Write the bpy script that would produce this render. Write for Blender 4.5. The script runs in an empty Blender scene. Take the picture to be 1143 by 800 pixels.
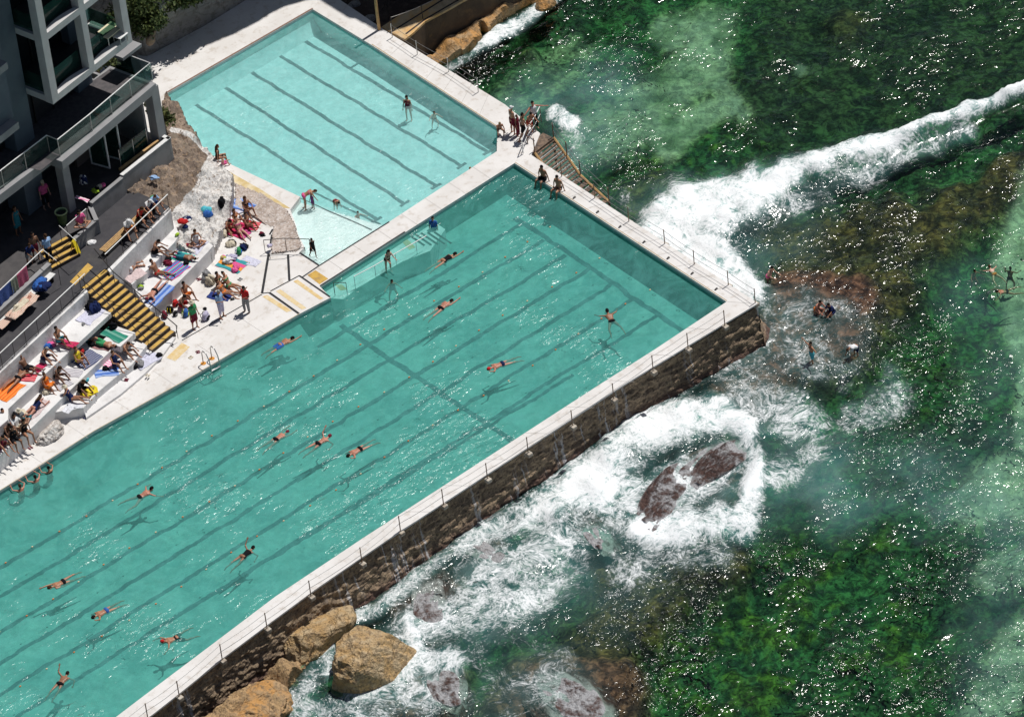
import bpy, bmesh, math, random
import numpy as np
from mathutils import Vector, Matrix
R = math.radians
random.seed(7); rng = np.random.default_rng(11)
S = bpy.context.scene
COL = S.collection

# ------------------------------------------------------------------ survey camera (aerial, long lens)
CW, CH = 1143, 800
FPX, PITCH, YAW, ROLL = 5835.5, R(38.93069), R(53.09588), R(-6.65431)
CAM = np.array([-142.28, -187.1645, 176.2727])
fw = np.array([math.cos(PITCH)*math.cos(YAW), math.cos(PITCH)*math.sin(YAW), -math.sin(PITCH)])
_r = np.array([math.sin(YAW), -math.cos(YAW), 0.]); _u = np.cross(_r, fw)
rt = _r*math.cos(ROLL)+_u*math.sin(ROLL); up = -_r*math.sin(ROLL)+_u*math.cos(ROLL)

def U(x, y, z=0.):
    """survey sight line (x, y) of the aerial photograph met with the level z: world point"""
    d = fw*FPX+rt*(x-CW/2)-up*(y-CH/2); t = (z-CAM[2])/d[2]
    p = CAM+d*t
    return Vector((p[0], p[1], z))
def PX(X, Y, Z):
    d = np.stack([X-CAM[0], Y-CAM[1], Z-CAM[2]], -1); zz = d@fw
    return CW/2+FPX*(d@rt)/zz, CH/2-FPX*(d@up)/zz
def UP(pts, z=0.): return [U(x, y, z).to_2d() for x, y in pts]
def head_of(x, y, z, hx, hy):
    a = U(x, y, z); b = U(x+hx, y+hy, z); d = b-a
    return math.atan2(d.y, d.x)-math.pi/2          # figures face local +Y

cam = bpy.data.cameras.new('Camera'); co = bpy.data.objects.new('Camera', cam); COL.objects.link(co)
M = Matrix.Identity(4)
for i in range(3):
    M[i][0] = rt[i]; M[i][1] = up[i]; M[i][2] = -fw[i]; M[i][3] = CAM[i]
co.matrix_world = M
cam.sensor_width = 36; cam.sensor_fit = 'HORIZONTAL'; cam.lens = 36*FPX/CW
cam.clip_start = 1; cam.clip_end = 4000
S.camera = co

# ------------------------------------------------------------------ numpy noise
def _hash(ix, iy, seed):
    h = (ix.astype(np.int64)*374761393+iy.astype(np.int64)*668265263+seed*144665) & 0xffffffff
    h = ((h ^ (h >> 13))*1274126177) & 0xffffffff
    return ((h ^ (h >> 16)) & 0xffff)/65535.
def vn(x, y, seed=0):
    x = np.asarray(x, float); y = np.asarray(y, float)
    ix = np.floor(x); iy = np.floor(y); fx = x-ix; fy = y-iy
    fx = fx*fx*fx*(fx*(fx*6-15)+10); fy = fy*fy*fy*(fy*(fy*6-15)+10)
    a = _hash(ix, iy, seed); b = _hash(ix+1, iy, seed); c = _hash(ix, iy+1, seed); d = _hash(ix+1, iy+1, seed)
    return (a*(1-fx)+b*fx)*(1-fy)+(c*(1-fx)+d*fx)*fy
def fbm(x, y, o=4, seed=0):
    s = 0; a = .5; t = 0
    for k in range(o):
        s = s+a*vn(x, y, seed+k*17); t += a; a *= .5; x, y = (x*.8-y*.6)*2.03+5.1, (x*.6+y*.8)*2.03-3.7
    return s/t
def ss(a, b, x):
    t = np.clip((x-a)/(b-a), 0, 1); return t*t*(3-2*t)

# ------------------------------------------------------------------ mesh collector
class MB:
    def __init__(s): s.v = []; s.f = []; s.m = []
    def add(s, vs, fs, m=0):
        o = len(s.v); s.v += [tuple(v) for v in vs]; s.f += [tuple(i+o for i in f) for f in fs]; s.m += [m]*len(fs); return s
    def box(s, c, size, rz=0., m=0, tilt=None):
        x, y, z = [k/2 for k in size]; Q = Matrix.Rotation(rz, 3, 'Z')
        if tilt: Q = Q @ Matrix.Rotation(tilt, 3, 'X')
        vs = [Q @ Vector((a*x, b*y, d*z))+Vector(c) for a in (-1, 1) for b in (-1, 1) for d in (-1, 1)]
        return s.add(vs, [(0, 1, 3, 2), (4, 6, 7, 5), (0, 4, 5, 1), (2, 3, 7, 6), (0, 2, 6, 4), (1, 5, 7, 3)], m)
    def prism(s, poly, z0, z1, m=0):
        poly = [Vector((p[0], p[1])) for p in poly]
        A = sum(poly[i].x*poly[(i+1) % len(poly)].y-poly[(i+1) % len(poly)].x*poly[i].y for i in range(len(poly)))
        if A < 0: poly = poly[::-1]
        n = len(poly)
        vs = [(p.x, p.y, z0) for p in poly]+[(p.x, p.y, z1) for p in poly]
        fs = [tuple(range(n, 2*n)), tuple(range(n-1, -1, -1))]+[(i, (i+1) % n, (i+1) % n+n, i+n) for i in range(n)]
        return s.add(vs, fs, m)
    def tube(s, p, r, n=8, m=0, caps=True):
        """tube through points p with radii r"""
        p = [Vector(q) for q in p]
        if not hasattr(r, '__len__'): r = [r]*len(p)
        vs = []; prev = None
        for i, q in enumerate(p):
            t = (p[min(i+1, len(p)-1)]-p[max(i-1, 0)]).normalized()
            a = prev if prev is not None else (Vector((0, 0, 1)) if abs(t.z) < .9 else Vector((1, 0, 0)))
            a = (a-t*a.dot(t)).normalized(); b = t.cross(a); prev = a
            vs += [q+(a*math.cos(k*2*math.pi/n)+b*math.sin(k*2*math.pi/n))*r[i] for k in range(n)]
        fs = []
        for i in range(len(p)-1):
            for k in range(n):
                k2 = (k+1) % n; fs.append((i*n+k, i*n+k2, (i+1)*n+k2, (i+1)*n+k))
        if caps: fs += [tuple(range(n-1, -1, -1)), tuple((len(p)-1)*n+k for k in range(n))]
        return s.add(vs, fs, m)
    def ball(s, c, r, m=0, nu=10, nv=7, sc=(1, 1, 1), rot=None):
        vs = [(0, 0, 1)]; fs = []
        for j in range(1, nv):
            th = math.pi*j/nv
            for i in range(nu):
                ph = 2*math.pi*i/nu; vs.append((math.sin(th)*math.cos(ph), math.sin(th)*math.sin(ph), math.cos(th)))
        vs.append((0, 0, -1)); L = len(vs)-1
        for i in range(nu):
            i2 = (i+1) % nu; fs.append((0, 1+i, 1+i2)); fs.append((L, 1+(nv-2)*nu+i2, 1+(nv-2)*nu+i))
            for j in range(nv-2): a = 1+j*nu; fs.append((a+i, a+nu+i, a+nu+i2, a+i2))
        Q = rot or Matrix.Identity(3)
        return s.add([Q @ Vector((v[0]*r*sc[0], v[1]*r*sc[1], v[2]*r*sc[2]))+Vector(c) for v in vs], fs, m)
    def lathe(s, c, prof, n=20, m=0):
        vs = [(c[0]+r*math.cos(2*math.pi*k/n), c[1]+r*math.sin(2*math.pi*k/n), c[2]+z) for r, z in prof for k in range(n)]
        fs = [(i*n+k, i*n+(k+1) % n, (i+1)*n+(k+1) % n, (i+1)*n+k) for i in range(len(prof)-1) for k in range(n)]
        return s.add(vs, fs, m)
    def mesh(s, name, o=(0, 0, 0), smooth=False):
        me = bpy.data.meshes.new(name)
        me.from_pydata([(v[0]-o[0], v[1]-o[1], v[2]-o[2]) for v in s.v], [], s.f)
        me.polygons.foreach_set('material_index', s.m)
        if smooth: me.polygons.foreach_set('use_smooth', [True]*len(s.f))
        me.update(); return me
    def build(s, name, mats, parent=None, smooth=False, bevel=0, local=False, origin=None):
        o = (0, 0, 0) if local else (tuple(parent.location) if parent else (origin or (0, 0, 0)))
        me = s.mesh(name, o, smooth)
        ob = link(name, me, mats, parent)
        if origin and not parent: ob.location = origin
        if bevel:
            b = ob.modifiers.new('b', 'BEVEL'); b.width = bevel; b.segments = 2; b.limit_method = 'ANGLE'
        return ob
def link(name, me, mats, parent=None):
    ob = bpy.data.objects.new(name, me); COL.objects.link(ob)
    if not isinstance(mats, (list, tuple)): mats = [mats]
    if len(me.materials) == 0:
        for _ in mats: me.materials.append(None)
    for i, m in enumerate(mats):
        ob.material_slots[i].link = 'OBJECT'; ob.material_slots[i].material = m
    if parent: ob.parent = parent
    return ob
def tag(o, label=None, cat=None, group=None, kind=None):
    if label: o['label'] = label
    if cat: o['category'] = cat
    if group: o['group'] = group
    if kind: o['kind'] = kind
    return o
def empty(name, loc, rz=0., label=None, cat=None, group=None):
    o = bpy.data.objects.new(name, None); COL.objects.link(o); o.location = loc; o.rotation_euler = (0, 0, rz)
    o.empty_display_size = .2
    return tag(o, label, cat, group)

# ------------------------------------------------------------------ materials
class NT:
    def __init__(s, name):
        s.m = bpy.data.materials.new(name); s.m.use_nodes = True; s.t = s.m.node_tree; s.t.nodes.clear()
        s.out = s.n('ShaderNodeOutputMaterial'); s.co = s.n('ShaderNodeTexCoord').outputs['Object']
    def n(s, k, **kw):
        nd = s.t.nodes.new(k)
        for a, b in kw.items(): setattr(nd, a, b)
        return nd
    def l(s, a, b): s.t.links.new(a, b)
    def put(s, sock, v):
        if isinstance(v, bpy.types.NodeSocket): s.l(v, sock)
        elif isinstance(v, (tuple, list)) and len(v) == 3 and sock.type == 'RGBA': sock.default_value = (*v, 1)
        else: sock.default_value = v
    def noise(s, scale, detail=4, rough=.55, co=None, dist=0., out='Fac', w=None):
        nd = s.n('ShaderNodeTexNoise'); s.put(nd.inputs['Scale'], scale); s.put(nd.inputs['Detail'], detail)
        s.put(nd.inputs['Roughness'], rough); s.put(nd.inputs['Distortion'], dist); s.l(co or s.co, nd.inputs['Vector'])
        return nd.outputs[out]
    def math(s, op, a, b=0., c=0., clamp=False):
        nd = s.n('ShaderNodeMath', operation=op, use_clamp=clamp); s.put(nd.inputs[0], a); s.put(nd.inputs[1], b); s.put(nd.inputs[2], c)
        return nd.outputs[0]
    def mapr(s, v, a, b, c=0., d=1., smooth=True):
        nd = s.n('ShaderNodeMapRange'); nd.interpolation_type = 'SMOOTHSTEP' if smooth else 'LINEAR'
        for i, k in enumerate((v, a, b, c, d)): s.put(nd.inputs[i], k)
        return nd.outputs[0]
    def mix(s, f, a, b, mode='MIX'):
        nd = s.n('ShaderNodeMix', data_type='RGBA', blend_type=mode)
        s.put(nd.inputs[0], f); s.put(nd.inputs[6], a); s.put(nd.inputs[7], b); return nd.outputs[2]
    def mapping(s, scale=(1, 1, 1), rz=0., co=None):
        nd = s.n('ShaderNodeMapping'); nd.inputs['Scale'].default_value = scale; nd.inputs['Rotation'].default_value = (0, 0, rz)
        s.l(co or s.co, nd.inputs[0]); return nd.outputs[0]
    def bump(s, h, strength=.3, dist=.05, normal=None):
        nd = s.n('ShaderNodeBump'); s.put(nd.inputs['Strength'], strength); s.put(nd.inputs['Distance'], dist); s.l(h, nd.inputs['Height'])
        if normal: s.l(normal, nd.inputs['Normal'])
        return nd.outputs[0]
    def bsdf(s, col, rough=.7, metal=0., normal=None, spec=.5, **kw):
        nd = s.n('ShaderNodeBsdfPrincipled'); s.put(nd.inputs['Base Color'], col); s.put(nd.inputs['Roughness'], rough)
        s.put(nd.inputs['Metallic'], metal); s.put(nd.inputs['Specular IOR Level'], spec)
        for k, v in kw.items(): s.put(nd.inputs[k], v)
        if normal: s.l(normal, nd.inputs['Normal'])
        return nd.outputs[0]
    def done(s, sh): s.l(sh, s.out.inputs[0]); return s.m
    def attr(s, name, out='Fac'):
        nd = s.n('ShaderNodeAttribute'); nd.attribute_name = name; return nd.outputs[out]

def simple(name, c, c2=None, scale=3., rough=.7, metal=0., bump=.0, bs=20., spec=.4, dirt=None, dirt_amt=.5, dscale=1.2):
    t = NT(name); col = c
    if c2: col = t.mix(t.mapr(t.noise(scale, 5), .38, .62), c, c2)
    if dirt: col = t.mix(t.math('MULTIPLY', t.mapr(t.noise(dscale, 8, .68), .5, .68), dirt_amt), col, dirt)
    nm = t.bump(t.noise(bs, 5, .6), bump, .04) if bump else None
    return t.done(t.bsdf(col, rough, metal, nm, spec))
_mc = {}
def cloth(c):
    k = ('cloth', c)
    if k not in _mc:
        _mc[k] = simple('cloth', c, tuple(x*.8 for x in c), 8, .9, bump=.25, bs=14, spec=.1)
    return _mc[k]
def skin(c):
    k = ('skin', c)
    if k not in _mc:
        t = NT('skin'); cc = t.mix(t.mapr(t.noise(7, 3), .35, .65), c, tuple(x*.78 for x in c))
        _mc[k] = t.done(t.bsdf(cc, .48, spec=.45))
    return _mc[k]

WHITE = simple('white_painted_concrete', (.71, .69, .675), (.65, .625, .605), .45, .8, bump=.25, bs=9, spec=.2, dirt=(.44, .38, .32), dirt_amt=.55, dscale=1.9)
WHITE_ROUGH = simple('whitewashed_stone', (.72, .71, .71), (.6, .59, .59), 1.1, .85, bump=.5, bs=6, spec=.2, dirt=(.36, .33, .32), dirt_amt=.6, dscale=1.1)
TERR = simple('whitewashed_terrace_concrete', (.73, .72, .72), (.66, .65, .65), 1.3, .85, bump=.35, bs=7, spec=.2, dirt=(.42, .4, .39), dirt_amt=.45, dscale=1.5)
ASPH = simple('dark_grey_coating', (.062, .06, .066), (.05, .049, .055), 2, .85, bump=.15, bs=60, spec=.2, dirt=(.1, .095, .09), dirt_amt=.5, dscale=.8)
YELLOW = simple('worn_yellow_paint', (.58, .37, .09), (.5, .31, .085), 3, .8, bump=.2, bs=20, spec=.2, dirt=(.3, .22, .13), dirt_amt=.8, dscale=3)
PALEYEL = simple('faded_yellow_paint', (.63, .45, .2), (.68, .55, .33), 2.5, .8, spec=.2, dirt=(.7, .64, .52), dirt_amt=.7, dscale=3)
TAN = simple('tan_stained_concrete', (.55, .42, .2), (.66, .57, .4), 1.4, .85, bump=.2, bs=10, spec=.2)
BLACK = simple('black_line_paint', (.015, .016, .02), None, 3, .7)
GREYW = simple('grey_rendered_wall', (.27, .265, .265), (.23, .225, .225), 1.2, .85, bump=.12, bs=20, spec=.2, dirt=(.16, .15, .14), dirt_amt=.5)
LGREY = simple('light_grey_render', (.3, .3, .305), (.26, .26, .27), 1.2, .8, bump=.1, bs=20, spec=.2, dirt=(.28, .27, .26), dirt_amt=.4)
BLUEG = simple('blue_grey_render', (.13, .16, .19), (.11, .135, .165), .8, .8, bump=.1, bs=20, spec=.2)
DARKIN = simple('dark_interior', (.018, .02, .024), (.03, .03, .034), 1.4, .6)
STEEL = simple('galvanised_steel', (.5, .5, .5), (.38, .37, .36), 12, .38, .85)
WHITEM = simple('white_metal', (.72, .72, .72), (.62, .62, .61), 7, .45)
DARKM = simple('dark_metal', (.035, .035, .04), (.06, .05, .045), 9, .5, .4)
RUSTM = simple('rusting_steel', (.28, .17, .1), (.16, .12, .1), 9, .7, .3, bump=.2)
WOOD = simple('weathered_wood', (.2, .14, .1), (.11, .08, .06), 5, .85, bump=.3, bs=25, dirt=(.06, .05, .045), dirt_amt=.7, dscale=2.4)
YWOOD = simple('tan_timber_rail', (.48, .3, .13), (.36, .22, .1), 5, .8, bump=.2, bs=18)
def glass_mat(name, tint, tr):
    t = NT(name)
    a = t.n('ShaderNodeBsdfTransparent'); a.inputs[0].default_value = (*tint, 1)
    g = t.bsdf((.03, .085, .07), .05, spec=.8)
    m = t.n('ShaderNodeMixShader'); m.inputs[0].default_value = tr; t.l(a.outputs[0], m.inputs[1]); t.l(g, m.inputs[2])
    return t.done(m.outputs[0])
GLASS = glass_mat('green_glass', (.42, .6, .54), .3)
CGLASS = glass_mat('clear_glass', (.8, .88, .86), .22)
DGLASS = simple('dark_window_glass', (.012, .016, .018), None, 3, .06, spec=.8)

def rock_mat(name, a, b, c, scale=1., bump=1., rough=.85, strata=0.):
    t = NT(name)
    n1 = t.noise(.9*scale, 8, .65); n2 = t.noise(3.5*scale, 8, .7)
    col = t.mix(t.mapr(n1, .38, .62), a, b); col = t.mix(t.math('MULTIPLY', t.mapr(n2, .48, .62), .75), col, c)
    v = t.n('ShaderNodeTexVoronoi', feature='DISTANCE_TO_EDGE'); v.inputs['Scale'].default_value = .55*scale
    wco = t.n('ShaderNodeVectorMath', operation='ADD'); t.l(t.co, wco.inputs[0])
    nz = t.noise(.8*scale, 4, .6, out='Color'); t.l(nz, wco.inputs[1]); t.l(wco.outputs[0], v.inputs['Vector'])
    crack = t.math('MAXIMUM', t.mapr(v.outputs['Distance'], 0, .022), t.mapr(t.noise(.6*scale, 3, .5), .5, .42))
    col = t.mix(crack, tuple(x*.5 for x in a), col)
    h = t.math('ADD', t.math('MULTIPLY', n1, 1.2), t.math('MULTIPLY', n2, .5)); h = t.math('ADD', h, t.math('MULTIPLY', crack, .12))
    if strata:
        h = t.math('ADD', h, t.math('MULTIPLY', t.noise(2.2, 5, .6, t.mapping((.35, .35, 3.5))), strata))
    return t.done(t.bsdf(col, rough, normal=t.bump(h, .9*bump, .25), spec=.25))
ROCK_TAN = rock_mat('tan_sandstone', (.6, .39, .18), (.62, .48, .3), (.25, .16, .09), 1.5, 1.5)
ROCK_ORANGE = rock_mat('orange_wet_sandstone', (.55, .29, .1), (.44, .3, .17), (.2, .14, .08), 1.3)
ROCK_GREY = rock_mat('grey_brown_sandstone', (.22, .16, .125), (.16, .125, .1), (.34, .24, .16), 1.2, 1.2)
ROCK_CLIFF = rock_mat('pale_grey_cliff_sandstone', (.34, .32, .3), (.26, .25, .24), (.16, .14, .12), .8, 1., strata=.8)
ROCK_WET = rock_mat('wet_red_brown_rock', (.085, .045, .038), (.12, .06, .05), (.035, .02, .018), 1.3, 1., .3)
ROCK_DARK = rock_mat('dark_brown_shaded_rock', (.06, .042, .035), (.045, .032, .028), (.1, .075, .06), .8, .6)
LEAF = simple('dark_green_leaves', (.035, .06, .012), (.07, .09, .02), 3, .7)

# ------------------------------------------------------------------ light and sky
AZ, EL = R(3), R(65)
sd = Vector((math.cos(EL)*math.cos(AZ), math.cos(EL)*math.sin(AZ), math.sin(EL)))
sl = bpy.data.lights.new('sun', 'SUN'); sl.energy = 5.0; sl.angle = R(.53); sl.color = (1, .965, .91)
so = bpy.data.objects.new('sun', sl); COL.objects.link(so); so.rotation_euler = sd.to_track_quat('Z', 'Y').to_euler()
so.location = (0, 0, 60)
W = bpy.data.worlds.new('World'); S.world = W; W.use_nodes = True
wt = W.node_tree; wt.nodes.clear(); bg = wt.nodes.new('ShaderNodeBackground'); sk = wt.nodes.new('ShaderNodeTexSky'); wo = wt.nodes.new('ShaderNodeOutputWorld')
sk.sky_type = 'NISHITA'; sk.sun_disc = False; sk.sun_elevation = EL; sk.sun_rotation = math.pi/2-AZ
wt.links.new(sk.outputs[0], bg.inputs[0]); bg.inputs[1].default_value = .05; wt.links.new(bg.outputs[0], wo.inputs[0])
S.view_settings.view_transform = 'Standard'; S.view_settings.look = 'None'; S.view_settings.exposure = -.27
S.cycles.transparent_max_bounces = 16; S.cycles.max_bounces = 6
S.cycles.use_denoising = True

SEA = -2.6; LAPW = -.3; KIDW = -.22

# ================================================================== SEA BED AND SEA
def stroke(px, py, pts, soft=.45, wob=.35, ns=.035, seed=0, val=1.):
    """soft-edged blob along a polyline of (x, y, radius)"""
    best = np.zeros_like(px)
    w = (fbm(px*ns, py*ns, 5, seed)-.5)*2*wob
    for i in range(max(1, len(pts)-1)):
        x0, y0, r0 = pts[i]; x1, y1, r1 = pts[min(i+1, len(pts)-1)]
        dx, dy = x1-x0, y1-y0; L = dx*dx+dy*dy+1e-9
        t = np.clip(((px-x0)*dx+(py-y0)*dy)/L, 0, 1)
        d = np.hypot(px-x0-t*dx, py-y0-t*dy)/(r0+(r1-r0)*t)
        best = np.maximum(best, ss(1+soft, 1-soft, d+w))
    return best*val
def axis(lo, hi, st, far):
    a = list(np.arange(lo, hi+1e-6, st)); s = st*2; x = hi
    while x < far: x += s; s *= 1.35; a.append(x)
    s = st*2; x = lo
    while x > -far: x -= s; s *= 1.35; a.insert(0, x)
    return np.array(a)
def grid_mesh(name, xs, ys, Z):
    X, Y = np.meshgrid(xs, ys, indexing='ij'); nx, ny = X.shape
    me = bpy.data.meshes.new(name)
    V = np.stack([X, Y, Z], -1).reshape(-1, 3)
    idx = np.arange(nx*ny).reshape(nx, ny)
    F = np.stack([idx[:-1, :-1], idx[1:, :-1], idx[1:, 1:], idx[:-1, 1:]], -1).reshape(-1, 4)
    me.vertices.add(len(V)); me.vertices.foreach_set('co', V.ravel())
    me.loops.add(len(F)*4); me.loops.foreach_set('vertex_index', F.ravel())
    me.polygons.add(len(F)); me.polygons.foreach_set('loop_start', np.arange(0, len(F)*4, 4)); me.polygons.foreach_set('loop_total', np.full(len(F), 4))
    me.polygons.foreach_set('use_smooth', np.ones(len(F), bool)); me.update(calc_edges=True)
    return me
def fattr(me, name, arr):
    a = me.attributes.new(name, 'FLOAT', 'POINT'); a.data.foreach_set('value', arr.ravel().astype(np.float32))
def cattr(me, name, rgb):
    a = me.attributes.new(name, 'FLOAT_COLOR', 'POINT'); c = np.ones((rgb.reshape(-1, 3).shape[0], 4), np.float32); c[:, :3] = rgb.reshape(-1, 3)
    a.data.foreach_set('color', c.ravel())

# --- sea bed
xs = axis(-48, 40, .25, 900); ys = axis(-56, 42, .25, 900)
X, Y = np.meshgrid(xs, ys, indexing='ij')
BZ0 = -4.3
px, py = PX(X, Y, np.full_like(X, -4.0))
inside = (px > -300) & (px < 1500) & (py > -300) & (py < 1200)
pxc = np.where(inside, px, 5000.); pyc = np.where(inside, py, 5000.)
sand = np.maximum.reduce([
    stroke(pxc, pyc, [(640, 165, 20), (700, 130, 34), (752, 95, 26), (790, 62, 26), (800, 30, 20)], seed=1, val=.55),
    stroke(pxc, pyc, [(748, 30, 20), (800, 20, 22), (770, 60, 14)], seed=2, val=.7),
    stroke(pxc, pyc, [(745, 150, 22), (790, 120, 14), (815, 112, 12)], seed=3, val=.7),
    stroke(pxc, pyc, [(790, 75, 12), (808, 100, 12)], seed=4, val=.6),
    stroke(pxc, pyc, [(893, 74, 7)], seed=5, wob=.2, val=.8), stroke(pxc, pyc, [(830, 125, 10)], seed=6, val=.5),
    stroke(pxc, pyc, [(1190, 210, 40), (1140, 290, 34), (1150, 350, 30), (1180, 400, 40), (1160, 480, 26)], .3, .3, seed=7),
    stroke(pxc, pyc, [(1085, 560, 26), (1130, 540, 30), (1180, 560, 40)], seed=8, val=.8),
    stroke(pxc, pyc, [(1110, 640, 20), (1165, 620, 26)], seed=9, val=.7), stroke(pxc, pyc, [(1150, 705, 26), (1120, 765, 26), (1090, 800, 24)], seed=10, val=.75),
    stroke(pxc, pyc, [(640, 60, 24), (560, 115, 24)], seed=12, val=.25)])
brown = np.maximum.reduce([
    stroke(pxc, pyc, [(850, 262, 24), (905, 290, 46), (960, 285, 50), (1030, 262, 42), (1100, 225, 30), (1150, 190, 24)], .5, .45, seed=21),
    stroke(pxc, pyc, [(900, 335, 50), (960, 350, 46), (1000, 330, 30)], .5, .4, seed=22),
    stroke(pxc, pyc, [(690, 640, 28), (700, 700, 36), (640, 760, 50), (760, 650, 30), (810, 640, 26)], .5, .4, seed=23),
    stroke(pxc, pyc, [(715, 225, 26), (745, 200, 12)], seed=24, val=.7),
    stroke(pxc, pyc, [(950, 28, 22), (965, 22, 10)], seed=25, val=.5), stroke(pxc, pyc, [(590, 62, 12)], seed=26, val=.6)])
awash = np.maximum.reduce([stroke(pxc, pyc, [(690, 592, 14), (738, 574, 30), (800, 534, 32), (836, 530, 14)], .5, .4, seed=34), stroke(pxc, pyc, [(648, 575, 14), (660, 592, 18)], .5, .4, seed=35), stroke(pxc, pyc, [(450, 690, 20), (500, 680, 26)], .5, .4, seed=36),
    stroke(pxc, pyc, [(490, 780, 40), (430, 800, 30)], .5, .4, seed=37, val=.8), stroke(pxc, pyc, [(600, 790, 50), (680, 790, 40)], .5, .4, seed=38, val=.8), stroke(pxc, pyc, [(520, 630, 20), (550, 620, 20)], .5, .4, seed=39, val=.8)])
shelf = np.maximum(stroke(pxc, pyc, [(840, 440, 40), (800, 415, 30), (880, 400, 46), (935, 385, 40), (890, 345, 30), (960, 350, 26)], .35, .35, seed=31),
                   stroke(pxc, pyc, [(660, 470, 16), (740, 440, 26), (830, 395, 30)], .4, .3, seed=32, val=.8))
shelf = np.maximum(shelf, awash); n1 = fbm(X*.22, Y*.22, 5, 40); n2 = fbm(X*.8, Y*.8, 5, 41); n3 = fbm(X*2.2, Y*2.2, 3, 42)
lime = ss(.44, .66, n2*.6+n3*.4)*np.clip(np.maximum.reduce([
    stroke(pxc, pyc, [(760, 760, 70), (860, 700, 90), (950, 640, 70), (1000, 700, 60)], .6, .4, seed=51),
    stroke(pxc, pyc, [(860, 235, 34), (800, 160, 46), (700, 210, 40), (930, 250, 30)], .6, .4, seed=52, val=.8),
    stroke(pxc, pyc, [(1000, 420, 50), (1080, 400, 40)], .6, .4, seed=53, val=.5)])+.12, 0, 1)
deep = stroke(pxc, pyc, [(860, 110, 60), (1000, 70, 90), (1120, 40, 80), (900, 30, 70)], .6, .3, seed=54)
kelp = np.array([.022, .068, .032]); limec = np.array([.045, .085, .018]); dark = np.array([.014, .036, .026]); sandc = np.array([.40, .42, .35])
brownc = np.array([.07, .048, .022]); brown2 = np.array([.032, .026, .017]); redc = np.array([.1, .052, .045]); shelf = np.maximum(shelf, awash)
c = kelp*(1-ss(.4, .62, n1*.5+n2*.5)[..., None])+dark*ss(.4, .62, n1*.5+n2*.5)[..., None]
L = lambda a, b, t: a*(1-t[..., None])+b*t[..., None]
c = L(c, np.array([.022, .03, .02]), deep*.8)
c = L(c, limec, np.clip(lime*1.0, 0, 1))
bb = L(np.broadcast_to(brown2, c.shape), brownc, ss(.42, .62, n2*.5+n3*.5)); c = L(c, bb, np.clip(brown, 0, 1)*.9)
c = L(c, sandc*(.8+.4*n2[..., None]), np.clip(sand*(.5+.6*ss(.3, .6, n2)), 0, 1)*.9)
rr = L(np.broadcast_to(redc*.55, c.shape), redc, ss(.4, .6, n3)); c = L(c, rr, np.clip(shelf*1.2, 0, 1)); c = L(c, np.broadcast_to(np.array([.085, .048, .042]), c.shape), np.clip(awash, 0, 1)*.8)
Z = BZ0+.9*(n1-.5)+.5*(n2-.5)*(1-sand)+.9*brown+1.35*shelf
Z = np.minimum(Z, SEA-.3); Z = np.where(inside, Z, BZ0)
bed = grid_mesh('seabed', xs, ys, Z); cattr(bed, 'bedcol', c); fattr(bed, 'sandy', np.clip(sand, 0, 1))
t = NT('seabed_kelp_sand_and_rock')
cc = t.attr('bedcol', 'Color'); nn = t.noise(2.6, 6, .6, dist=.8); nn2 = t.noise(.8, 6, .68, dist=1.2)
sdy = t.attr('sandy')
cc = t.mix(t.mapr(sdy, 0, .7, .9, .25), cc, t.mix(t.mapr(nn2, .4, .6), (.32, .38, .4), (1.75, 1.65, 1.3)), 'MULTIPLY')
cc = t.mix(t.mapr(sdy, 0, .7, .85, .3), cc, t.mix(t.mapr(nn, .4, .6), (.42, .42, .42), (1.65, 1.65, 1.5)), 'MULTIPLY')
tag(link('seabed', bed, t.done(t.bsdf(cc, .8, normal=t.bump(nn, .7, .3), spec=.1))), kind='structure')

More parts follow.
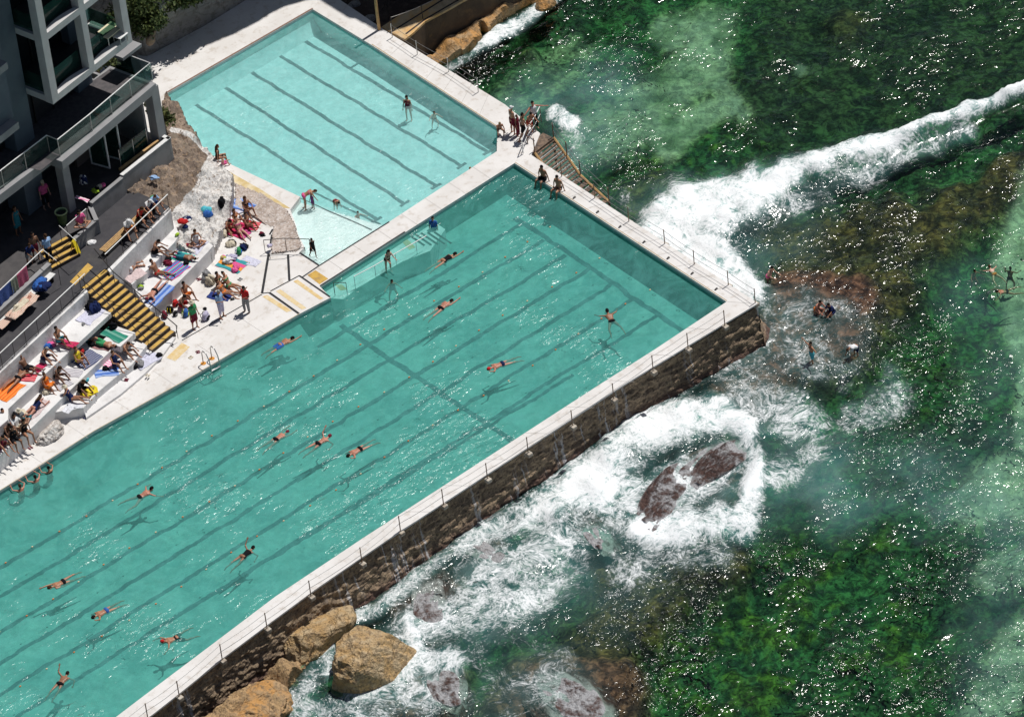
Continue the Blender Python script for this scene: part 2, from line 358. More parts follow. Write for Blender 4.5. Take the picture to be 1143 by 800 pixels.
# --- sea surface
px, py = PX(X, Y, np.full_like(X, SEA)); pxc = np.where(inside, px, 5000.); pyc = np.where(inside, py, 5000.)
band = stroke(pxc, pyc, [(735, 262, 26), (770, 240, 34), (805, 238, 36), (850, 214, 26), (900, 190, 15), (960, 172, 12), (1020, 150, 9), (1080, 128, 7), (1150, 103, 5)], .8, .35, .05, seed=61)
band2 = stroke(pxc, pyc, [(800, 262, 34), (860, 232, 26), (905, 208, 22), (960, 190, 16), (1020, 168, 13), (1080, 145, 12)], .8, .5, .06, seed=62, val=.5)
surf = np.maximum.reduce([
    stroke(pxc, pyc, [(735, 258, 24), (775, 285, 34), (810, 300, 26), (840, 322, 16)], .8, .4, .05, seed=63, val=.95),
    stroke(pxc, pyc, [(640, 545, 22), (690, 505, 30), (740, 475, 32), (800, 462, 26), (832, 478, 14), (845, 510, 12), (842, 545, 12)], .8, .35, .045, seed=64, val=.92),
    stroke(pxc, pyc, [(842, 545, 14), (826, 585, 22), (800, 580, 24), (750, 590, 22), (715, 590, 16)], .8, .45, .05, seed=65, val=.98),
    stroke(pxc, pyc, [(690, 575, 26), (740, 550, 32), (800, 520, 30), (830, 515, 16)], .6, .5, .045, seed=85, val=.6),
    stroke(pxc, pyc, [(560, 590, 20), (610, 560, 26), (660, 545, 30), (700, 560, 30)], .8, .4, .045, seed=66, val=.85),
    stroke(pxc, pyc, [(520, 640, 26), (580, 625, 36), (640, 600, 34)], .8, .5, .04, seed=67, val=.62),
    stroke(pxc, pyc, [(450, 700, 20), (500, 700, 30), (560, 670, 40), (620, 650, 30)], .8, .5, .04, seed=68, val=.58),
    stroke(pxc, pyc, [(395, 690, 10), (420, 678, 10), (470, 640, 12), (520, 606, 14), (590, 560, 14), (660, 505, 14)], .8, .4, .06, seed=69, val=.7),
    stroke(pxc, pyc, [(375, 705, 12), (352, 745, 16), (335, 790, 20), (400, 790, 30), (470, 770, 34)], .8, .5, .05, seed=70, val=.6),
    stroke(pxc, pyc, [(372, 700, 8), (362, 745, 10), (400, 778, 12), (440, 772, 12), (466, 730, 12), (455, 690, 10)], .6, .4, .08, seed=86, val=.72),
    stroke(pxc, pyc, [(460, 715, 12), (455, 750, 16), (500, 735, 24)], .8, .5, .05, seed=71, val=.66),
    stroke(pxc, pyc, [(850, 330, 20), (880, 350, 34), (900, 390, 40), (850, 400, 40), (830, 440, 34)], .6, .5, .045, seed=72, val=.5),
    stroke(pxc, pyc, [(900, 350, 30), (950, 370, 30), (940, 400, 30)], .6, .5, .05, seed=73, val=.44),
    stroke(pxc, pyc, [(840, 430, 24), (880, 460, 34), (900, 490, 30), (870, 530, 22)], .6, .5, .05, seed=74, val=.56),
    stroke(pxc, pyc, [(948, 462, 16), (972, 462, 26), (992, 440, 24), (992, 415, 14)], .7, .6, .06, seed=75, val=.5),
    stroke(pxc, pyc, [(660, 480, 16), (740, 432, 20), (820, 390, 22)], .6, .4, .05, seed=76, val=.42),
    stroke(pxc, pyc, [(622, 128, 13), (636, 138, 12)], .5, .25, .06, seed=77, val=.95), stroke(pxc, pyc, [(632, 160, 22)], .6, .4, .08, seed=78, val=.4),
    stroke(pxc, pyc, [(528, 62, 5), (548, 44, 7), (570, 32, 9), (592, 16, 9), (620, -4, 8)], .5, .4, .06, seed=79, val=.85),
    stroke(pxc, pyc, [(500, 78, 6), (520, 66, 7)], .6, .4, .06, seed=80, val=.5),
    stroke(pxc, pyc, [(560, 740, 50), (620, 760, 50), (540, 790, 40)], .7, .5, .04, seed=81, val=.4),
    stroke(pxc, pyc, [(640, 230, 12), (690, 215, 18), (700, 235, 12)], .6, .5, .06, seed=82, val=.33),
    stroke(pxc, pyc, [(700, 640, 30), (740, 610, 26), (800, 620, 20)], .7, .5, .05, seed=83, val=.42)])
foam = np.maximum.reduce([band, band2, surf])
milk = np.maximum.reduce([
    stroke(pxc, pyc, [(470, 720, 40), (560, 660, 60), (650, 600, 70), (760, 560, 60), (860, 510, 60), (930, 540, 50)], .7, .4, .03, seed=91, val=.6),
    stroke(pxc, pyc, [(930, 520, 40), (1020, 540, 46), (1100, 560, 50), (1160, 600, 50)], .8, .4, .03, seed=92, val=.42),
    stroke(pxc, pyc, [(560, 130, 20), (600, 112, 26), (680, 110, 40), (640, 150, 40), (620, 190, 26)], .8, .4, .03, seed=93, val=.5),
    stroke(pxc, pyc, [(740, 240, 40), (830, 300, 40), (880, 240, 40)], .8, .4, .03, seed=94, val=.5),
    stroke(pxc, pyc, [(1090, 330, 40), (1140, 420, 50), (1120, 660, 50), (1120, 780, 50)], .8, .4, .03, seed=95, val=.22),
    stroke(pxc, pyc, [(620, 700, 60), (700, 640, 40)], .8, .4, .03, seed=96, val=.4)])
milk = milk*(1-.8*np.clip(shelf+.6*brown, 0, 1))
sw = .09*np.sin((X*.45-Y*.9)*1.5+3*fbm(X*.12, Y*.12, 3, 5))+.34*(fbm(X*.5, Y*.5, 4, 6)-.5)
sw += band*(.35+1.1*fbm(X*.9, Y*.9, 5, 7))*.8+.7*ss(.4, 1, surf)*(fbm(X*.8, Y*.8, 5, 8)-.15)
near = ss(900, 100, np.hypot(X, Y))
sea = grid_mesh('sea', xs, ys, SEA+sw*near*(1-.75*np.clip(shelf, 0, 1))); fattr(sea, 'foam', foam*inside); fattr(sea, 'milk', np.clip(milk, 0, 1)*inside); fattr(sea, 'chop', np.clip(1.08-.55*stroke(pxc, pyc, [(860, 60, 130), (1000, 60, 150), (1200, 60, 160)], .8, .3, .02, seed=97)-.3*stroke(pxc, pyc, [(900, 280, 70), (1040, 260, 80)], .8, .3, .02, seed=98)+.15*stroke(pxc, pyc, [(760, 700, 120), (1000, 700, 150)], .8, .3, .02, seed=99), .3, 1.3)); fattr(sea, 'shallow', np.clip(np.maximum(.85*shelf, .4*brown), 0, 1)*inside)
t = NT('sea_water_with_foam')
f = t.attr('foam'); mk = t.attr('milk')
# lace of foam: ridged, warped noise broken by the foam amount
wq = t.n('ShaderNodeVectorMath', operation='MULTIPLY_ADD'); t.l(t.noise(.35, 3, .5, out='Color'), wq.inputs[0]); wq.inputs[1].default_value = (2.6, 2.6, 0); t.l(t.co, wq.inputs[2])
wco = wq.outputs[0]
ra = t.noise(.85, 10, .66, co=wco); rb = t.noise(2.6, 8, .66, co=wco); rc = t.noise(.3, 5, .6, co=wco)
ridge = lambda n, k: t.math('SUBTRACT', 1., t.math('MULTIPLY', t.math('ABSOLUTE', t.math('SUBTRACT', n, .5)), k))
lace = t.math('ADD', t.math('MULTIPLY', ridge(ra, 8), .42), t.math('MULTIPLY', ridge(rb, 6), .3))
lace = t.math('ADD', lace, t.math('MULTIPLY', t.math('SUBTRACT', rc, .5), 2.2))
lace = t.math('ADD', lace, t.math('MULTIPLY', t.math('SUBTRACT', t.noise(7, 7, .75, co=wco), .5), 2.1))
tot = t.math('ADD', lace, t.math('MULTIPLY', f, 1.42))
fm = t.mapr(tot, 1.02, 1.95, 0, .96)
fm = t.math('MULTIPLY', fm, t.mapr(f, .03, .2))
# ripples
gust = t.mapr(t.noise(.17, 5, .65), .44, .62, .3, 1.65)
rip = t.math('ADD', t.math('MULTIPLY', t.noise(1.35, 2, .4, t.mapping((1, 1.7, 1), R(35)), dist=.5), 1.), t.math('MULTIPLY', t.noise(3.3, 2, .4, t.mapping((1, 1.8, 1), R(28)), dist=.4), .28))
rip = t.math('MULTIPLY', t.math('MULTIPLY', rip, gust), t.attr('chop'))
wn = t.bump(rip, 1., .2)
fres = t.n('ShaderNodeFresnel'); fres.inputs['IOR'].default_value = 1.33; t.l(wn, fres.inputs['Normal'])
tr = t.n('ShaderNodeBsdfTransparent'); t.l(t.mix(t.attr('shallow'), (.66, .92, .80), (.94, .95, .94)), tr.inputs[0])
gl = t.n('ShaderNodeBsdfGlossy'); gl.inputs['Roughness'].default_value = .125; t.l(wn, gl.inputs['Normal'])
df = t.bsdf(t.mix(t.mapr(ra, .35, .65), (.16, .44, .42), (.32, .58, .56)), .7, spec=.1)
m1 = t.n('ShaderNodeMixShader'); t.l(t.math('MULTIPLY', t.math('ADD', t.math('MAXIMUM', t.math('MULTIPLY', mk, .36), t.math('MULTIPLY', t.math('MULTIPLY', f, f), .62)), .0), t.mapr(rc, .3, .62, .5, 1.25)), m1.inputs[0]); t.l(tr.outputs[0], m1.inputs[1]); t.l(df, m1.inputs[2])
m2 = t.n('ShaderNodeMixShader'); t.l(fres.outputs[0], m2.inputs[0]); t.l(m1.outputs[0], m2.inputs[1]); t.l(gl.outputs[0], m2.inputs[2])
fh = t.math('ADD', t.math('MULTIPLY', ra, 1.), t.math('MULTIPLY', rb, .5))
fo = t.bsdf((.86, .88, .9), .75, normal=t.bump(fh, .5, .32), spec=.2)
m3 = t.n('ShaderNodeMixShader'); t.l(fm, m3.inputs[0]); t.l(m2.outputs[0], m3.inputs[1]); t.l(fo, m3.inputs[2])
tag(link('sea_water', sea, t.done(m3.outputs[0])), kind='structure')

# ================================================================== POOLS
def sheet(polys, z, name, mats, parent=None, **kw):
    mb = MB()
    for p in polys:
        q = UP(p, z)
        A = sum(q[i].x*q[(i+1) % len(q)].y-q[(i+1) % len(q)].x*q[i].y for i in range(len(q)))
        if A < 0: q = q[::-1]
        mb.add([(v.x, v.y, z) for v in q], [tuple(range(len(q)))])
    return mb.build(name, mats, parent, **kw)

lap_in = [(-120, 621), (29.7, 529), (105, 481), (200, 428.5), (334, 350.5)]
coping_in = [(811, 336.7), (730.6, 390), (667.7, 430), (405.4, 600), (307, 665.6), (241, 715.5), (160, 776.4), (100, 822), (20, 885)]
coping_out = [(846, 338.5), (695, 430), (435.6, 600), (354, 656), (307, 690.6), (249, 734), (202, 772), (165, 801), (110, 845), (30, 908)]
lap_poly = lap_in+[(369, 332), (357, 319.5), (574.4, 182.1)]+coping_in+[(-120, 960)]
kid_deep = [(185, 105), (349, 10.5), (414, 50), (555, 142), (554.5, 169), (434.7, 247.4), (335, 219.6), (250, 180), (238, 174), (222, 160), (205, 133)]
kid_shal = [(434.7, 247.4), (356, 296.4), (334, 282), (340, 276), (333, 262), (330, 250), (324, 234), (335, 219.6)]

def floor_mat(name, a, b, c):
    t = NT(name); n1 = t.noise(.22, 5, .6, dist=.6); n2 = t.noise(1.7, 6, .65, dist=1.2)
    col = t.mix(t.mapr(n1, .35, .65), a, b); col = t.mix(t.math('MULTIPLY', t.mapr(n2, .45, .7), .5), col, c)
    return t.done(t.bsdf(col, .8, spec=.1))
LAPF = floor_mat('aqua_pool_floor', (.2, .45, .41), (.125, .345, .325), (.3, .55, .49))
KIDF = floor_mat('pale_aqua_pool_floor', (.34, .62, .61), (.30, .57, .57), (.45, .71, .70))
KIDWALL = floor_mat('aqua_pool_wall', (.36, .66, .62), (.32, .6, .57), (.45, .72, .7))
PALEF = floor_mat('pale_shallow_floor', (.68, .78, .77), (.62, .74, .74), (.78, .85, .84))
LINE = simple('dark_lane_tiles', (.025, .10, .11), (.035, .13, .14), 6, .6)
def pool_water(name, tint, sc, bd, glr, milkcol=None, mk=0.):
    t = NT(name)
    rip = t.math('ADD', t.noise(1.3*sc, 3, .5, t.mapping((1, 1.8, 1), R(50)), dist=.6), t.math('MULTIPLY', t.noise(4*sc, 3, .5, dist=.5), .3))
    gust = t.mapr(t.noise(.16, 3, .6), .45, .62, .4, 1.9)
    wn = t.bump(t.math('MULTIPLY', rip, gust), 1., bd)
    fr = t.n('ShaderNodeFresnel'); fr.inputs['IOR'].default_value = 1.33; t.l(wn, fr.inputs['Normal'])
    rf = t.n('ShaderNodeBsdfRefraction'); rf.inputs['IOR'].default_value = 1.2; rf.inputs['Color'].default_value = (*tint, 1); t.l(wn, rf.inputs['Normal']); rf.inputs['Roughness'].default_value = 0
    tr = t.n('ShaderNodeBsdfTransparent'); t.l(t.mix(t.mapr(t.noise(.8*sc, 6, .6, dist=1.5), .38, .62), tuple(x*.93 for x in tint), tuple(min(1, x*1.05) for x in tint)), tr.inputs[0])
    gl = t.n('ShaderNodeBsdfGlossy'); gl.inputs['Roughness'].default_value = glr; t.l(wn, gl.inputs['Normal'])
    body = tr.outputs[0]
    if mk:
        d = t.bsdf(milkcol, .8, spec=0); mm = t.n('ShaderNodeMixShader'); t.l(t.mapr(t.noise(.5*sc, 7, .65, dist=2), .35, .7, mk*.75, mk*1.35), mm.inputs[0]); t.l(body, mm.inputs[1]); t.l(d, mm.inputs[2]); body = mm.outputs[0]
    m = t.n('ShaderNodeMixShader'); t.l(fr.outputs[0], m.inputs[0]); t.l(body, m.inputs[1]); t.l(gl.outputs[0], m.inputs[2])
    return t.done(m.outputs[0])
LAPM = pool_water('lap_pool_water', (.64, .90, .87), 1., .12, .17, (.125, .44, .40), .3)
KIDM = pool_water('small_pool_water', (.86, .96, .96), 1.6, .045, .15, (.42, .74, .73), .2)

def basin(name, poly_px, z, mat, wallm, parent, zw):
    """floor and inner walls of a pool under the deck edge (poly drawn at deck level)"""
    q = UP(poly_px, 0)
    A = sum(q[i].x*q[(i+1) % len(q)].y-q[(i+1) % len(q)].x*q[i].y for i in range(len(q)))
    if A < 0: q = q[::-1]
    mb = MB(); n = len(q)
    mb.add([(v.x, v.y, z) for v in q], [tuple(range(n))])
    if wallm:
        w_ = MB(); lo = [U(434.7, 247.4, 0).to_2d(), U(335, 219.6, 0).to_2d()]
        for i in range(n):
            a, b = q[i], q[(i+1) % n]; d = (b-a); tp_ = -.435 if min((a-k).length for k in lo) < .05 and min((b-k).length for k in lo) < .05 else -.16
            if d.length < .05: continue
            d.normalize(); nn_ = Vector((-d.y, d.x))*.008
            w_.add([(a.x+nn_.x, a.y+nn_.y, z-.02), (b.x+nn_.x, b.y+nn_.y, z-.02), (b.x+nn_.x, b.y+nn_.y, tp_), (a.x+nn_.x, a.y+nn_.y, tp_)], [(0, 1, 2, 3)])
        w_.build('pool_wall', wallm, parent)
    return mb.build(name, mat, parent)
lap = empty('lap_pool', U(420, 440, -1.5), label='long turquoise lap pool with dark lane lines above the surf', cat='swimming pool')
basin('pool_floor', lap_poly, -1.75, LAPF, LAPF, lap, LAPW)
kid = empty('small_pool', U(380, 130, -1.2), label='smaller pale aqua pool with five lane lines and a shallow corner', cat='swimming pool')
basin('pool_floor', kid_deep, -1.35, KIDF, KIDWALL, kid, KIDW)
basin('shallow_floor', kid_shal, -.42, PALEF, None, kid, KIDW)
def ccw(q): return q if sum(q[i].x*q[(i+1) % len(q)].y-q[(i+1) % len(q)].x*q[i].y for i in range(len(q))) > 0 else q[::-1]
def slope_strip(edge, w, z0, z1, mat, par):
    e = [Vector(p) for p in UP(edge)]; mb = MB(); vs = []
    for i, p in enumerate(e):
        a = e[max(0, i-1)]; b = e[min(len(e)-1, i+1)]; d = (b-a).normalized(); n_ = Vector((d.y, -d.x))
        if n_.y > 0: n_ = -n_
        for k in range(7): f_ = k/6; q = p+n_*(.012+w*f_); vs.append((q.x, q.y, z0+(z1-z0)*(f_**.8)))
    mb.add(vs, [(i*7+k, i*7+k+1, (i+1)*7+k+1, (i+1)*7+k) for i in range(len(e)-1) for k in range(6)]); return mb.build('sloping_floor', mat, par, smooth=True)
slope_strip([(-120, 621), (29.7, 529), (105, 481), (200, 428.5), (333, 351)], 1.9, -.62, -1.752, LAPF, lap)
slope_strip([(186, 104.5), (348.5, 11)], .6, -.7, -1.352, KIDF, kid)
sheetw = lambda poly, z, name, m: tag(MB().add([(v.x, v.y, z) for v in ccw(UP(poly, 0))], [tuple(range(len(poly)))]).build(name, m), kind='structure')
sheetw(lap_poly, LAPW, 'lap_pool_water', LAPM)
sheetw(kid_deep, KIDW, 'small_pool_water', KIDM)
sheetw(kid_shal, KIDW+.0, 'shallow_pool_water', pool_water('shallow_pool_water', (.93, .98, .98), 2.2, .05, .15, (.6, .82, .82), .15))

def wavy_ribbon(mb, a, b, w, z, amp=.05, seed=0, step=.12, m=0):
    a = Vector(a[:2]); b = Vector(b[:2]); d = b-a; L_ = d.length; d.normalize(); nrm = Vector((-d.y, d.x))
    n = max(2, int(L_/step)); s = np.linspace(0, L_, n)
    c1 = (fbm(s*.9, s*0+seed, 4, 3+seed)-.5)*2*amp*2.2
    e1 = (fbm(s*3.1, s*0+seed, 3, 13+seed)-.5)*amp*2; e2 = (fbm(s*3.1, s*0+seed, 3, 23+seed)-.5)*amp*2
    vs = []; fs = []
    for i in range(n):
        p = a+d*float(s[i])
        for sg, e in ((1, e1[i]), (-1, e2[i])):
            q = p+nrm*float(c1[i]+sg*w/2+e); vs.append((q.x, q.y, z))
    for i in range(n-1): fs.append((2*i, 2*i+1, 2*i+3, 2*i+2))
    mb.add(vs, fs, m)
# lane lines of the long pool
LZ = -1.74
ends = [(583.6, 249.5), (607, 268), (632, 285), (658.4, 299.4), (684.7, 316.5), (708.3, 332.2), (734.5, 350.6)]
E0 = [U(x, y, LZ) for x, y in ends]
mids = [U(x, y, LZ) for x, y in [(386.5, 368.2), (410, 385.3), (435, 401), (462.6, 419.4), (490, 437.8), (516.6, 454.3), (541.5, 472)]]
left = [U(x, y, LZ) for x, y in [(0, 602.3), (0, 633.8), (0, 667), (0, 705.5), (0, 740.5), (0, 775.5), (0, 812)]]
for k in range(7):
    e = E0[k]; m_ = mids[k]; l_ = left[k]
    l_ = l_+(l_-m_).normalized()*4
    mb = MB(); wavy_ribbon(mb, e, m_, .26, LZ, .06, k); wavy_ribbon(mb, m_, l_, .26, LZ, .06, 10+k)
    mb.build('lane_line', LINE, lap)
mb = MB(); wavy_ribbon(mb, U(200, 685, LZ), U(568, 489-20, LZ)*0+U(640, 418, LZ), .22, LZ+.004, .06, 33); mb.build('lane_line', LINE, lap)
mb = MB(); wavy_ribbon(mb, U(575, 243, LZ), U(770, 374, LZ), .3, LZ+.004, .06, 31); mb.build('cross_line', LINE, lap)
mb = MB(); wavy_ribbon(mb, U(380, 363, LZ), U(575, 494, LZ), .3, LZ+.008, .06, 32); mb.build('cross_line', LINE, lap)
# ledge and steps along the inland edge
mb = MB(); mb.prism(UP([(358, 321), (452, 259), (478, 243), (497, 256), (480, 280), (449, 292), (398, 322), (384, 334), (370, 333)], -.55), -1.8, -.55); mb.build('entry_ledge', PALEF, lap)
mb = MB()
for k in range(5):
    a = U(455+k*7.5, 262-k*.5, -.6); b = U(474+k*7.5, 275-k*.5, -.6); d = (b-a).normalized(); nn_ = Vector((-d.y, d.x, 0))*.06
    z = -.53-.0*k
    mb.add([(*(a-nn_).xy, z), (*(b-nn_).xy, z), (*(b+nn_).xy, z), (*(a+nn_).xy, z)], [(0, 1, 2, 3)])
mb.build('step_line', BLACK, lap)
for q_ in ([(447, 268), (453, 265.5), (464, 276), (457, 279)], [(374, 318), (381, 317), (388, 323), (380, 324)]): sheet([q_], -.54, 'yellow_mark', PALEYEL, lap)
# small pool lane lines with T bars
for k, (a, b) in enumerate([((212, 112), (420, 245)), ((243, 93), (452, 227)), ((275, 77), (487, 208)), ((305, 58), (515, 185)), ((335, 42), (545, 170))]):
    A_, B_ = U(*a, -1.34), U(*b, -1.34); d = (B_-A_).normalized(); n_ = Vector((-d.y, d.x, 0))
    mb = MB(); wavy_ribbon(mb, A_, B_, .22, -1.34, .035, 40+k); wavy_ribbon(mb, A_-n_*.45, A_+n_*.45, .26, -1.336, .03, 50+k); wavy_ribbon(mb, B_-n_*.35, B_+n_*.35, .2, -1.336, .03, 60+k)
    mb.build('lane_line', LINE, kid)
mb = MB(); wavy_ribbon(mb, U(335, 221, -.38), U(415, 256, -.38), .07, -.4, .01, 70); mb.build('shallow_edge_line', BLACK, kid)
mb = MB(); wavy_ribbon(mb, U(345, 212, -1.3), U(424, 250, -1.3), .12, -1.33, .03, 71); mb.build('lane_line', LINE, kid)

# ---- deck around both pools
ring_land = [(-120, 621)]+lap_in[1:]+[(369, 332), (357, 319.5), (337.6, 309.5), (356, 296.4), (334, 282), (340, 276), (333, 262), (330, 250), (324, 234), (335, 219.6), (250, 180), (238, 174), (222, 160), (205, 133), (185, 105), (168, 100), (100, 60), (-200, 200), (-300, 560)]
mb = MB(); mb.prism(UP(ring_land), -3.4, 0); tag(mb.build('promenade', WHITE), kind='structure')
mb = MB(); mb.prism(UP([(357, 319.5), (574.4, 182.1), (554.5, 169), (434.7, 247.4), (356, 296.4), (337.6, 309.5)]), -3.4, 0); tag(mb.build('deck_between_pools', WHITE), kind='structure')
mb = MB(); mb.prism(UP([(574.4, 182.1), (811, 336.7), (846, 338.5), (839, 333.5), (637, 202), (593, 173), (603, 149), (564, 117), (432.6, 36), (414, 50), (555, 142), (554.5, 169)]), -3.4, 0); tag(mb.build('pool_end_deck', WHITE), kind='structure')
mb = MB(); mb.prism(UP(coping_in+coping_out[::-1]), -.1, 0)
ci = UP(coping_in); m2_ = []
tag(mb.build('seaward_coping', WHITE), kind='structure')
mb = MB(); mb.prism(UP([(185, 105), (349, 10.5), (414, 50), (432.6, 36), (375, -3), (335, -60), (275, -60), (140, 30), (168, 100)]), -3.4, 0); tag(mb.build('upper_pool_deck', WHITE), kind='structure')
# inner seaward pool wall carrying the coping
SW = UP(coping_in); SO = UP(coping_out)
# markings
def lines(lst, name, mat, z=.006, w=.07):
    mb = MB()
    for a, b, *ww in lst:
        A_, B_ = U(*a, 0), U(*b, 0); d = (B_-A_).normalized(); n_ = Vector((-d.y, d.x, 0))*((ww[0] if ww else w)/2)
        mb.add([(*(A_-n_).xy, z), (*(B_-n_).xy, z), (*(B_+n_).xy, z), (*(A_+n_).xy, z)], [(0, 1, 2, 3)])
    return tag(mb.build(name, mat), kind='structure')
lines([((203, 380), (292.5, 328.5))], 'deck_joint', BLACK)
lines([((292.5, 327.5), (300, 283), .14)], 'deck_joint', BLACK, .010)
lines([((323, 313), (321.5, 284), .13)], 'deck_joint', BLACK, .010)
lines([((300.5, 326.5), (333.5, 350), .13), ((334.5, 308), (368.5, 331.5), .1), ((302, 325), (334.5, 307.5)), ((293, 327.5), (300, 326.6))], 'deck_joint', BLACK, .014)
lines([((337.8, 309.3), (356, 296.8)), ((356, 296.8), (434.5, 247.7)), ((357.4, 319.2), (452, 258.9), .1), ((334.6, 282.3), (355.8, 296.1), .1)], 'deck_joint', BLACK, .018, .08)
lines([((301, 262), (304.5, 256), .1), ((302, 272), (303.5, 262), .1)], 'deck_joint', BLACK, .022)
tag(sheet([[(293, 331), (298, 329), (326, 346.5), (320, 348.5)], [(308, 325), (313, 323), (342, 343.5), (337, 345.5)], [(327.4, 314), (332, 312), (361, 333), (356.7, 334.3)]], .006, 'yellow_stripe', PALEYEL), kind='structure')
tag(sheet([[(343, 307), (352, 301.5), (366.4, 311), (356.7, 317.3)]], .006, 'yellow_patch', YELLOW), kind='structure')
tag(sheet([[(185.6, 399), (203, 382.5), (212, 387), (195.6, 403)]], .006, 'yellow_patch', PALEYEL), kind='structure')
tag(sheet([[(255, 191), (292, 212), (324, 232.5), (312, 232), (288, 218), (262, 204)]], .006, 'tan_ramp', TAN), kind='structure')
jl = []
for k in range(1, 12): a_ = Vector((574.4, 182.1)).lerp(Vector((811, 336.7)), k/12); b_ = Vector((593, 173)).lerp(Vector((839, 333.5)), k/12); jl.append((tuple(a_), tuple(b_), .02))
for k in range(1, 8): a_ = Vector((357, 319.5)).lerp(Vector((574.4, 182.1)), k/8); b_ = Vector((340, 308)).lerp(Vector((554.5, 169)), k/8); jl.append((tuple(a_), tuple(b_), .02))
for k in range(1, 7): a_ = Vector((414, 50)).lerp(Vector((555, 142)), k/7); b_ = Vector((432.6, 36)).lerp(Vector((564, 117)), k/7); jl.append((tuple(a_), tuple(b_), .02))
for k in range(0, 9): a_ = Vector((811, 336.7)).lerp(Vector((405.4, 600)), k/9); b_ = Vector((845, 339)).lerp(Vector((435.6, 600)), k/9); jl.append((tuple(a_.lerp(b_, .02)), tuple(a_.lerp(b_, .98)), .02))
for k in range(0, 7): a_ = Vector((0, 547)).lerp(Vector((320, 358)), k/6.5); jl.append((tuple(a_), tuple(a_+Vector((-26, -17))), .018))
lines(jl, 'deck_joint', simple('grey_joint', (.4, .38, .36), None, 3), .005)
# rust/brown thin stain line along pool edges
lines([((575, 181.2), (811.5, 335.8), .05), ((415, 49.5), (555.5, 141.5), .06)], 'deck_edge_stain', simple('brown_edge_stain', (.42, .33, .2), None, 3), .006)
lines([((185, 104), (349, 9.6), .1)], 'deck_edge_stain', simple('dark_edge_stain', (.16, .07, .04), None, 3), .006)
lines([((105, 480.6), (200, 428)), ((200, 428), (333.8, 350.2)), ((-50, 578.6), (105, 480.6))], 'deck_edge_stain', simple('tan_edge_stain', (.45, .38, .27), None, 3), .006, .05)

# ---- sea wall: rough battered face below the seaward coping
def seawall_mat():
    t = NT('rough_wet_sea_wall_stone')
    n1 = t.noise(1.4, 8, .7, t.mapping((1, 1, 2.2))); n2 = t.noise(7, 8, .7)
    col = t.mix(t.mapr(n1, .36, .64), (.2, .145, .1), (.42, .31, .2)); col = t.mix(t.mapr(n2, .45, .65, 0, .8), col, (.045, .033, .026))
    z = t.n('ShaderNodeSeparateXYZ'); t.l(t.co, z.inputs[0])
    col = t.mix(t.mapr(z.outputs[2], -1.9, -2.6, 0, .75), col, (.1, .045, .04))
    st = t.noise(2.1, 4, .6, t.mapping((1.6, .15, .12))); st2 = t.noise(.35, 2, .5, t.mapping((1, .2, .1)))
    wet = t.math('MULTIPLY', t.mapr(st, .56, .63), t.mapr(st2, .46, .56))
    col = t.mix(t.math('MULTIPLY', wet, .7), col, (.6, .6, .62))
    return t.done(t.bsdf(col, .75, normal=t.bump(t.math('ADD', n1, t.math('MULTIPLY', n2, .4)), 1., .22), spec=.35))
SWM = seawall_mat()
def loft_wall(path, foot, ztop, zbot, name, mat, nz=44, step=.12, amp=.3, seed=0, cap=.5):
    """surface from an upper path to a foot path, courses and lumps modelled in"""
    pts = [Vector(p) for p in path]; ft = [Vector(p) for p in foot]
    def resample(P_, n):
        d = [0]
        for i in range(1, len(P_)): d.append(d[-1]+(P_[i]-P_[i-1]).length)
        out = []
        for s in np.linspace(0, d[-1], n):
            i = max(j for j in range(len(d)-1) if d[j] <= s+1e-9) if s < d[-1] else len(d)-2
            tt = (s-d[i])/max(1e-9, d[i+1]-d[i]); out.append(P_[i].lerp(P_[i+1], tt))
        return out, d[-1]
    _, L_ = resample(pts, 2); n = int(L_/step)
    A_, _ = resample(pts, n); B_, _ = resample(ft, n)
    uu, vv = np.meshgrid(np.arange(n)*step, np.linspace(0, ztop-zbot, nz), indexing='ij')
    h = (fbm(uu*2.3, vv*4.5, 5, seed+1)-.5)*amp*1.5
    course = np.floor(vv/.42+fbm(uu*.3, vv*.3, 2, seed+2)*2)
    blk = _hash(np.floor(uu/.62+course*.37), course, seed+5)
    h += (blk-.5)*amp*.2+.07*np.sin(vv/.42*2*math.pi+fbm(uu*.3, vv*.3, 2, seed+2)*12)*amp
    vs = []
    for i in range(n):
        a, b = A_[i], B_[i]; j = min(i+1, n-1); k = max(i-1, 0); d = (A_[j]-A_[k]).normalized(); out = Vector((d.y, -d.x)) if (b-a).dot(Vector((d.y, -d.x))) > 0 else Vector((-d.y, d.x))
        for q in range(nz):
            tt = q/(nz-1); p = a.lerp(b, tt**1.15)+out*float(h[i, q])*min(1, tt*6)
            vs.append((p.x, p.y, ztop+(zbot-ztop)*tt))
    fs = [(i*nz+q, i*nz+q+1, (i+1)*nz+q+1, (i+1)*nz+q) for i in range(n-1) for q in range(nz-1)]
    mb = MB(); mb.add(vs, fs)
    return mb.build(name, mat, smooth=False)
foot_px = [(858, 392), (845, 399), (700, 477), (468, 640), (380, 705), (330, 738), (280, 775), (220, 815), (160, 862), (70, 930)]
top_in = [v for v in SO]
ft = UP(foot_px, SEA-.4)
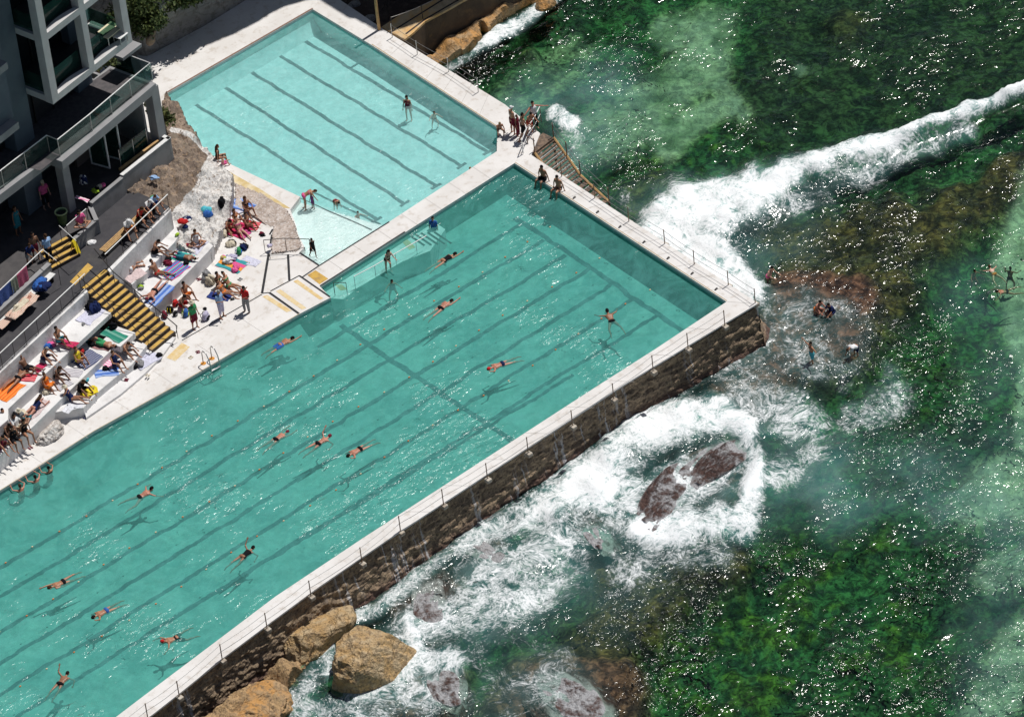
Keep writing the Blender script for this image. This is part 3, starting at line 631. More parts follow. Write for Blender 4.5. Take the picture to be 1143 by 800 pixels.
# pull the top of the face back under the coping (shadow gap)
def inset(P_, d):
    out = []
    for i, p in enumerate(P_):
        a = P_[max(0, i-1)]; b = P_[min(len(P_)-1, i+1)]; t_ = (b-a).normalized(); n_ = Vector((-t_.y, t_.x))
        if n_.y < 0: n_ = -n_
        out.append(p+n_*d)
    return out
sw_top = inset(SO, .16); sw_top[0] = SO[0]+Vector((-.1, .1))
sea_wall = loft_wall(sw_top, ft, -.3, SEA-.5, 'sea_wall', SWM, seed=3, amp=.24)
tag(sea_wall, 'rough brown stone sea wall streaked with overflow water below the seaward coping', 'sea wall')
mb = MB(); mb.prism(UP(coping_in)+inset(SO, .2)[::-1], -3.2, -.102); mb.build('wall_core', SWM, None); core = bpy.data.objects['wall_core']; core.parent = sea_wall
# rounded east end of the sea wall
e_top = [Vector(p) for p in UP([(846, 338.5), (840, 334), (760, 282), (637, 202), (596, 175)])]
e_foot = [Vector(p) for p in UP([(858, 392), (868, 372), (782, 312), (662, 236), (612, 205)], SEA-.3)]
e_top = [e_top[0]+Vector((-.05, .1))]+[p+Vector((-.03, 0)) for p in e_top[1:]]
end_wall = loft_wall(e_top, e_foot, -.25, SEA-.5, 'end_sea_wall', SWM, seed=9, amp=.2)
tag(end_wall, 'dark stone sea wall below the short end of the lap pool by the breaking wave', 'sea wall')

# ---- rocks
def wash_mat():
    t = NT('wet_rock_with_running_foam')
    n1 = t.noise(1.6, 8, .7); n2 = t.noise(6, 8, .7); col = t.mix(t.mapr(n1, .38, .62), (.08, .045, .038), (.18, .1, .08)); col = t.mix(t.mapr(n2, .48, .62, 0, .8), col, (.03, .02, .018)); col = t.mix(t.mapr(t.noise(16, 4, .7), .6, .72, 0, .5), col, (.4, .34, .32))
    fr_ = t.noise(2.2, 9, .72, t.mapping((.6, 2.2, 1), R(30)), dist=.5); z = t.n('ShaderNodeSeparateXYZ'); t.l(t.co, z.inputs[0])
    gp_ = t.n('ShaderNodeNewGeometry'); sz_ = t.n('ShaderNodeSeparateXYZ'); t.l(gp_.outputs['Position'], sz_.inputs[0])
    fz = t.mapr(t.math('ADD', sz_.outputs[2], t.math('MULTIPLY', t.math('SUBTRACT', n1, .5), 1.1)), SEA-.02, SEA+.2, .9, 0)
    fz = t.math('MULTIPLY', fz, t.mapr(sz_.outputs[2], SEA-.14, SEA-.02)); a = t.math('MAXIMUM', t.mapr(fr_, .5, .66, 0, .55), fz)
    col = t.mix(a, col, (.8, .8, .82))
    return t.done(t.bsdf(col, .35, normal=t.bump(t.math('ADD', t.math('MULTIPLY', n1, 1.6), n2), 1., .4), spec=.6))
ROCK_WASH = wash_mat()
def boulder(name, c, size, mat, label, cat='rock', seed=0, rz=0., sub=5, rough=.16, flat=.35, group=None, sq=.7, cuts=9):
    bm = bmesh.new(); bmesh.ops.create_icosphere(bm, subdivisions=sub, radius=1)
    V = np.array([v.co[:] for v in bm.verts])
    Vs = np.sign(V)*np.abs(V)**sq; Vs /= np.maximum(np.linalg.norm(Vs, axis=1, keepdims=True), 1e-6)**.55
    r = 1+rough*2*(fbm(V[:, 0]*1.3+V[:, 2]*2.1+seed*7.1, V[:, 1]*1.4-V[:, 2]*1.2+seed*3.3, 5, seed)-.5)
    # planar cuts
    rs = np.random.default_rng(seed)
    P_ = Vs*r[:, None]
    for k in range(cuts):
        n_ = rs.normal(size=3); n_ /= np.linalg.norm(n_); n_[2] = abs(n_[2])*.8; n_ /= np.linalg.norm(n_); h_ = .62+.25*rs.random(); d_ = P_@n_
        P_ -= np.maximum(d_-h_, 0)[:, None]*n_*.9
    P_ += (.16*(fbm(P_[:, 0]*2.6+P_[:, 2]*2+seed, P_[:, 1]*2.6-P_[:, 2]*1.5, 4, seed+6)-.5))[:, None]*V
    P_ += .05*(fbm(P_[:, 0]*6+P_[:, 2]*4, P_[:, 1]*6-P_[:, 2]*3, 4, seed+3)-.5)[:, None]*V*2
    for v, p in zip(bm.verts, P_): v.co = (p[0]*size[0], p[1]*size[1], p[2]*size[2])
    me = bpy.data.meshes.new(name); bm.to_mesh(me); bm.free()
    ob = link(name, me, mat); ob.location = c; ob.rotation_euler = (0, 0, rz)
    tag(ob, label, cat, group); return ob
pool_ang = R(0)
boulder('boulder', U(414, 740, -2.4)+Vector((0, 0, .1)), (2.45, 2.1, 1.8), ROCK_TAN, 'big rounded tan boulder standing alone in the white water', 'boulder', 5, R(20), rough=.14, cuts=5)
boulder('boulder', U(352, 712, -2.3), (2.5, 1.0, 1.2), ROCK_TAN, 'long tan rock leaning at the foot of the sea wall, left of the lone boulder', 'boulder', 8, R(8), rough=.22, cuts=6)
boulder('boulder', U(318, 758, -2.5), (.8, .7, .6), ROCK_TAN, 'small brown stone between the rocks below the sea wall', 'boulder', 12, R(30))
boulder('boulder', U(285, 792, -2.3), (2.0, 1.3, 1.25), ROCK_ORANGE, 'orange tan rock below the sea wall at the bottom edge', 'boulder', 14, R(-6), rough=.26, cuts=5)
for k, (x, y, sx, sy, sz, lab) in enumerate([(798, 518, 2.5, 1.2, .55, 'wet red brown rock rising inside the white foam ring'), (738, 556, 2.6, 1.1, .42, 'low wet rock in the foam left of the ring'),
        (648, 563, .8, .5, .42, 'small rust coloured rock tip poking from the foam'), (476, 668, 2.5, 1.1, .4, 'wet brown rock just above the lone boulder, washed by foam'),
        (500, 768, 1.8, .9, .35, 'dark wet rock awash right of the lone boulder'), (668, 597, 1.5, .7, .32, 'dark low rock awash below the rust coloured tip'),
        (640, 780, 2.6, 1.5, .35, 'dark rock slab awash at the bottom of the surf'), (540, 612, 1.2, .6, .3, 'small dark rock awash near the foot of the sea wall')]):
    boulder('wet_rock', U(x, y, SEA)+Vector((0, 0, (.16 if k < 2 else .03)-sz*1.9*.9)), (sx*1.2, sy*1.2, sz*1.9), ROCK_WASH, lab, 'rock', 30+k, R(12*k)+.2, 5, .34, cuts=0)

# heightfield rock banks
def inpoly(X, Y, poly):
    ins = np.zeros(X.shape, bool); n = len(poly); j = n-1
    for i in range(n):
        xi, yi = poly[i]; xj, yj = poly[j]
        with np.errstate(divide='ignore', invalid='ignore'):
            ins ^= ((yi > Y) != (yj > Y)) & (X < (xj-xi)*(Y-yi)/(yj-yi+1e-12)+xi)
        j = i
    return ins
def field(name, poly_px, ctrl, mat, res=.12, amp=.25, freq=.9, seed=0, label=None, cat=None, kind=None, power=3., white=None, ridge_=0.):
    """rock ground interpolated through surveyed spot heights (px, py, z)"""
    C = np.array([[*U(x, y, z).xy, z] for x, y, z in ctrl])
    P_ = [tuple(U(x, y, z).xy) for x, y, z in poly_px]
    xs_ = np.arange(min(p[0] for p in P_)-res, max(p[0] for p in P_)+res, res); ys_ = np.arange(min(p[1] for p in P_)-res, max(p[1] for p in P_)+res, res)
    X_, Y_ = np.meshgrid(xs_, ys_, indexing='ij'); num = 0; den = 0
    for a, b, z in C:
        w = 1/(np.hypot(X_-a, Y_-b)+.05)**power; num = num+w*z; den = den+w
    Z_ = num/den+amp*2*(fbm(X_*freq, Y_*freq, 5, seed)-.5)
    if ridge_:
        rr_ = 1-np.abs(2*fbm((X_*.9+Y_*.5)*freq*.8, (Y_-.4*X_)*freq*2.2, 4, seed+9)-1); Z_ = Z_+ridge_*(rr_-.7)
    ins = inpoly(X_, Y_, P_)
    me = grid_mesh(name, xs_, ys_, Z_)
    if white is not None:
        pxx, pyy = PX(X_, Y_, Z_); cm = np.zeros_like(X_)
        for st in white: cm = np.maximum(cm, stroke(pxx, pyy, st, .35, .5, .09, seed+20))
        fattr(me, 'paint', cm)
    bm = bmesh.new(); bm.from_mesh(me); bm.verts.ensure_lookup_table()
    fl = ins.ravel(); bmesh.ops.delete(bm, geom=[v for v, k in zip(list(bm.verts), fl) if not k], context='VERTS')
    # skirt
    be = [e for e in bm.edges if e.is_boundary]
    r_ = bmesh.ops.extrude_edge_only(bm, edges=be)
    for g in r_['geom']:
        if isinstance(g, bmesh.types.BMVert): g.co.z -= .9
    for f_ in bm.faces: f_.smooth = False
    bm.to_mesh(me); bm.free()
    return tag(link(name, me, mat), label, cat, kind=kind)
def bank_mat():
    t = NT('part_whitewashed_sandstone')
    n1 = t.noise(1.1, 8, .68); n2 = t.noise(4.5, 8, .72)
    col = t.mix(t.mapr(n1, .38, .6), (.33, .255, .2), (.2, .155, .125)); col = t.mix(t.mapr(n2, .52, .66, 0, .6), col, (.5, .34, .2))
    p = t.attr('paint'); pf = t.mapr(t.math('ADD', p, t.math('MULTIPLY', t.math('SUBTRACT', n2, .5), 1.1)), .42, .6)
    wht = t.mix(t.mapr(n2, .53, .66), (.7, .68, .66), (.36, .28, .22))
    col = t.mix(pf, col, wht)
    return t.done(t.bsdf(col, .85, normal=t.bump(t.math('ADD', n1, t.math('MULTIPLY', n2, .5)), 1., .2), spec=.2))
BANK = bank_mat()
field('rock_bank', [(150, 226, 2.2), (136, 214, 2.75), (192, 172, 2.4), (186, 150, 2.), (180, 112, .6), (186, 106, 0), (206, 134, 0), (223, 161, 0), (239, 175, 0), (250, 186, 0), (262, 204, 0), (262, 232, 0), (252, 262, 0), (236, 290, .3), (222, 285, 1.0), (196, 268, 1.6), (192, 240, 2.3)],
      [(138, 216, 2.8), (152, 205, 2.9), (172, 190, 2.8), (192, 176, 2.6), (186, 150, 2.2), (182, 118, 1.2), (190, 112, .3), (205, 137, .35), (222, 163, .2), (238, 176, .1), (250, 190, .05), (215, 185, 1.6), (222, 205, 1.2), (200, 205, 2.2), (180, 215, 2.5), (160, 225, 2.5), (205, 235, 1.5), (220, 240, .7), (240, 215, .3), (245, 250, .1), (225, 262, .9), (236, 275, .75), (245, 280, .2), (205, 258, 1.3), (196, 262, 1.3), (208, 150, 1.1)],
      BANK, .09, .26, 1.5, 3, 'grey brown sandstone bank, partly painted white, between the building and the pools', 'rock',
      white=[[(238, 178, 8), (232, 205, 13), (222, 225, 15), (205, 240, 14), (240, 250, 26), (215, 262, 20), (243, 232, 24), (248, 200, 20), (240, 188, 12), (225, 280, 16)], [(193, 145, 3), (212, 150, 3), (232, 168, 4)]], ridge_=.5)
LEDGE = rock_mat('wet_brown_tan_ledge', (.56, .37, .19), (.42, .29, .16), (.18, .12, .08), 1.7, 1.1)
field('rock_ledge', [(385, 676, -1.9), (392, 690, -2.7), (372, 716, -2.8), (345, 748, -2.8), (325, 772, -2.8), (322, 800, -2.8), (300, 840, -2.8), (180, 880, -2.8), (190, 830, -1.6), (300, 748, -1.6), (345, 712, -1.6)],
      [(385, 680, -2.1), (350, 712, -1.6), (310, 742, -1.4), (265, 775, -1.35), (220, 806, -1.5), (372, 705, -2.4), (340, 742, -2.4), (318, 775, -2.5), (290, 800, -1.9), (300, 770, -1.6), (250, 815, -1.7), (310, 830, -2.9)], LEDGE, .1, .24, 1.0, 44,
      'brown stepped rock ledge along the foot of the sea wall at the bottom left', 'rock', ridge_=.4)
# flat brownish rock by the paddling corner
FLATROCK = rock_mat('pink_brown_flat_rock', (.5, .42, .37), (.34, .27, .23), (.66, .62, .6), 2.2, .5)
field('flat_rock', [(262, 232, 0), (262, 205, 0), (292, 217, 0), (322, 236, 0), (330, 252, 0), (333, 262, 0), (338, 275, 0), (333, 281, 0), (302, 284, 0), (304, 254, 0), (292, 250, 0), (278, 240, 0)],
      [(270, 222, .12), (300, 236, .16), (325, 255, .12), (318, 272, .1), (280, 232, .08), (334, 278, .05), (304, 252, .05)], FLATROCK, .1, .07, 1.6, 8,
      'flat pinkish brown rock beside the paddling corner of the small pool', 'rock')
# slope and rocks north of the small pool
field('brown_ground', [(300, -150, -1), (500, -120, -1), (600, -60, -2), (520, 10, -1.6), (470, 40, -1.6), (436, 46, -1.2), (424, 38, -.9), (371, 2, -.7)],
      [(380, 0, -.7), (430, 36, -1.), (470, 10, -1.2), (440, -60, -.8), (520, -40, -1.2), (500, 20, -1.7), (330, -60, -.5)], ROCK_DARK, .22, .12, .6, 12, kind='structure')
for k, (x, y, r_, lab) in enumerate([(394, 6, .55, 'pale loose stone on the shaded ground nearest the deck corner'), (412, 21, .42, 'pale loose stone beside the timber pole')]):
    boulder('loose_stone', U(x, y, -.75), (r_, r_*.7, r_*.5), ROCK_CLIFF, lab, 'stone', 60+k, 0, 3)
ORW = simple('orange_stained_concrete', (.62, .38, .16), (.55, .42, .26), 1.2, .85, bump=.4, bs=8, spec=.2, dirt=(.34, .24, .14), dirt_amt=.7, dscale=2)
BRW = simple('dark_stained_wall', (.11, .075, .05), (.07, .05, .037), .9, .8, bump=.4, bs=6, spec=.3, dirt=(.2, .12, .06), dirt_amt=.6)
ow = empty('coastal_walkway', U(480, 10, -.2), label='orange stained concrete walkway on a dark wall above the rocks', cat='walkway')
wl = [(425.4, 30.5), (446, 17), (485.6, 0), (560, -38)]; wr = [(452, 44), (462, 36), (474.4, 24), (500, 10.5), (516.5, 1), (590, -38)]
mb = MB(); mb.prism(UP(wl+wr[::-1], -.06), -2.9, -.2); mb.build('retaining_wall', BRW, ow)
mb = MB(); mb.prism(UP(wl+wr[::-1], -.06), -.2, -.06); mb.build('walking_surface', ORW, ow)
mb = MB()
for a, b in [((430, 40), (494, 0)), ((494, 0), (550, -32)), ((453, 38), (474, 22)), ((474, 22), (560, -28))]:
    A_, B_ = U(*a, -.05), U(*b, -.05); d = (B_-A_).normalized(); n_ = Vector((-d.y, d.x, 0))*.06
    mb.add([tuple(A_-n_), tuple(B_-n_), tuple(B_+n_), tuple(A_+n_)], [(0, 1, 2, 3)])
mb.build('joint_line', DARKM, ow)
field('rock_shelf', [(464, 60, -1.5), (500, 37, -1.6), (536, 18, -1.7), (566, -6, -1.7), (610, -25, -2), (606, 2, -2.8), (588, 10, -2.8), (572, 22, -2.9), (556, 34, -2.9), (548, 45, -2.9), (536, 40, -2.9), (540, 50, -2.9), (530, 62, -2.9), (512, 70, -2.9), (500, 76, -2.9), (482, 78, -2.9)],
      [(480, 62, -1.9), (505, 45, -1.7), (536, 24, -1.7), (560, 6, -1.7), (590, 0, -2.2), (500, 66, -2.2), (522, 58, -2.2), (548, 40, -2.4), (575, 20, -2.5), (485, 75, -2.7), (600, 4, -2.6), (530, 42, -1.9)], ROCK_ORANGE, .12, .18, 1., 15,
      'orange sandstone shelf between the stained walkway wall and the sea', 'rock', ridge_=.25)
boulder('wet_rock', U(610, 1, -2.4), (.9, .6, .5), ROCK_ORANGE, 'small orange rock in the white water at the top edge', 'rock', 71, .3, 4)

# cliff behind the small pool, its unseen height and bulge shaped to throw the shade on the deck
cl = [(-15, 33), (-11.5, 29.5), (-9.2, 26.8), (-7.4, 24.2), (-3.3, 24.1), (.1, 24.3), (3.2, 23.6), (5, 22.7), (8, 22.3), (10.5, 22.4), (12.5, 21.8), (12.9, 21), (13.1, 18.2), (13.5, 16.2), (15, 15), (18, 14.4), (24, 19), (34, 30), (30, 60), (-14, 60)]
def cliff(name, path, h, mat, seed):
    pts = [Vector(p) for p in path]; d = [0]
    for i in range(1, len(pts)): d.append(d[-1]+(pts[i]-pts[i-1]).length)
    n = int(d[-1]/.35); nz = 60; S_ = np.linspace(0, d[-1], n); V_ = []
    for s in S_:
        i = min(max(j for j in range(len(d)) if d[j] <= s+1e-9), len(d)-2); V_.append(pts[i].lerp(pts[i+1], (s-d[i])/(d[i+1]-d[i])))
    vs = []; H = h*(.94+.2*(fbm(S_*.35, S_*0, 4, seed)-.5)+.05*(fbm(S_*1.6, S_*0+3, 3, seed)-.5))
    for i in range(n):
        a = V_[max(i-1, 0)]; b = V_[min(i+1, n-1)]; t_ = (b-a).normalized(); nn_ = Vector((t_.y, -t_.x))
        for k in range(nz):
            z = H[i]*k/(nz-1)
            o = 1.0*(float(fbm(np.array([S_[i]*.45]), np.array([z*.9]), 5, seed+4)[0])-.5)*min(1, k/6)-.02*z
            p = V_[i]+nn_*o; vs.append((p.x, p.y, z-.2))
    fs = [(i*nz+k, (i+1)*nz+k, (i+1)*nz+k+1, i*nz+k+1) for i in range(n-1) for k in range(nz-1)]
    mb = MB(); mb.add(vs, fs)
    top = [vs[i*nz+nz-1] for i in range(n)]; cx = sum(t_[0] for t_ in top)/n; cy = 40
    o = len(mb.v); mb.v.append((cx, cy, h)); 
    for i in range(n-1): mb.f.append((i*nz+nz-1, (i+1)*nz+nz-1, o)); mb.m.append(0)
    return mb.build(name, mat)
tag(cliff('sandstone_cliff', cl, 23.5, ROCK_CLIFF, 77), 'pale grey sandstone cliff rising behind the shaded pool deck', 'cliff')

# shrubs on the cliff foot beside the building
def shrub(name, c, size, n, label, cat='shrub', seed=0, leaf=.13, mat=None):
    rs = np.random.default_rng(seed); root = empty(name, c, 0, label, cat)
    mb = MB()
    for k in range(7):
        a = rs.random()*6.28; b = Vector((math.cos(a)*size[0]*.5, math.sin(a)*size[1]*.5, size[2]*.6)); mb.tube([(0, 0, -.2), tuple(b*.5+Vector((0, 0, .1))), tuple(b)], [.05, .035, .012], 5)
    mb.build('stem', WOOD, root, local=True)
    mb = MB(); cl_ = rs.normal(size=(22, 3)); cl_ /= np.linalg.norm(cl_, axis=1, keepdims=True); cl_ *= rs.random((22, 1))**.4
    for i in range(n):
        q = cl_[rs.integers(22)]*.8+rs.normal(size=3)*.17
        p = np.array([q[0]*size[0], q[1]*size[1], max(-.1, q[2]*size[2]*.5+size[2]*.5)])
        a, b = rs.normal(size=3), rs.normal(size=3); a /= np.linalg.norm(a); b -= a*(a@b); b /= np.linalg.norm(b); s_ = leaf*(.5+rs.random())
        mb.add([p-a*s_, p+b*s_*.45, p+a*s_, p-b*s_*.45], [(0, 1, 2, 3)])
    mb.build('foliage', mat or LEAF, root, local=True)
    return root
LEAF2 = simple('olive_leaves', (.09, .1, .025), (.05, .07, .02), 3, .7)
shrub('cliff_shrub', U(156, 38, 2.2), (1.9, 1.6, 3.2), 5200, 'dark green shrub mass on the cliff beside the white balcony frame', seed=1)
shrub('cliff_shrub', U(172, 40, 2.4), (1.1, .9, 1.9), 2200, 'smaller dark shrub hanging just above the shaded deck', seed=2)
shrub('cliff_shrub', (-11.9, 22.6, 2.2), (1.6, 1.3, 2.2), 2600, 'olive shrub behind the glass balcony corner', seed=3, mat=LEAF2)
shrub('cliff_shrub', (-12.2, 16.6, 1.9), (.6, 1.5, .9), 1400, 'low olive shrub strip beside the corner column', seed=4, mat=LEAF2)
shrub('cliff_shrub', U(215, 2, 2.6), (2.6, .9, 1.6), 2600, 'dark shrub fringe along the top of the cliff face', seed=5)
lz = U(168, 45, 2.2); mb = MB(); mb.ball((0, 0, 0), .34, 0, 14, 8, (1, .45, 1.1)); o = mb.build('rusty_disc', RUSTM, local=True, smooth=True); o.location = lz; tag(o, 'round rusty brown disc on the cliff foot', 'disc')

# ================================================================== TERRACES, STAIRS AND WALKWAY
def block(name, pxs, z, zb, mat, label, cat='terrace', bevel=.03):
    mb = MB(); mb.prism(UP(pxs, z), zb, z); return tag(mb.build(name, mat, bevel=bevel), label, cat)
bk = 40
tg = 'whitewashed seating terraces'
block('terrace_step', [(-90, 552), (9, 468), (9, 456), (82, 387.5), (60, 382), (95, 338), (40, 330), (-90, 440)], 1.8, -.2, TERR, 'highest white seating terrace left of the yellow stairs, with the orange towel')
block('terrace_step', [(84, 386), (124, 349), (109, 343), (95, 338), (48, 372), (56, 376)], 2.02, 1.7, TERR, 'short raised white step at the top of the left terraces under the dark bag', bevel=.02)
block('terrace_step', [(-60, 560), (37.5, 475), (100, 414), (131, 384), (110, 366), (60, 380), (-60, 520)], 1.05, -.2, TERR, 'middle white seating terrace left of the stairs with the navy striped towel')
block('terrace_step', [(134, 387), (151, 371), (131, 364), (114, 380)], 1.3, .9, TERR, 'raised white step beside the stairs under the green towel', bevel=.02)
block('terrace_step', [(61, 460), (93, 455), (109, 437.5), (130, 420), (147, 407), (164, 385), (150, 376), (110, 390), (60, 440)], .6, -.2, TERR, 'lowest white seating terrace left of the stairs with the yellow towel')
block('terrace_kerb', [(96, 466), (134, 440), (160, 418), (180, 398), (196, 376), (172, 374), (150, 390), (90, 440)], .16, -.2, TERR, 'low white kerb platform at the foot of the yellow stairs', 'kerb', .02)
boulder('terrace_rock', U(58, 483, .15), (.95, .5, .42), rock_mat('whitewashed_rock', (.72, .69, .66), (.5, .45, .41), (.2, .17, .15), 2, .7), 'rough whitewashed rock at the foot of the left terraces', 'rock', 91, R(20), 5, .34, cuts=3)
block('terrace_step', [(147, 317.5), (175, 291), (195, 270), (200, 262), (192, 240), (120, 300)], 1.5, -.2, TERR, 'upper white seating terrace right of the stairs below the dark walkway')
block('terrace_step', [(166, 346), (200, 314), (231, 282), (238, 274), (215, 258), (194, 262), (140, 310)], .95, -.2, TERR, 'lower white seating terrace right of the stairs with the striped beach towels')
block('terrace_wall', [(122.5, 304), (191, 234), (188.5, 231), (119.5, 300.5)], 2.82, 0, WHITE_ROUGH, 'whitewashed wall below the dark walkway, right of the stairs', 'wall', .02)
block('terrace_wall', [(-60, 472), (98, 325), (95, 321.5), (-60, 466)], 2.82, 0, WHITE_ROUGH, 'whitewashed wall below the dark walkway, left of the stairs', 'wall', .02)
# walkway
mb = MB(); mb.prism(UP([(-90, 495), (94.5, 320.5), (112, 303), (119, 299.5), (189, 230.5), (150, 213), (137, 215), (100, 240), (40, 280), (-90, 400)], 2.75), 0, 2.75)
tag(mb.build('upper_walkway', ASPH), kind='structure')
# main stairs
SA, SB, SC, SD = U(195, 374.6, .15), U(171.5, 393, .15), U(112.5, 303.5, 2.75), U(94.5, 317.7, 2.75)
st = empty('yellow_stairs', (SA+SB)/2, label='wide stairs with worn yellow treads between the white terraces', cat='stairs')
N = 14
low = ((SA+SB)/2).to_2d(); hi = ((SC+SD)/2).to_2d(); sdv = (hi-low).normalized(); swv = Vector((sdv.y, -sdv.x)); half = .97; run = (hi-low).length/N
DSTEP = simple('dark_step_nosing', (.045, .035, .03), (.08, .06, .045), 6, .85)
for k in range(N):
    z1 = .15+(k+1)*(2.6/N); a = low+sdv*run*k; b = low+sdv*run*(k+1)
    mb = MB(); mb.prism([a-swv*half, a+swv*half, b+swv*half, b-swv*half], 0., z1); o = mb.build('step', DSTEP, st)
    mb = MB(); q = a+sdv*.05; b2 = b-sdv*.06; mb.prism([q-swv*(half-.04), q+swv*(half-.04), b2+swv*(half-.04), b2-swv*(half-.04)], z1+.002, z1+.014); t_ = mb.build('yellow_tread', YELLOW, st); 
    t_.location = (0, 0, 0)
mb = MB(); mb.prism([low-swv*(half+.02), low-swv*(half+.2), hi-swv*(half+.2), hi-swv*(half+.02)], 0, .3); mb.build('side_kerb', TERR, st)
def rail(name, pts, r=.022, mat=DARKM, posts=(), h=1., label=None, cat='handrail', parent=None, pmat=None, post_r=.018, mid=()):
    root = parent or empty(name, pts[0], label=label, cat=cat)
    mb = MB(); mb.tube([tuple(p) for p in pts], r, 7); mb.build('rail', mat, root)
    for dz in mid:
        mb = MB(); mb.tube([(p[0], p[1], p[2]-dz) for p in pts], r*.6, 6); mb.build('lower_rail', pmat or mat, root)
    for p in posts:
        mb = MB(); mb.tube([(p[0], p[1], p[2]-h), tuple(p)], post_r, 6); mb.build('post', pmat or mat, root)
    return root
hp = [U(105, 277.5, 3.9), U(126, 303, 3.6), U(197.7, 364, 1.1), U(196.5, 372, .75)]
rail('stair_handrail', hp, .028, DARKM, [hp[1].lerp(hp[2], k) for k in (.0, .33, .66, .98)], .95, 'long black handrail down the right side of the yellow stairs')
hl = [Vector((*(hi-swv*(half+.1)), 3.7)), Vector((*(low-swv*(half+.1)), 1.1))]
rail('stair_handrail', hl, .02, DARKM, [hl[0].lerp(hl[1], k) for k in (.02, .5, .98)], .95, 'thin handrail down the left side of the yellow stairs')
# yellow patches on the walkway and upper stairs
tag(sheet([[(66, 306), (70, 309.5), (79, 302), (75, 299)][::-1], [(78, 314.5), (84, 318), (104, 298), (98, 293.5)], [(88, 303), (93, 306), (103, 296.5), (98, 293)]][1:2], 2.756, 'yellow_patch', YELLOW), kind='structure')
us = empty('upper_stairs', U(73, 297, 2.75), label='short flight of yellow steps up to the building terrace', cat='stairs')
ua, ub = U(58.5, 303, 2.75).to_2d(), U(90, 286, 2.75).to_2d(); ud = (ub-ua).normalized(); un = Vector((-ud.y, ud.x))
for k in range(4):
    a = ua+un*.3*k; b = ub+un*.3*k; z1 = 2.75+.1875*(k+1)
    mb = MB(); mb.prism([a, b, b+un*.3, a+un*.3], 2.6, z1); mb.build('step', DSTEP, us)
    mb = MB(); mb.prism([a+un*.04+ud*.04, b+un*.04-ud*.04, b+un*.24-ud*.04, a+un*.24+ud*.04], z1+.002, z1+.014); mb.build('yellow_tread', YELLOW, us)
rp = [U(0, 394, 3.85)+Vector((-6, -1.5, 0)), U(0, 394, 3.85), U(94.5, 305.5, 3.85)]
rail('walkway_railing', rp, .03, WHITEM, [rp[1].lerp(rp[2], k) for k in np.linspace(0, .98, 8)], 1.08, 'long white railing on the walkway edge left of the stairs', pmat=DARKM, mid=(.95,))
rp = [U(117, 284, 3.85), U(174, 229.5, 3.85), U(187, 217, 3.85)]
rail('walkway_railing', rp, .03, WHITEM, [rp[0].lerp(rp[2], k) for k in np.linspace(0.01, .99, 5)], 1.08, 'white topped railing on the walkway edge right of the stairs', pmat=DARKM, mid=(.95,))

# white bench along the retaining wall, right bench
bch = empty('bench', U(30, 338, 3.2), label='long white bench at the foot of the building wall, left part of the walkway', cat='bench')
A_, B_ = U(-30, 395, 3.2), U(62, 305.5, 3.2); d = (B_-A_).normalized(); n_ = Vector((-d.y, d.x, 0))
mb = MB(); mb.prism([(A_-n_*.0).to_2d(), B_.to_2d(), (B_+n_*.42).to_2d(), (A_+n_*.42).to_2d()], 3.14, 3.2); mb.build('seat', WHITEM, bch, bevel=.01)
for k in np.linspace(.03, .97, 6):
    p = A_.lerp(B_, k)+n_*.21; mb = MB(); mb.box((p.x, p.y, 2.945), (.08, .34, .39), math.atan2(d.y, d.x)); mb.build('leg', DARKM, bch)
bch = empty('bench', U(140, 262, 3.2), label='timber bench behind the railing right of the stairs', cat='bench')
A_, B_ = U(118, 281, 3.2), U(176, 227, 3.2); d = (B_-A_).normalized(); n_ = Vector((-d.y, d.x, 0))
mb = MB()
for j in range(4):
    o_ = n_*(.03+.11*j); mb.prism([(A_+o_).to_2d(), (B_+o_).to_2d(), (B_+o_+n_*.09).to_2d(), (A_+o_+n_*.09).to_2d()], 3.15, 3.2)
mb.build('seat', YWOOD, bch)
for k in np.linspace(.05, .95, 4):
    p = A_.lerp(B_, k)+n_*.22; mb = MB(); mb.box((p.x, p.y, 2.95), (.08, .34, .4), math.atan2(d.y, d.x)); mb.build('leg', DARKM, bch)

# ================================================================== BUILDING
BA = R(12.6); bu = Vector((math.cos(BA), math.sin(BA))); bv = Vector((-bu.y, bu.x))
bo = U(69, 180.6, 7.9).to_2d()                    # slab corner = local origin
def BP(a, b): return bo+bu*a+bv*b
bd_ = empty('club_building', (*BP(-2, 4), 2.75), label='grey and white club building with glass balconies in the upper corner', cat='building')
def bbox(name, a0, a1, b0, b1, z0, z1, mat, bevel=0, par=None):
    mb = MB(); mb.prism([BP(a0, b0), BP(a1, b0), BP(a1, b1), BP(a0, b1)], z0, z1); return mb.build(name, mat, par or bd_, bevel=bevel)
# ground-floor terrace with parapets
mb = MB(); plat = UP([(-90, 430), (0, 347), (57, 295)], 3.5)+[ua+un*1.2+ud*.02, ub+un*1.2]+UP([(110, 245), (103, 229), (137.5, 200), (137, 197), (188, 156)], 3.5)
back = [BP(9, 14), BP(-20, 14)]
mb.prism(plat+back, 0, 3.5); mb.build('ground_floor', simple('dark_paving', (.075, .07, .072), (.055, .052, .055), 1.5, .8, dirt=(.13, .12, .12), dirt_amt=.4), bd_)  # base tone lowered to deepen the shade under the slab
def wallseg(name, a, b, z0, z1, th, mat, cap=None):
    a = Vector(a); b = Vector(b); d = (b-a).normalized(); n_ = Vector((-d.y, d.x))
    mb = MB(); mb.prism([a, b, b+n_*th, a+n_*th], z0, z1); o = mb.build(name, mat, bd_, bevel=.01)
    if cap: mb = MB(); mb.prism([a-n_*.02, b-n_*.02, b+n_*(th+.02), a+n_*(th+.02)], z1+.001, z1+.04); mb.build('coping_strip', cap, bd_)
wallseg('retaining_wall', U(-90, 430, 3.6).xy, U(57, 295, 3.6).xy, 2.6, 3.6, .25, GREYW, LGREY)
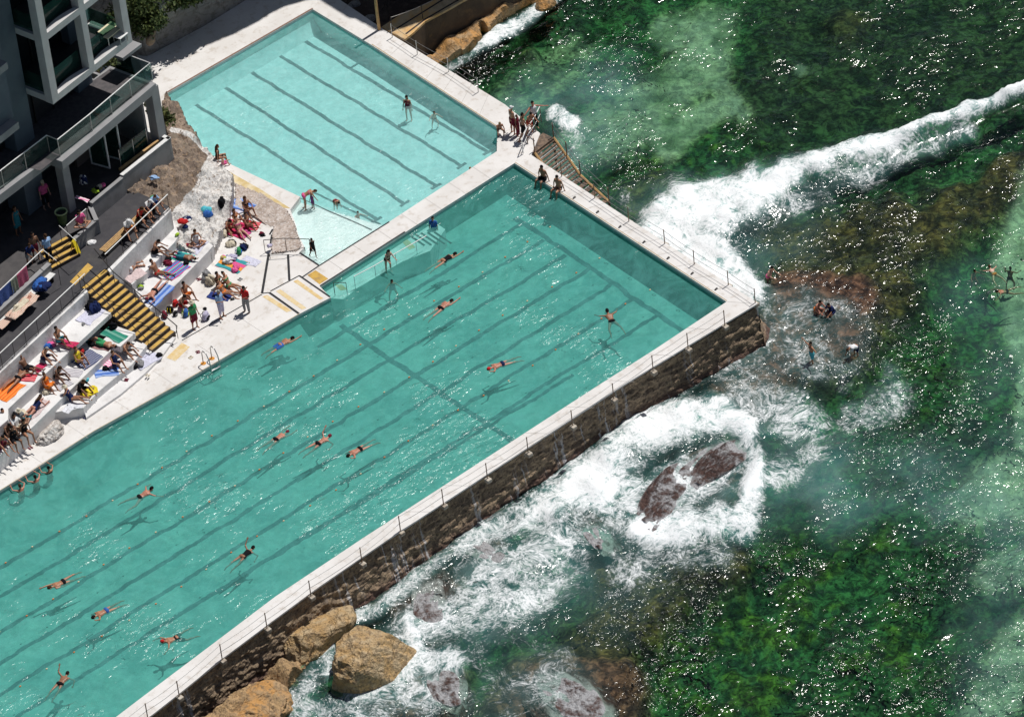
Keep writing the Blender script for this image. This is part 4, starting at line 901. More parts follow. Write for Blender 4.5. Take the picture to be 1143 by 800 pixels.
wallseg('low_wall', U(84, 267.5, 3.6).xy, U(110, 245, 3.6).xy, 2.6, 3.6, .2, GREYW, LGREY)
wallseg('low_wall', U(110, 245, 3.7).xy, U(103, 229, 3.7).xy, 2.6, 3.7, .25, LGREY)
wallseg('low_wall', U(103, 227.5, 3.9).xy, U(137.5, 199, 3.9).xy, 2.6, 3.9, .2, GREYW, LGREY)
wallseg('low_wall', U(137, 196.5, 4.).xy, U(190.6, 154, 4.).xy, 2.2, 4., .2, GREYW, WHITEM)
wallseg('low_wall', U(190.6, 154, 4.).xy, (U(190.6, 154, 4.).to_2d()+bv*6), 1.4, 4., .2, GREYW, WHITEM)
# tan timber sill strips
mb = MB(); A_, B_ = U(141, 192, 4.05), U(184, 160, 4.05); d = (B_-A_).normalized(); n_ = Vector((-d.y, d.x, 0)); mb.prism([(A_+n_*.45).to_2d(), (B_+n_*.45).to_2d(), (B_+n_*.6).to_2d(), (A_+n_*.6).to_2d()], 3.9, 4.06); mb.build('timber_sill', YWOOD, bd_)
# columns
def column(p, w, z0, z1, mat=LGREY):
    mb = MB(); c_ = Vector(p); mb.prism([c_-bu*w/2-bv*w/2, c_+bu*w/2-bv*w/2, c_+bu*w/2+bv*w/2, c_-bu*w/2+bv*w/2], z0, z1); return mb.build('column', mat, bd_, bevel=.02)
column(U(180, 152, 4.).to_2d()+bv*.2, .62, 3.5, 7.4)
column(U(81, 232, 3.7).to_2d()+bv*.25, .55, 3.4, 7.4)
column(BP(-9.6, 1.6), .6, 3.4, 7.4)
# first floor slab with fascia
sl_pts = [BP(-22, .95), BP(-2.1, .95), BP(-1.2, .95), BP(-.02, 0), BP(8.15, 0), BP(8.15, 4.6), BP(6.6, 4.6), BP(6.6, 12), BP(-22, 12)]
sl_pts = [BP(-22, 1.0), BP(-.15, 1.0), BP(0, 0), BP(8.15, 0), BP(8.15, 4.6), BP(6.6, 4.6), BP(6.6, 12), BP(-22, 12)]
sl_px = [U(x, y, 7.9).to_2d() for x, y in [(-90, 285), (35, 191), (55, 175.5), (69, 180.6), (100, 155), (174, 93)]]
mb = MB(); mb.prism(sl_px+[BP(8.2, 3.4), BP(6.8, 3.4), BP(6.8, 12), BP(-20, 12)], 7.34, 7.9); mb.build('floor_slab', LGREY, bd_, bevel=.02)
mb = MB(); mb.prism([BP(-20, 2.2), BP(-1.5, 2.2), BP(-1.2, .5), BP(8., .35), BP(8., 3.2), BP(6.7, 3.3), BP(6.7, 11.8), BP(-20, 11.8)], 7.902, 7.91); mb.build('balcony_floor', simple('dark_deck_boards', (.1, .09, .095), (.07, .065, .07), 4, .8), bd_)
# back walls (glazed) on each level
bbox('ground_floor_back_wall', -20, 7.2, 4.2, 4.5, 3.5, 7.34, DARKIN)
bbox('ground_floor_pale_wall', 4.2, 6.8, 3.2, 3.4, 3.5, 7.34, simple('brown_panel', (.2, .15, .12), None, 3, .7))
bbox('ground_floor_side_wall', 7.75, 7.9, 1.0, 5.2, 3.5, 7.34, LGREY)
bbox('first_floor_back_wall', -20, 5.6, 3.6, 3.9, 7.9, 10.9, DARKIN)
for k in range(5):
    bbox('window_frame', -1+k*1.5, -.92+k*1.5, 3.5, 3.58, 7.92, 10.85, DARKM)
# slab railing with glass
rl = [U(x, y, 9.05) for x, y in [(-90, 262), (1, 190), (52, 151), (64, 156), (100, 127.5), (144, 90), (167.5, 70.6)]]
rl.append(rl[-1]+Vector((*(bv*2.6), 0)))
br = empty('balcony_railing', rl[4], label='glass railing along the edge of the first floor slab', cat='railing')
mb = MB(); mb.tube([tuple(p) for p in rl], .035, 6); mb.build('top_rail', WHITEM, br)
for i in range(len(rl)-1):
    a, b = rl[i], rl[i+1]; n = max(1, round((b-a).length/1.9))
    for k in range(n):
        p = a.lerp(b, k/n); q = a.lerp(b, (k+1)/n); d = (q-p).normalized()*.05
        mb = MB(); mb.tube([(p.x, p.y, 7.9), (p.x, p.y, p.z)], .028, 6); mb.build('post', STEEL, br)
        mb = MB(); mb.add([(p.x+d.x, p.y+d.y, 7.98), (q.x-d.x, q.y-d.y, 7.98), (q.x-d.x, q.y-d.y, 8.98), (p.x+d.x, p.y+d.y, 8.98)], [(0, 1, 2, 3)]); o = mb.build('glass_panel', CGLASS, br)
        so_ = o.modifiers.new('s', 'SOLIDIFY'); so_.thickness = .012
# white projecting balcony frame, two bays wide, levels at 10.9 / 14.9 / 18.9
FA = U(59.5, 117, 10.9).to_2d(); FB = U(148, 46.5, 10.9).to_2d(); fu = (FB-FA).normalized(); fv = Vector((-fu.y, fu.x)); FL = (FB-FA).length
def FP(a, b): return FA+fu*a+fv*b
FRM = simple('white_frame_render', (.55, .545, .54), (.5, .49, .49), 1.5, .7, spec=.3, dirt=(.45, .43, .41), dirt_amt=.35)
def fbox(name, a0, a1, b0, b1, z0, z1, mat, bevel=.015):
    mb = MB(); mb.prism([FP(a0, b0), FP(a1, b0), FP(a1, b1), FP(a0, b1)], z0, z1); return mb.build(name, mat, bd_, bevel=bevel)
for a0, a1 in [(0, .5), (FL/2-.22, FL/2+.22), (FL-.5, FL)]:
    fbox('frame_post', a0, a1, 0, .55, 10.9, 23.5, FRM)
def concave_beam(z):
    for a0, a1 in [(.5, FL/2-.22), (FL/2+.22, FL-.5)]:
        mb = MB(); n = 16; vs = []
        for i in range(n+1):
            s = i/n; a = a0+(a1-a0)*s; dpt = .55-.0*s; bb0 = 0; bb1 = .3+.2*math.sin(math.pi*s)
            for (b_, zz) in ((bb0, z), (bb0, z+.42), (bb1, z+.42), (bb1, z)): p = FP(a, b_); vs.append((p.x, p.y, zz))
        fs = []
        for i in range(n):
            for k in range(4): fs.append((i*4+k, (i+1)*4+k, (i+1)*4+(k+1) % 4, i*4+(k+1) % 4))
        fs += [(0, 1, 2, 3), (n*4+3, n*4+2, n*4+1, n*4)]
        mb.add(vs, fs); mb.build('frame_beam', FRM, bd_)
for z in (10.9, 14.95, 19.0, 23.1): concave_beam(z)
for z in (10.9, 14.95, 19.0):
    fbox('side_beam', 0.02, .42, .55, 2.9, z, z+.4, FRM); fbox('side_beam', FL-.44, FL-.02, .55, 2.9, z, z+.4, FRM)
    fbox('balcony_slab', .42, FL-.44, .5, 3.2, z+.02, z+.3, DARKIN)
    fbox('upper_back_wall', -.6, FL+.2, 3.2, 3.5, z+.3, z+4.05, DGLASS)
    for k in range(5): fbox('window_frame', .7+k*1.3, .78+k*1.3, 3.12, 3.2, z+.3, z+4.05, WHITEM if k == 2 else DARKM)
    for a0, a1 in [(.55, FL/4), (FL/4+.02, FL/2-.27), (FL/2+.27, FL*.75), (FL*.75+.02, FL-.55)]:
        fbox('glass_balustrade', a0, a1, .62, .64, z+.42, z+1.5, GLASS, 0)
    fbox('glass_balustrade', .2, .22, .65, 2.8, z+.42, z+1.5, GLASS, 0); fbox('glass_balustrade', FL-.3, FL-.28, .65, 2.8, z+.42, z+1.5, GLASS, 0)
fbox('inner_white_panel', FL-2.3, FL-1.1, 2.5, 3.1, 7.9, 18.9, BLUEG)
fbox('unseen_roof_slab', -9, FL+1, 0, 8, 23.5, 24., LGREY)  # roof above the view, added to keep the balconies below dark
# blue-grey pier and body to the left
column(U(24, 160, 7.9).to_2d()+bv*.4, 1.5, 3.5, 24, BLUEG)
fbox('pier_wall', -8, -1.9, 1.2, 1.6, 10.9, 24, BLUEG); fbox('floor_edge', -8, -2.2, .6, 1.2, 10.5, 10.95, LGREY); fbox('floor_edge', -8, -2.2, .6, 1.2, 14.5, 14.95, LGREY)
fbox('building_body', -16, FL+.1, 3.52, 11, 7.92, 23.5, BLUEG)
# small side ledge right of the frame with stainless rail
mb = MB(); mb.prism([U(137, 65, 9.4).to_2d(), U(158, 49, 9.4).to_2d(), U(158, 49, 9.4).to_2d()+bv*1.2, U(137, 65, 9.4).to_2d()+bv*1.2], 9.2, 9.4); mb.build('side_ledge', LGREY, bd_)
# folding glass doors standing open
for k, (x, y) in enumerate([(127, 189), (141, 180)]):
    p = U(x, y, 4.05).to_2d()+bv*.25; dr = (bv*.92-bu*.12).normalized(); q = p+dr*1.25
    f_ = empty('x', (0, 0, 0)); bpy.data.objects.remove(f_)
    mb = MB()
    n_ = Vector((-dr.y, dr.x))*.035
    mb.prism([p-n_, q-n_, q+n_, p+n_], 4.0, 4.1); mb.prism([p-n_, q-n_, q+n_, p+n_], 6.5, 6.6)
    for a in (p, q-dr*.08): mb.prism([a-n_, a+dr*.08-n_, a+dr*.08+n_, a+n_], 4.1, 6.5)
    dd = mb.build('glass_door', WHITEM, bd_)
    mb = MB(); mb.prism([p-n_*.15, q-n_*.15, q+n_*.15, p+n_*.15], 4.1, 6.5); g_ = mb.build('pane', GLASS, None); g_.parent = dd; g_.location = (-bd_.location[0], -bd_.location[1], -bd_.location[2])
# glass guard on the ground floor between doors and corner column
A_, B_ = U(144, 187, 4.05), U(174, 163, 4.05)
gg = empty('glass_guard', A_, label='low glass guard between the open doors and the corner column', cat='railing')
A3, B3 = A_+Vector((*(bv*.6), 0)), B_+Vector((*(bv*.6), 0))
mb = MB(); mb.tube([tuple(A3+Vector((0, 0, 1))), tuple(B3+Vector((0, 0, 1)))], .03, 6); mb.build('top_rail', DARKM, gg)
mb = MB(); d = (B3-A3).normalized(); n_ = Vector((-d.y, d.x, 0))*.006; mb.prism([(A3-n_).to_2d(), (B3-n_).to_2d(), (B3+n_).to_2d(), (A3+n_).to_2d()], 3.9, 5.); mb.build('glass_panel', GLASS, gg)
for k in (0, .5, 1):
    p = A3.lerp(B3, k); mb = MB(); mb.tube([(p.x, p.y, 3.5), (p.x, p.y, 5.05)], .03, 6); mb.build('post', STEEL, gg)
# outdoor tables and chairs
CREAM = simple('cream_table_top', (.66, .6, .42), None, 3, .6)
def table(c, w, d_, h, rz, label, mat):
    t_ = empty('outdoor_table', c, rz, label, 'table'); mb = MB(); mb.box((0, 0, h), (w, d_, .05)); mb.build('tabletop', mat, t_, local=True, bevel=.01)
    for a in (-1, 1):
        for b in (-1, 1): mb = MB(); mb.tube([(a*(w/2-.06), b*(d_/2-.06), 0), (a*(w/2-.06), b*(d_/2-.06), h-.03)], .025, 6); mb.build('leg', STEEL, t_, local=True)
def chair(c, rz, label, mat):
    t_ = empty('outdoor_chair', c, rz, label, 'chair'); mb = MB(); mb.box((0, 0, .45), (.45, .45, .04)); mb.build('seat', mat, t_, local=True, bevel=.01)
    mb = MB(); mb.box((0, -.23, .72), (.45, .04, .42)); mb.build('backrest', mat, t_, local=True, bevel=.01)
    for a in (-1, 1):
        for b in (-1, 1): mb = MB(); mb.tube([(a*.19, b*.19, 0), (a*.2, b*.2, .45)], .016, 6); mb.build('leg', STEEL, t_, local=True)
tp = U(122, 34, 11.95); table((tp.x, tp.y, 11.2), 1.35, .95, .75, BA, 'cream topped table on the white framed balcony', CREAM)
tp = U(134, 39, 11.7); table((tp.x, tp.y, 11.2), .7, .6, .5, BA, 'small white side table beside the cream table on the balcony', WHITEM)
tp = U(108, 46, 11.7); chair((tp.x, tp.y, 11.2), BA+1.5, 'dark chair left of the cream balcony table', DARKM)
for k, (x, y, lab) in enumerate([(153, 138, 'stacked metal chair nearest the brown panel behind the glass guard'), (160, 141, 'metal chair in the middle behind the glass guard'), (156, 148, 'metal chair tucked against the glass guard')]):
    tp = U(x, y, 4.2); chair((tp.x, tp.y, 3.51), BA+.5*k+2.2, lab, STEEL)
# platform railing with towels
rp = [U(-30, 352, 4.6), U(47.5, 278.5, 4.6)]
rail('terrace_railing', rp, .028, WHITEM, [rp[0].lerp(rp[1], k) for k in (.05, .35, .62, .97)], 1.05, 'white railing of the building terrace hung with towels', pmat=DARKM)
rp = [U(47.5, 278.5, 4.6), U(63, 291, 4.6)]
rail('terrace_railing', rp, .022, WHITEM, [rp[1]], 1.7, 'short white rail across the head of the upper yellow steps', pmat=DARKM)
rp = [U(66, 252, 4.6), U(85, 269, 4.6)]
rail('terrace_railing', rp, .022, WHITEM, [rp[0], rp[1]], 1.1, 'short white rail right of the upper yellow steps', pmat=DARKM)
rp = [U(74, 252, 4.6), U(96, 233, 4.6)]
rail('terrace_railing', rp, .022, WHITEM, [rp[0], rp[1]], 1.1, 'white rail on the building terrace behind the low wall', pmat=DARKM)
# bin with a green rim
bc = U(74, 252, 3.5)+Vector((0, .3, 0)); bn = empty('barrel', bc, label='tall green barrel with an open dark mouth on the building terrace', cat='barrel'); bn.scale = (.8, .8, .8)
mb = MB(); mb.lathe((0, 0, 0), [(.28, 0), (.3, .1), (.36, .9), (.42, 1.0), (.4, 1.02), (.34, .95), (.3, .3), (0, .3)]); mb.build('body', simple('green_plastic', (.09, .15, .05), (.06, .11, .04), 4, .5), bn, local=True, smooth=True)
mb = MB(); mb.lathe((0, 0, 0), [(.4, .98), (.46, 1.0), (.46, 1.06), (.38, 1.06), (.38, .98)]); mb.build('rim', simple('pale_green_plastic', (.5, .6, .3), None, 4, .5), bn, local=True, smooth=True)
mb = MB(); mb.lathe((0, 0, 0), [(0, .9), (.37, .9), (.37, .95)]); mb.build('dark_liner', BLACK, bn, local=True)
yc = U(83, 275, 3.3); ys_ = empty('folding_sign', (yc.x, yc.y, 2.75), R(30), 'bright yellow folding board beside the upper steps', 'sign')
YP = simple('bright_yellow_plastic', (.8, .62, .02), None, 3, .45)
for s_ in (-1, 1):
    mb = MB(); mb.box((0, s_*.13, .5), (.34, .03, 1.0), 0, tilt=s_*R(12)); mb.build('panel', YP, ys_, local=True, bevel=.01)

# ================================================================== SEAWARD RAILINGS, STAIRS TO THE SEA, OTHER HARDWARE
STAINC = simple('stained_concrete', (.5, .45, .38), (.34, .28, .22), 3, .85, bump=.3)
def wire_fence(name, posts, h, label, r=.028, wires=(.5, .97), bracket=True, outward=None, pm=RUSTM, sag=.0, rope=.012):
    root = empty(name, posts[0], label=label, cat='railing')
    for p in posts:
        mb = MB(); mb.tube([(p.x, p.y, p.z-.1), (p.x, p.y, p.z+h)], r, 7); mb.ball((p.x, p.y, p.z+h), r*1.25, 0, 8, 5); mb.build('post', pm, root)
        if bracket:
            mb = MB(); o_ = outward; mb.box((p.x+o_.x*.05, p.y+o_.y*.05, p.z-.15), (.3, .3, .22), math.atan2(o_.y, o_.x)); mb.build('bracket', STAINC, root, bevel=.03)
    for w in wires:
        mb = MB(); pts = []
        for a, b in zip(posts[:-1], posts[1:]):
            for k in range(5): q = a.lerp(b, k/5); pts.append((q.x, q.y, q.z+h*w-sag*math.sin(math.pi*k/5)))
        pts.append(tuple(posts[-1]+Vector((0, 0, h*w)))); mb.tube(pts, rope, 5); mb.build('wire', STEEL, root)
    return root
bpts = [(165, 801), (200, 776), (248, 735), (298, 700), (347, 664), (404, 627), (447, 592), (495, 562), (544, 533), (589.5, 504), (639, 474), (685, 444), (729, 413), (768, 388), (809, 362.5)]
outv = Vector((.02, -1, 0))
posts = [U(x, y, 0)+outv*(-.0) for x, y in bpts]
wire_fence('sea_railing', [U(60, 880, 0)]+posts, .98, 'row of thin posts and wires along the seaward coping of the lap pool', outward=outv, sag=.06)
posts = [U(x, y, 0) for x, y in [(843, 338), (813, 318), (775, 295), (742, 272), (702, 247), (664, 221), (627, 197)]]
wire_fence('end_railing', posts, .95, 'wire railing with rusty posts along the short end deck above the wave', outward=Vector((1, .1, 0)), sag=.04)
posts = [U(x, y, 0) for x, y in [(438, 42), (466, 61), (501, 80), (534, 103)]]
wire_fence('deck_railing', posts, .95, 'wire railing on the outer edge of the small pool deck above the rock shelf', outward=Vector((1, .1, 0)), sag=.04, bracket=False, pm=STEEL)
posts = [U(x, y, -.05) for x, y in [(438, 34), (472, 21), (520, -4)]]
wire_fence('walkway_fence', posts, .95, 'thin posts on the orange stained walkway', outward=Vector((1, .1, 0)), sag=.04, bracket=False, pm=DARKM, wires=(.97,))
mb = MB(); p = U(424, 38, -.3); mb.tube([tuple(p), (p.x, p.y, p.z+4.2)], [.1, .08], 8); tag(mb.build('timber_pole', YWOOD, smooth=True), 'tall timber pole beside the corner of the shaded deck', 'pole')

# timber stairs down to the sea
ts = empty('sea_stairs', U(620, 172, -.3), label='weathered timber stairs leading down to the rocks from the deck corner', cat='stairs')
inn = [U(583, 166, -.05), U(598, 160, -.1)]
T0a, T0b = U(597, 171, -.15), U(618, 154, -.15); T1a, T1b = U(626, 212, -1.4), U(648, 196, -1.4); T2a, T2b = U(668, 236, -2.0), U(680, 226, -2.0)
mb = MB(); mb.prism([p.to_2d() for p in (U(594, 172, -.05), U(586, 167, -.05), U(606, 148, -.05), U(618, 154, -.05))], -.16, -.06); mb.build('landing', WOOD, ts)
def flight(a0, b0, a1, b1, n):
    for k in range(n):
        t0 = k/n; t1 = (k+.74)/n
        A0, B0, A1, B1 = a0.lerp(a1, t0), b0.lerp(b1, t0), a0.lerp(a1, t1), b0.lerp(b1, t1); z = a0.z+(a1.z-a0.z)*(k+.5)/n
        mb = MB(); mb.prism([A0.to_2d(), B0.to_2d(), B1.to_2d(), A1.to_2d()], z-.05, z); mb.build('tread', WOOD, ts, bevel=.01)
        if k % 2 == 0:
            mb = MB(); mb.tube([(A0.x, A0.y, z+.015), (B0.x, B0.y, z+.015)], .028, 5); mb.build('tread_nosing', STEEL, ts)
    for p, q in ((a0, a1), (b0, b1)):
        mb = MB(); mb.tube([(p.x, p.y, p.z+.02), (q.x, q.y, q.z+.02)], .075, 6); mb.build('stringer', YWOOD, ts)
flight(T0a, T0b, T1a, T1b, 12); flight(T1a, T1b, T2a, T2b, 6)
for p in (T0a, T0b, T1a, T1b, T2b): mb = MB(); mb.tube([(p.x, p.y, -3.4), (p.x, p.y, p.z)], .07, 6); mb.build('support_post', WOOD, ts)
for p in (T0b, T1b.lerp(T0b, .5), T1b, T2b, T0a):
    mb = MB(); mb.tube([(p.x, p.y, p.z), (p.x, p.y, p.z+1.05)], .035, 6); mb.build('rail_post', RUSTM, ts)
for hgt in (.55, 1.0):
    mb = MB(); mb.tube([(p.x, p.y, p.z+hgt) for p in (T0b, T1b, T2b)], .016, 5); mb.build('rail', STEEL, ts)
# gate rails at the head of the sea stairs
gp = [U(604, 135, 0), U(598, 147, 0), U(589, 160, 0), U(584, 172, 0)]
gt = empty('gate_rail', gp[0], label='bent metal gate rails at the head of the timber sea stairs', cat='railing')
mb = MB(); mb.tube([(gp[3].x, gp[3].y, .05), (gp[3].x, gp[3].y, .95), (gp[2].x, gp[2].y, 1.0), (gp[1].x, gp[1].y, 1.0), (gp[0].x, gp[0].y, 1.0)], .03, 7); mb.build('rail', WHITEM, gt)
for p in gp[:3]: mb = MB(); mb.tube([(p.x, p.y, -.05), (p.x, p.y, 1.0)], .03, 6); mb.build('post', RUSTM, gt)
mb = MB(); mb.tube([(gp[3].x, gp[3].y, .45), (gp[2].x, gp[2].y, .5), (gp[1].x, gp[1].y, .5), (gp[0].x, gp[0].y, .5)], .02, 6); mb.build('lower_rail', WHITEM, gt)

# pool ladder
ld = empty('pool_ladder', U(232, 410, 0), label='stainless pool ladder on the inland edge of the lap pool', cat='ladder')
A_, B_ = U(227, 405.5, 0), U(236.5, 400, 0)
for p in (A_, B_):
    mb = MB(); q = p+Vector((.0, -.45, 0)); qq = U(0, 0, 0); pts = [(p.x, p.y, 0), (p.x, p.y, .75), (p.x, p.y-.12, .92), (p.x, p.y-.4, .9), (p.x, p.y-.62, .5), (p.x, p.y-.68, -.1), (p.x, p.y-.68, -1.3)]
    mb.tube(pts, .03, 8); mb.build('rail', STEEL, ld, smooth=True)
    mb = MB(); mb.lathe((p.x, p.y, 0), [(.16, .003), (.14, .02), (0, .02)], 14); mb.build('rusty_foot', simple('orange_rust', (.6, .26, .04), None, 4, .8), ld)
for z in (-.15, -.45, -.75, -1.05):
    mb = MB(); mb.box(((A_.x+B_.x)/2, (A_.y+B_.y)/2-.68, z), ((B_-A_).length, .1, .03), math.atan2((B_-A_).y, (B_-A_).x)); mb.build('rung', WHITEM, ld)
# handrail along the ledge
hr = [U(375, 332, -.5)+Vector((0, 0, 1.)), U(371, 329, -.5)+Vector((0, 0, 1.2)), U(399, 318, -.5)+Vector((0, 0, .8)), U(422, 306.5, -.5)+Vector((0, 0, .8)), U(445, 292.5, -.5)+Vector((0, 0, .8)), U(468, 279.5, -.5)+Vector((0, 0, .8)), U(479, 272, -.5)+Vector((0, 0, .8))]
hr = [U(386, 315.5, .4), U(372, 315.5, .4), U(372.6, 316, .4)][:2]+[U(395, 308.5, .3), U(418, 296.5, .3), U(441, 283, .3), U(464, 270, .3), U(476, 263, .3)]
rail('ledge_handrail', hr[2:], .024, WHITEM, [hr[2], hr[3], hr[4], hr[5]], .85, 'white handrail standing in the water along the entry ledge')
rail('ledge_handrail', [hr[0], hr[1], hr[1]+Vector((0, 0, -.9))], .022, DARKM, [hr[0]], .9, 'short dark grab rail at the entry steps of the lap pool')
# small grab rails by the paddling corner
rp = [U(294, 268, .9), U(318, 266, .9), U(345, 267, .9), U(347, 270, .85)]
rail('paddling_rail', rp, .022, DARKM, [rp[0], rp[1], rp[2]], .9, 'thin dark rail across the flat rock towards the paddling corner')
rp = [U(301, 284, .3), U(318, 282, .35), U(340, 276, .3)]
rail('paddling_rail', rp, .02, DARKM, [rp[0], rp[2]], .3, 'low second rail at the lower edge of the flat rock')
# lane anchor hooks along the end deck
hk = [(641, 221), (667, 237), (692, 253.5), (718.8, 270.5), (745.8, 288.4), (772.6, 305.5), (799.4, 323)]
for i, (x, y) in enumerate(hk):
    p = U(x, y, 0); an = empty('lane_anchor', p, R(95), 'small dark lane rope anchor in the row along the end deck', 'anchor', 'lane rope anchors on the end deck')
    mb = MB(); mb.box((0, 0, .008), (.1, .22, .008)); mb.build('base_plate', DARKM, an, local=True)
    mb = MB(); mb.tube([(0, -.1, .01), (0, -.08, .09), (0, .05, .1), (0, .12, .02)], .014, 6); mb.build('hook', DARKM, an, local=True)
    mb = MB()
    for a_ in (0,): mb.tube([(.13*math.cos(t_), .75+.0, -.55+.13*math.sin(t_)) for t_ in np.linspace(0, 6.28, 13)], .018, 5)
    mb.build('wall_ring', DARKM, an, local=True)
# lane ropes
def lane_rope(y1, label, cols):
    a = Vector((-.3, y1, LAPW+.01)); b = Vector((-47, y1-.25, LAPW+.01)); root = empty('lane_rope', a, label=label, cat='lane rope', group='lane ropes on the lap pool')
    pts = []; n = 70
    for k in range(n+1):
        p = a.lerp(b, k/n); pts.append((p.x, p.y+.12*math.sin(k*.33+y1), LAPW+.005))
    mb = MB(); mb.tube(pts, .004, 4); mb.build('rope', simple('green_rope', (.1, .3, .25)), root)
    fm_ = None
    for k in range(1, 27):
        t_ = k/27; p = a.lerp(b, t_); yy = p.y+.12*math.sin(t_*n*.33+y1)
        if fm_ is None:
            mb = MB(); mb.ball((0, 0, 0), .042, 0, 8, 6, (1.6, 1, 1)); fm_ = mb.mesh('float')
        ob = link('float', fm_, cols[k % len(cols)], root); ob.location = (p.x-a.x, yy-a.y, .02)
FO = simple('orange_float', (.62, .22, .06), None, 3, .5); FW = simple('pale_float', (.65, .55, .35), None, 3, .5)
for q, lab in [((340, 423), 'thin float line nearest the inland edge of the lap pool'), ((476, 406), 'thin float line through the middle lanes of the lap pool'), ((485, 474), 'thin float line nearest the seaward coping')]:
    lane_rope(U(*q, LAPW).y, lab, (FO, FW, FO))
exec_people = True
#@@PEOPLE@@
# ================================================================== PEOPLE
SK = dict(tan=(.42, .2, .115), dark=(.2, .095, .055), brown=(.3, .14, .08), pale=(.58, .34, .25), red=(.5, .22, .15))
HR = dict(black=(.012, .01, .01), brown=(.06, .032, .018), blond=(.3, .2, .1), grey=(.35, .33, .31))
CC = dict(black=(.012, .012, .015), navy=(.015, .025, .09), blue=(.04, .13, .42), teal=(.03, .2, .25), red=(.55, .03, .03), white=(.75, .75, .76), pink=(.7, .12, .3),
          purple=(.2, .06, .28), green=(.05, .3, .12), yellow=(.75, .6, .04), orange=(.75, .2, .03), lblue=(.3, .45, .7), lav=(.5, .47, .62), aqua=(.1, .5, .6), grey=(.25, .25, .26), maroon=(.18, .02, .04), cream=(.65, .58, .45), lime=(.4, .6, .05))
V = Vector
def nrm(a): return V(a).normalized()
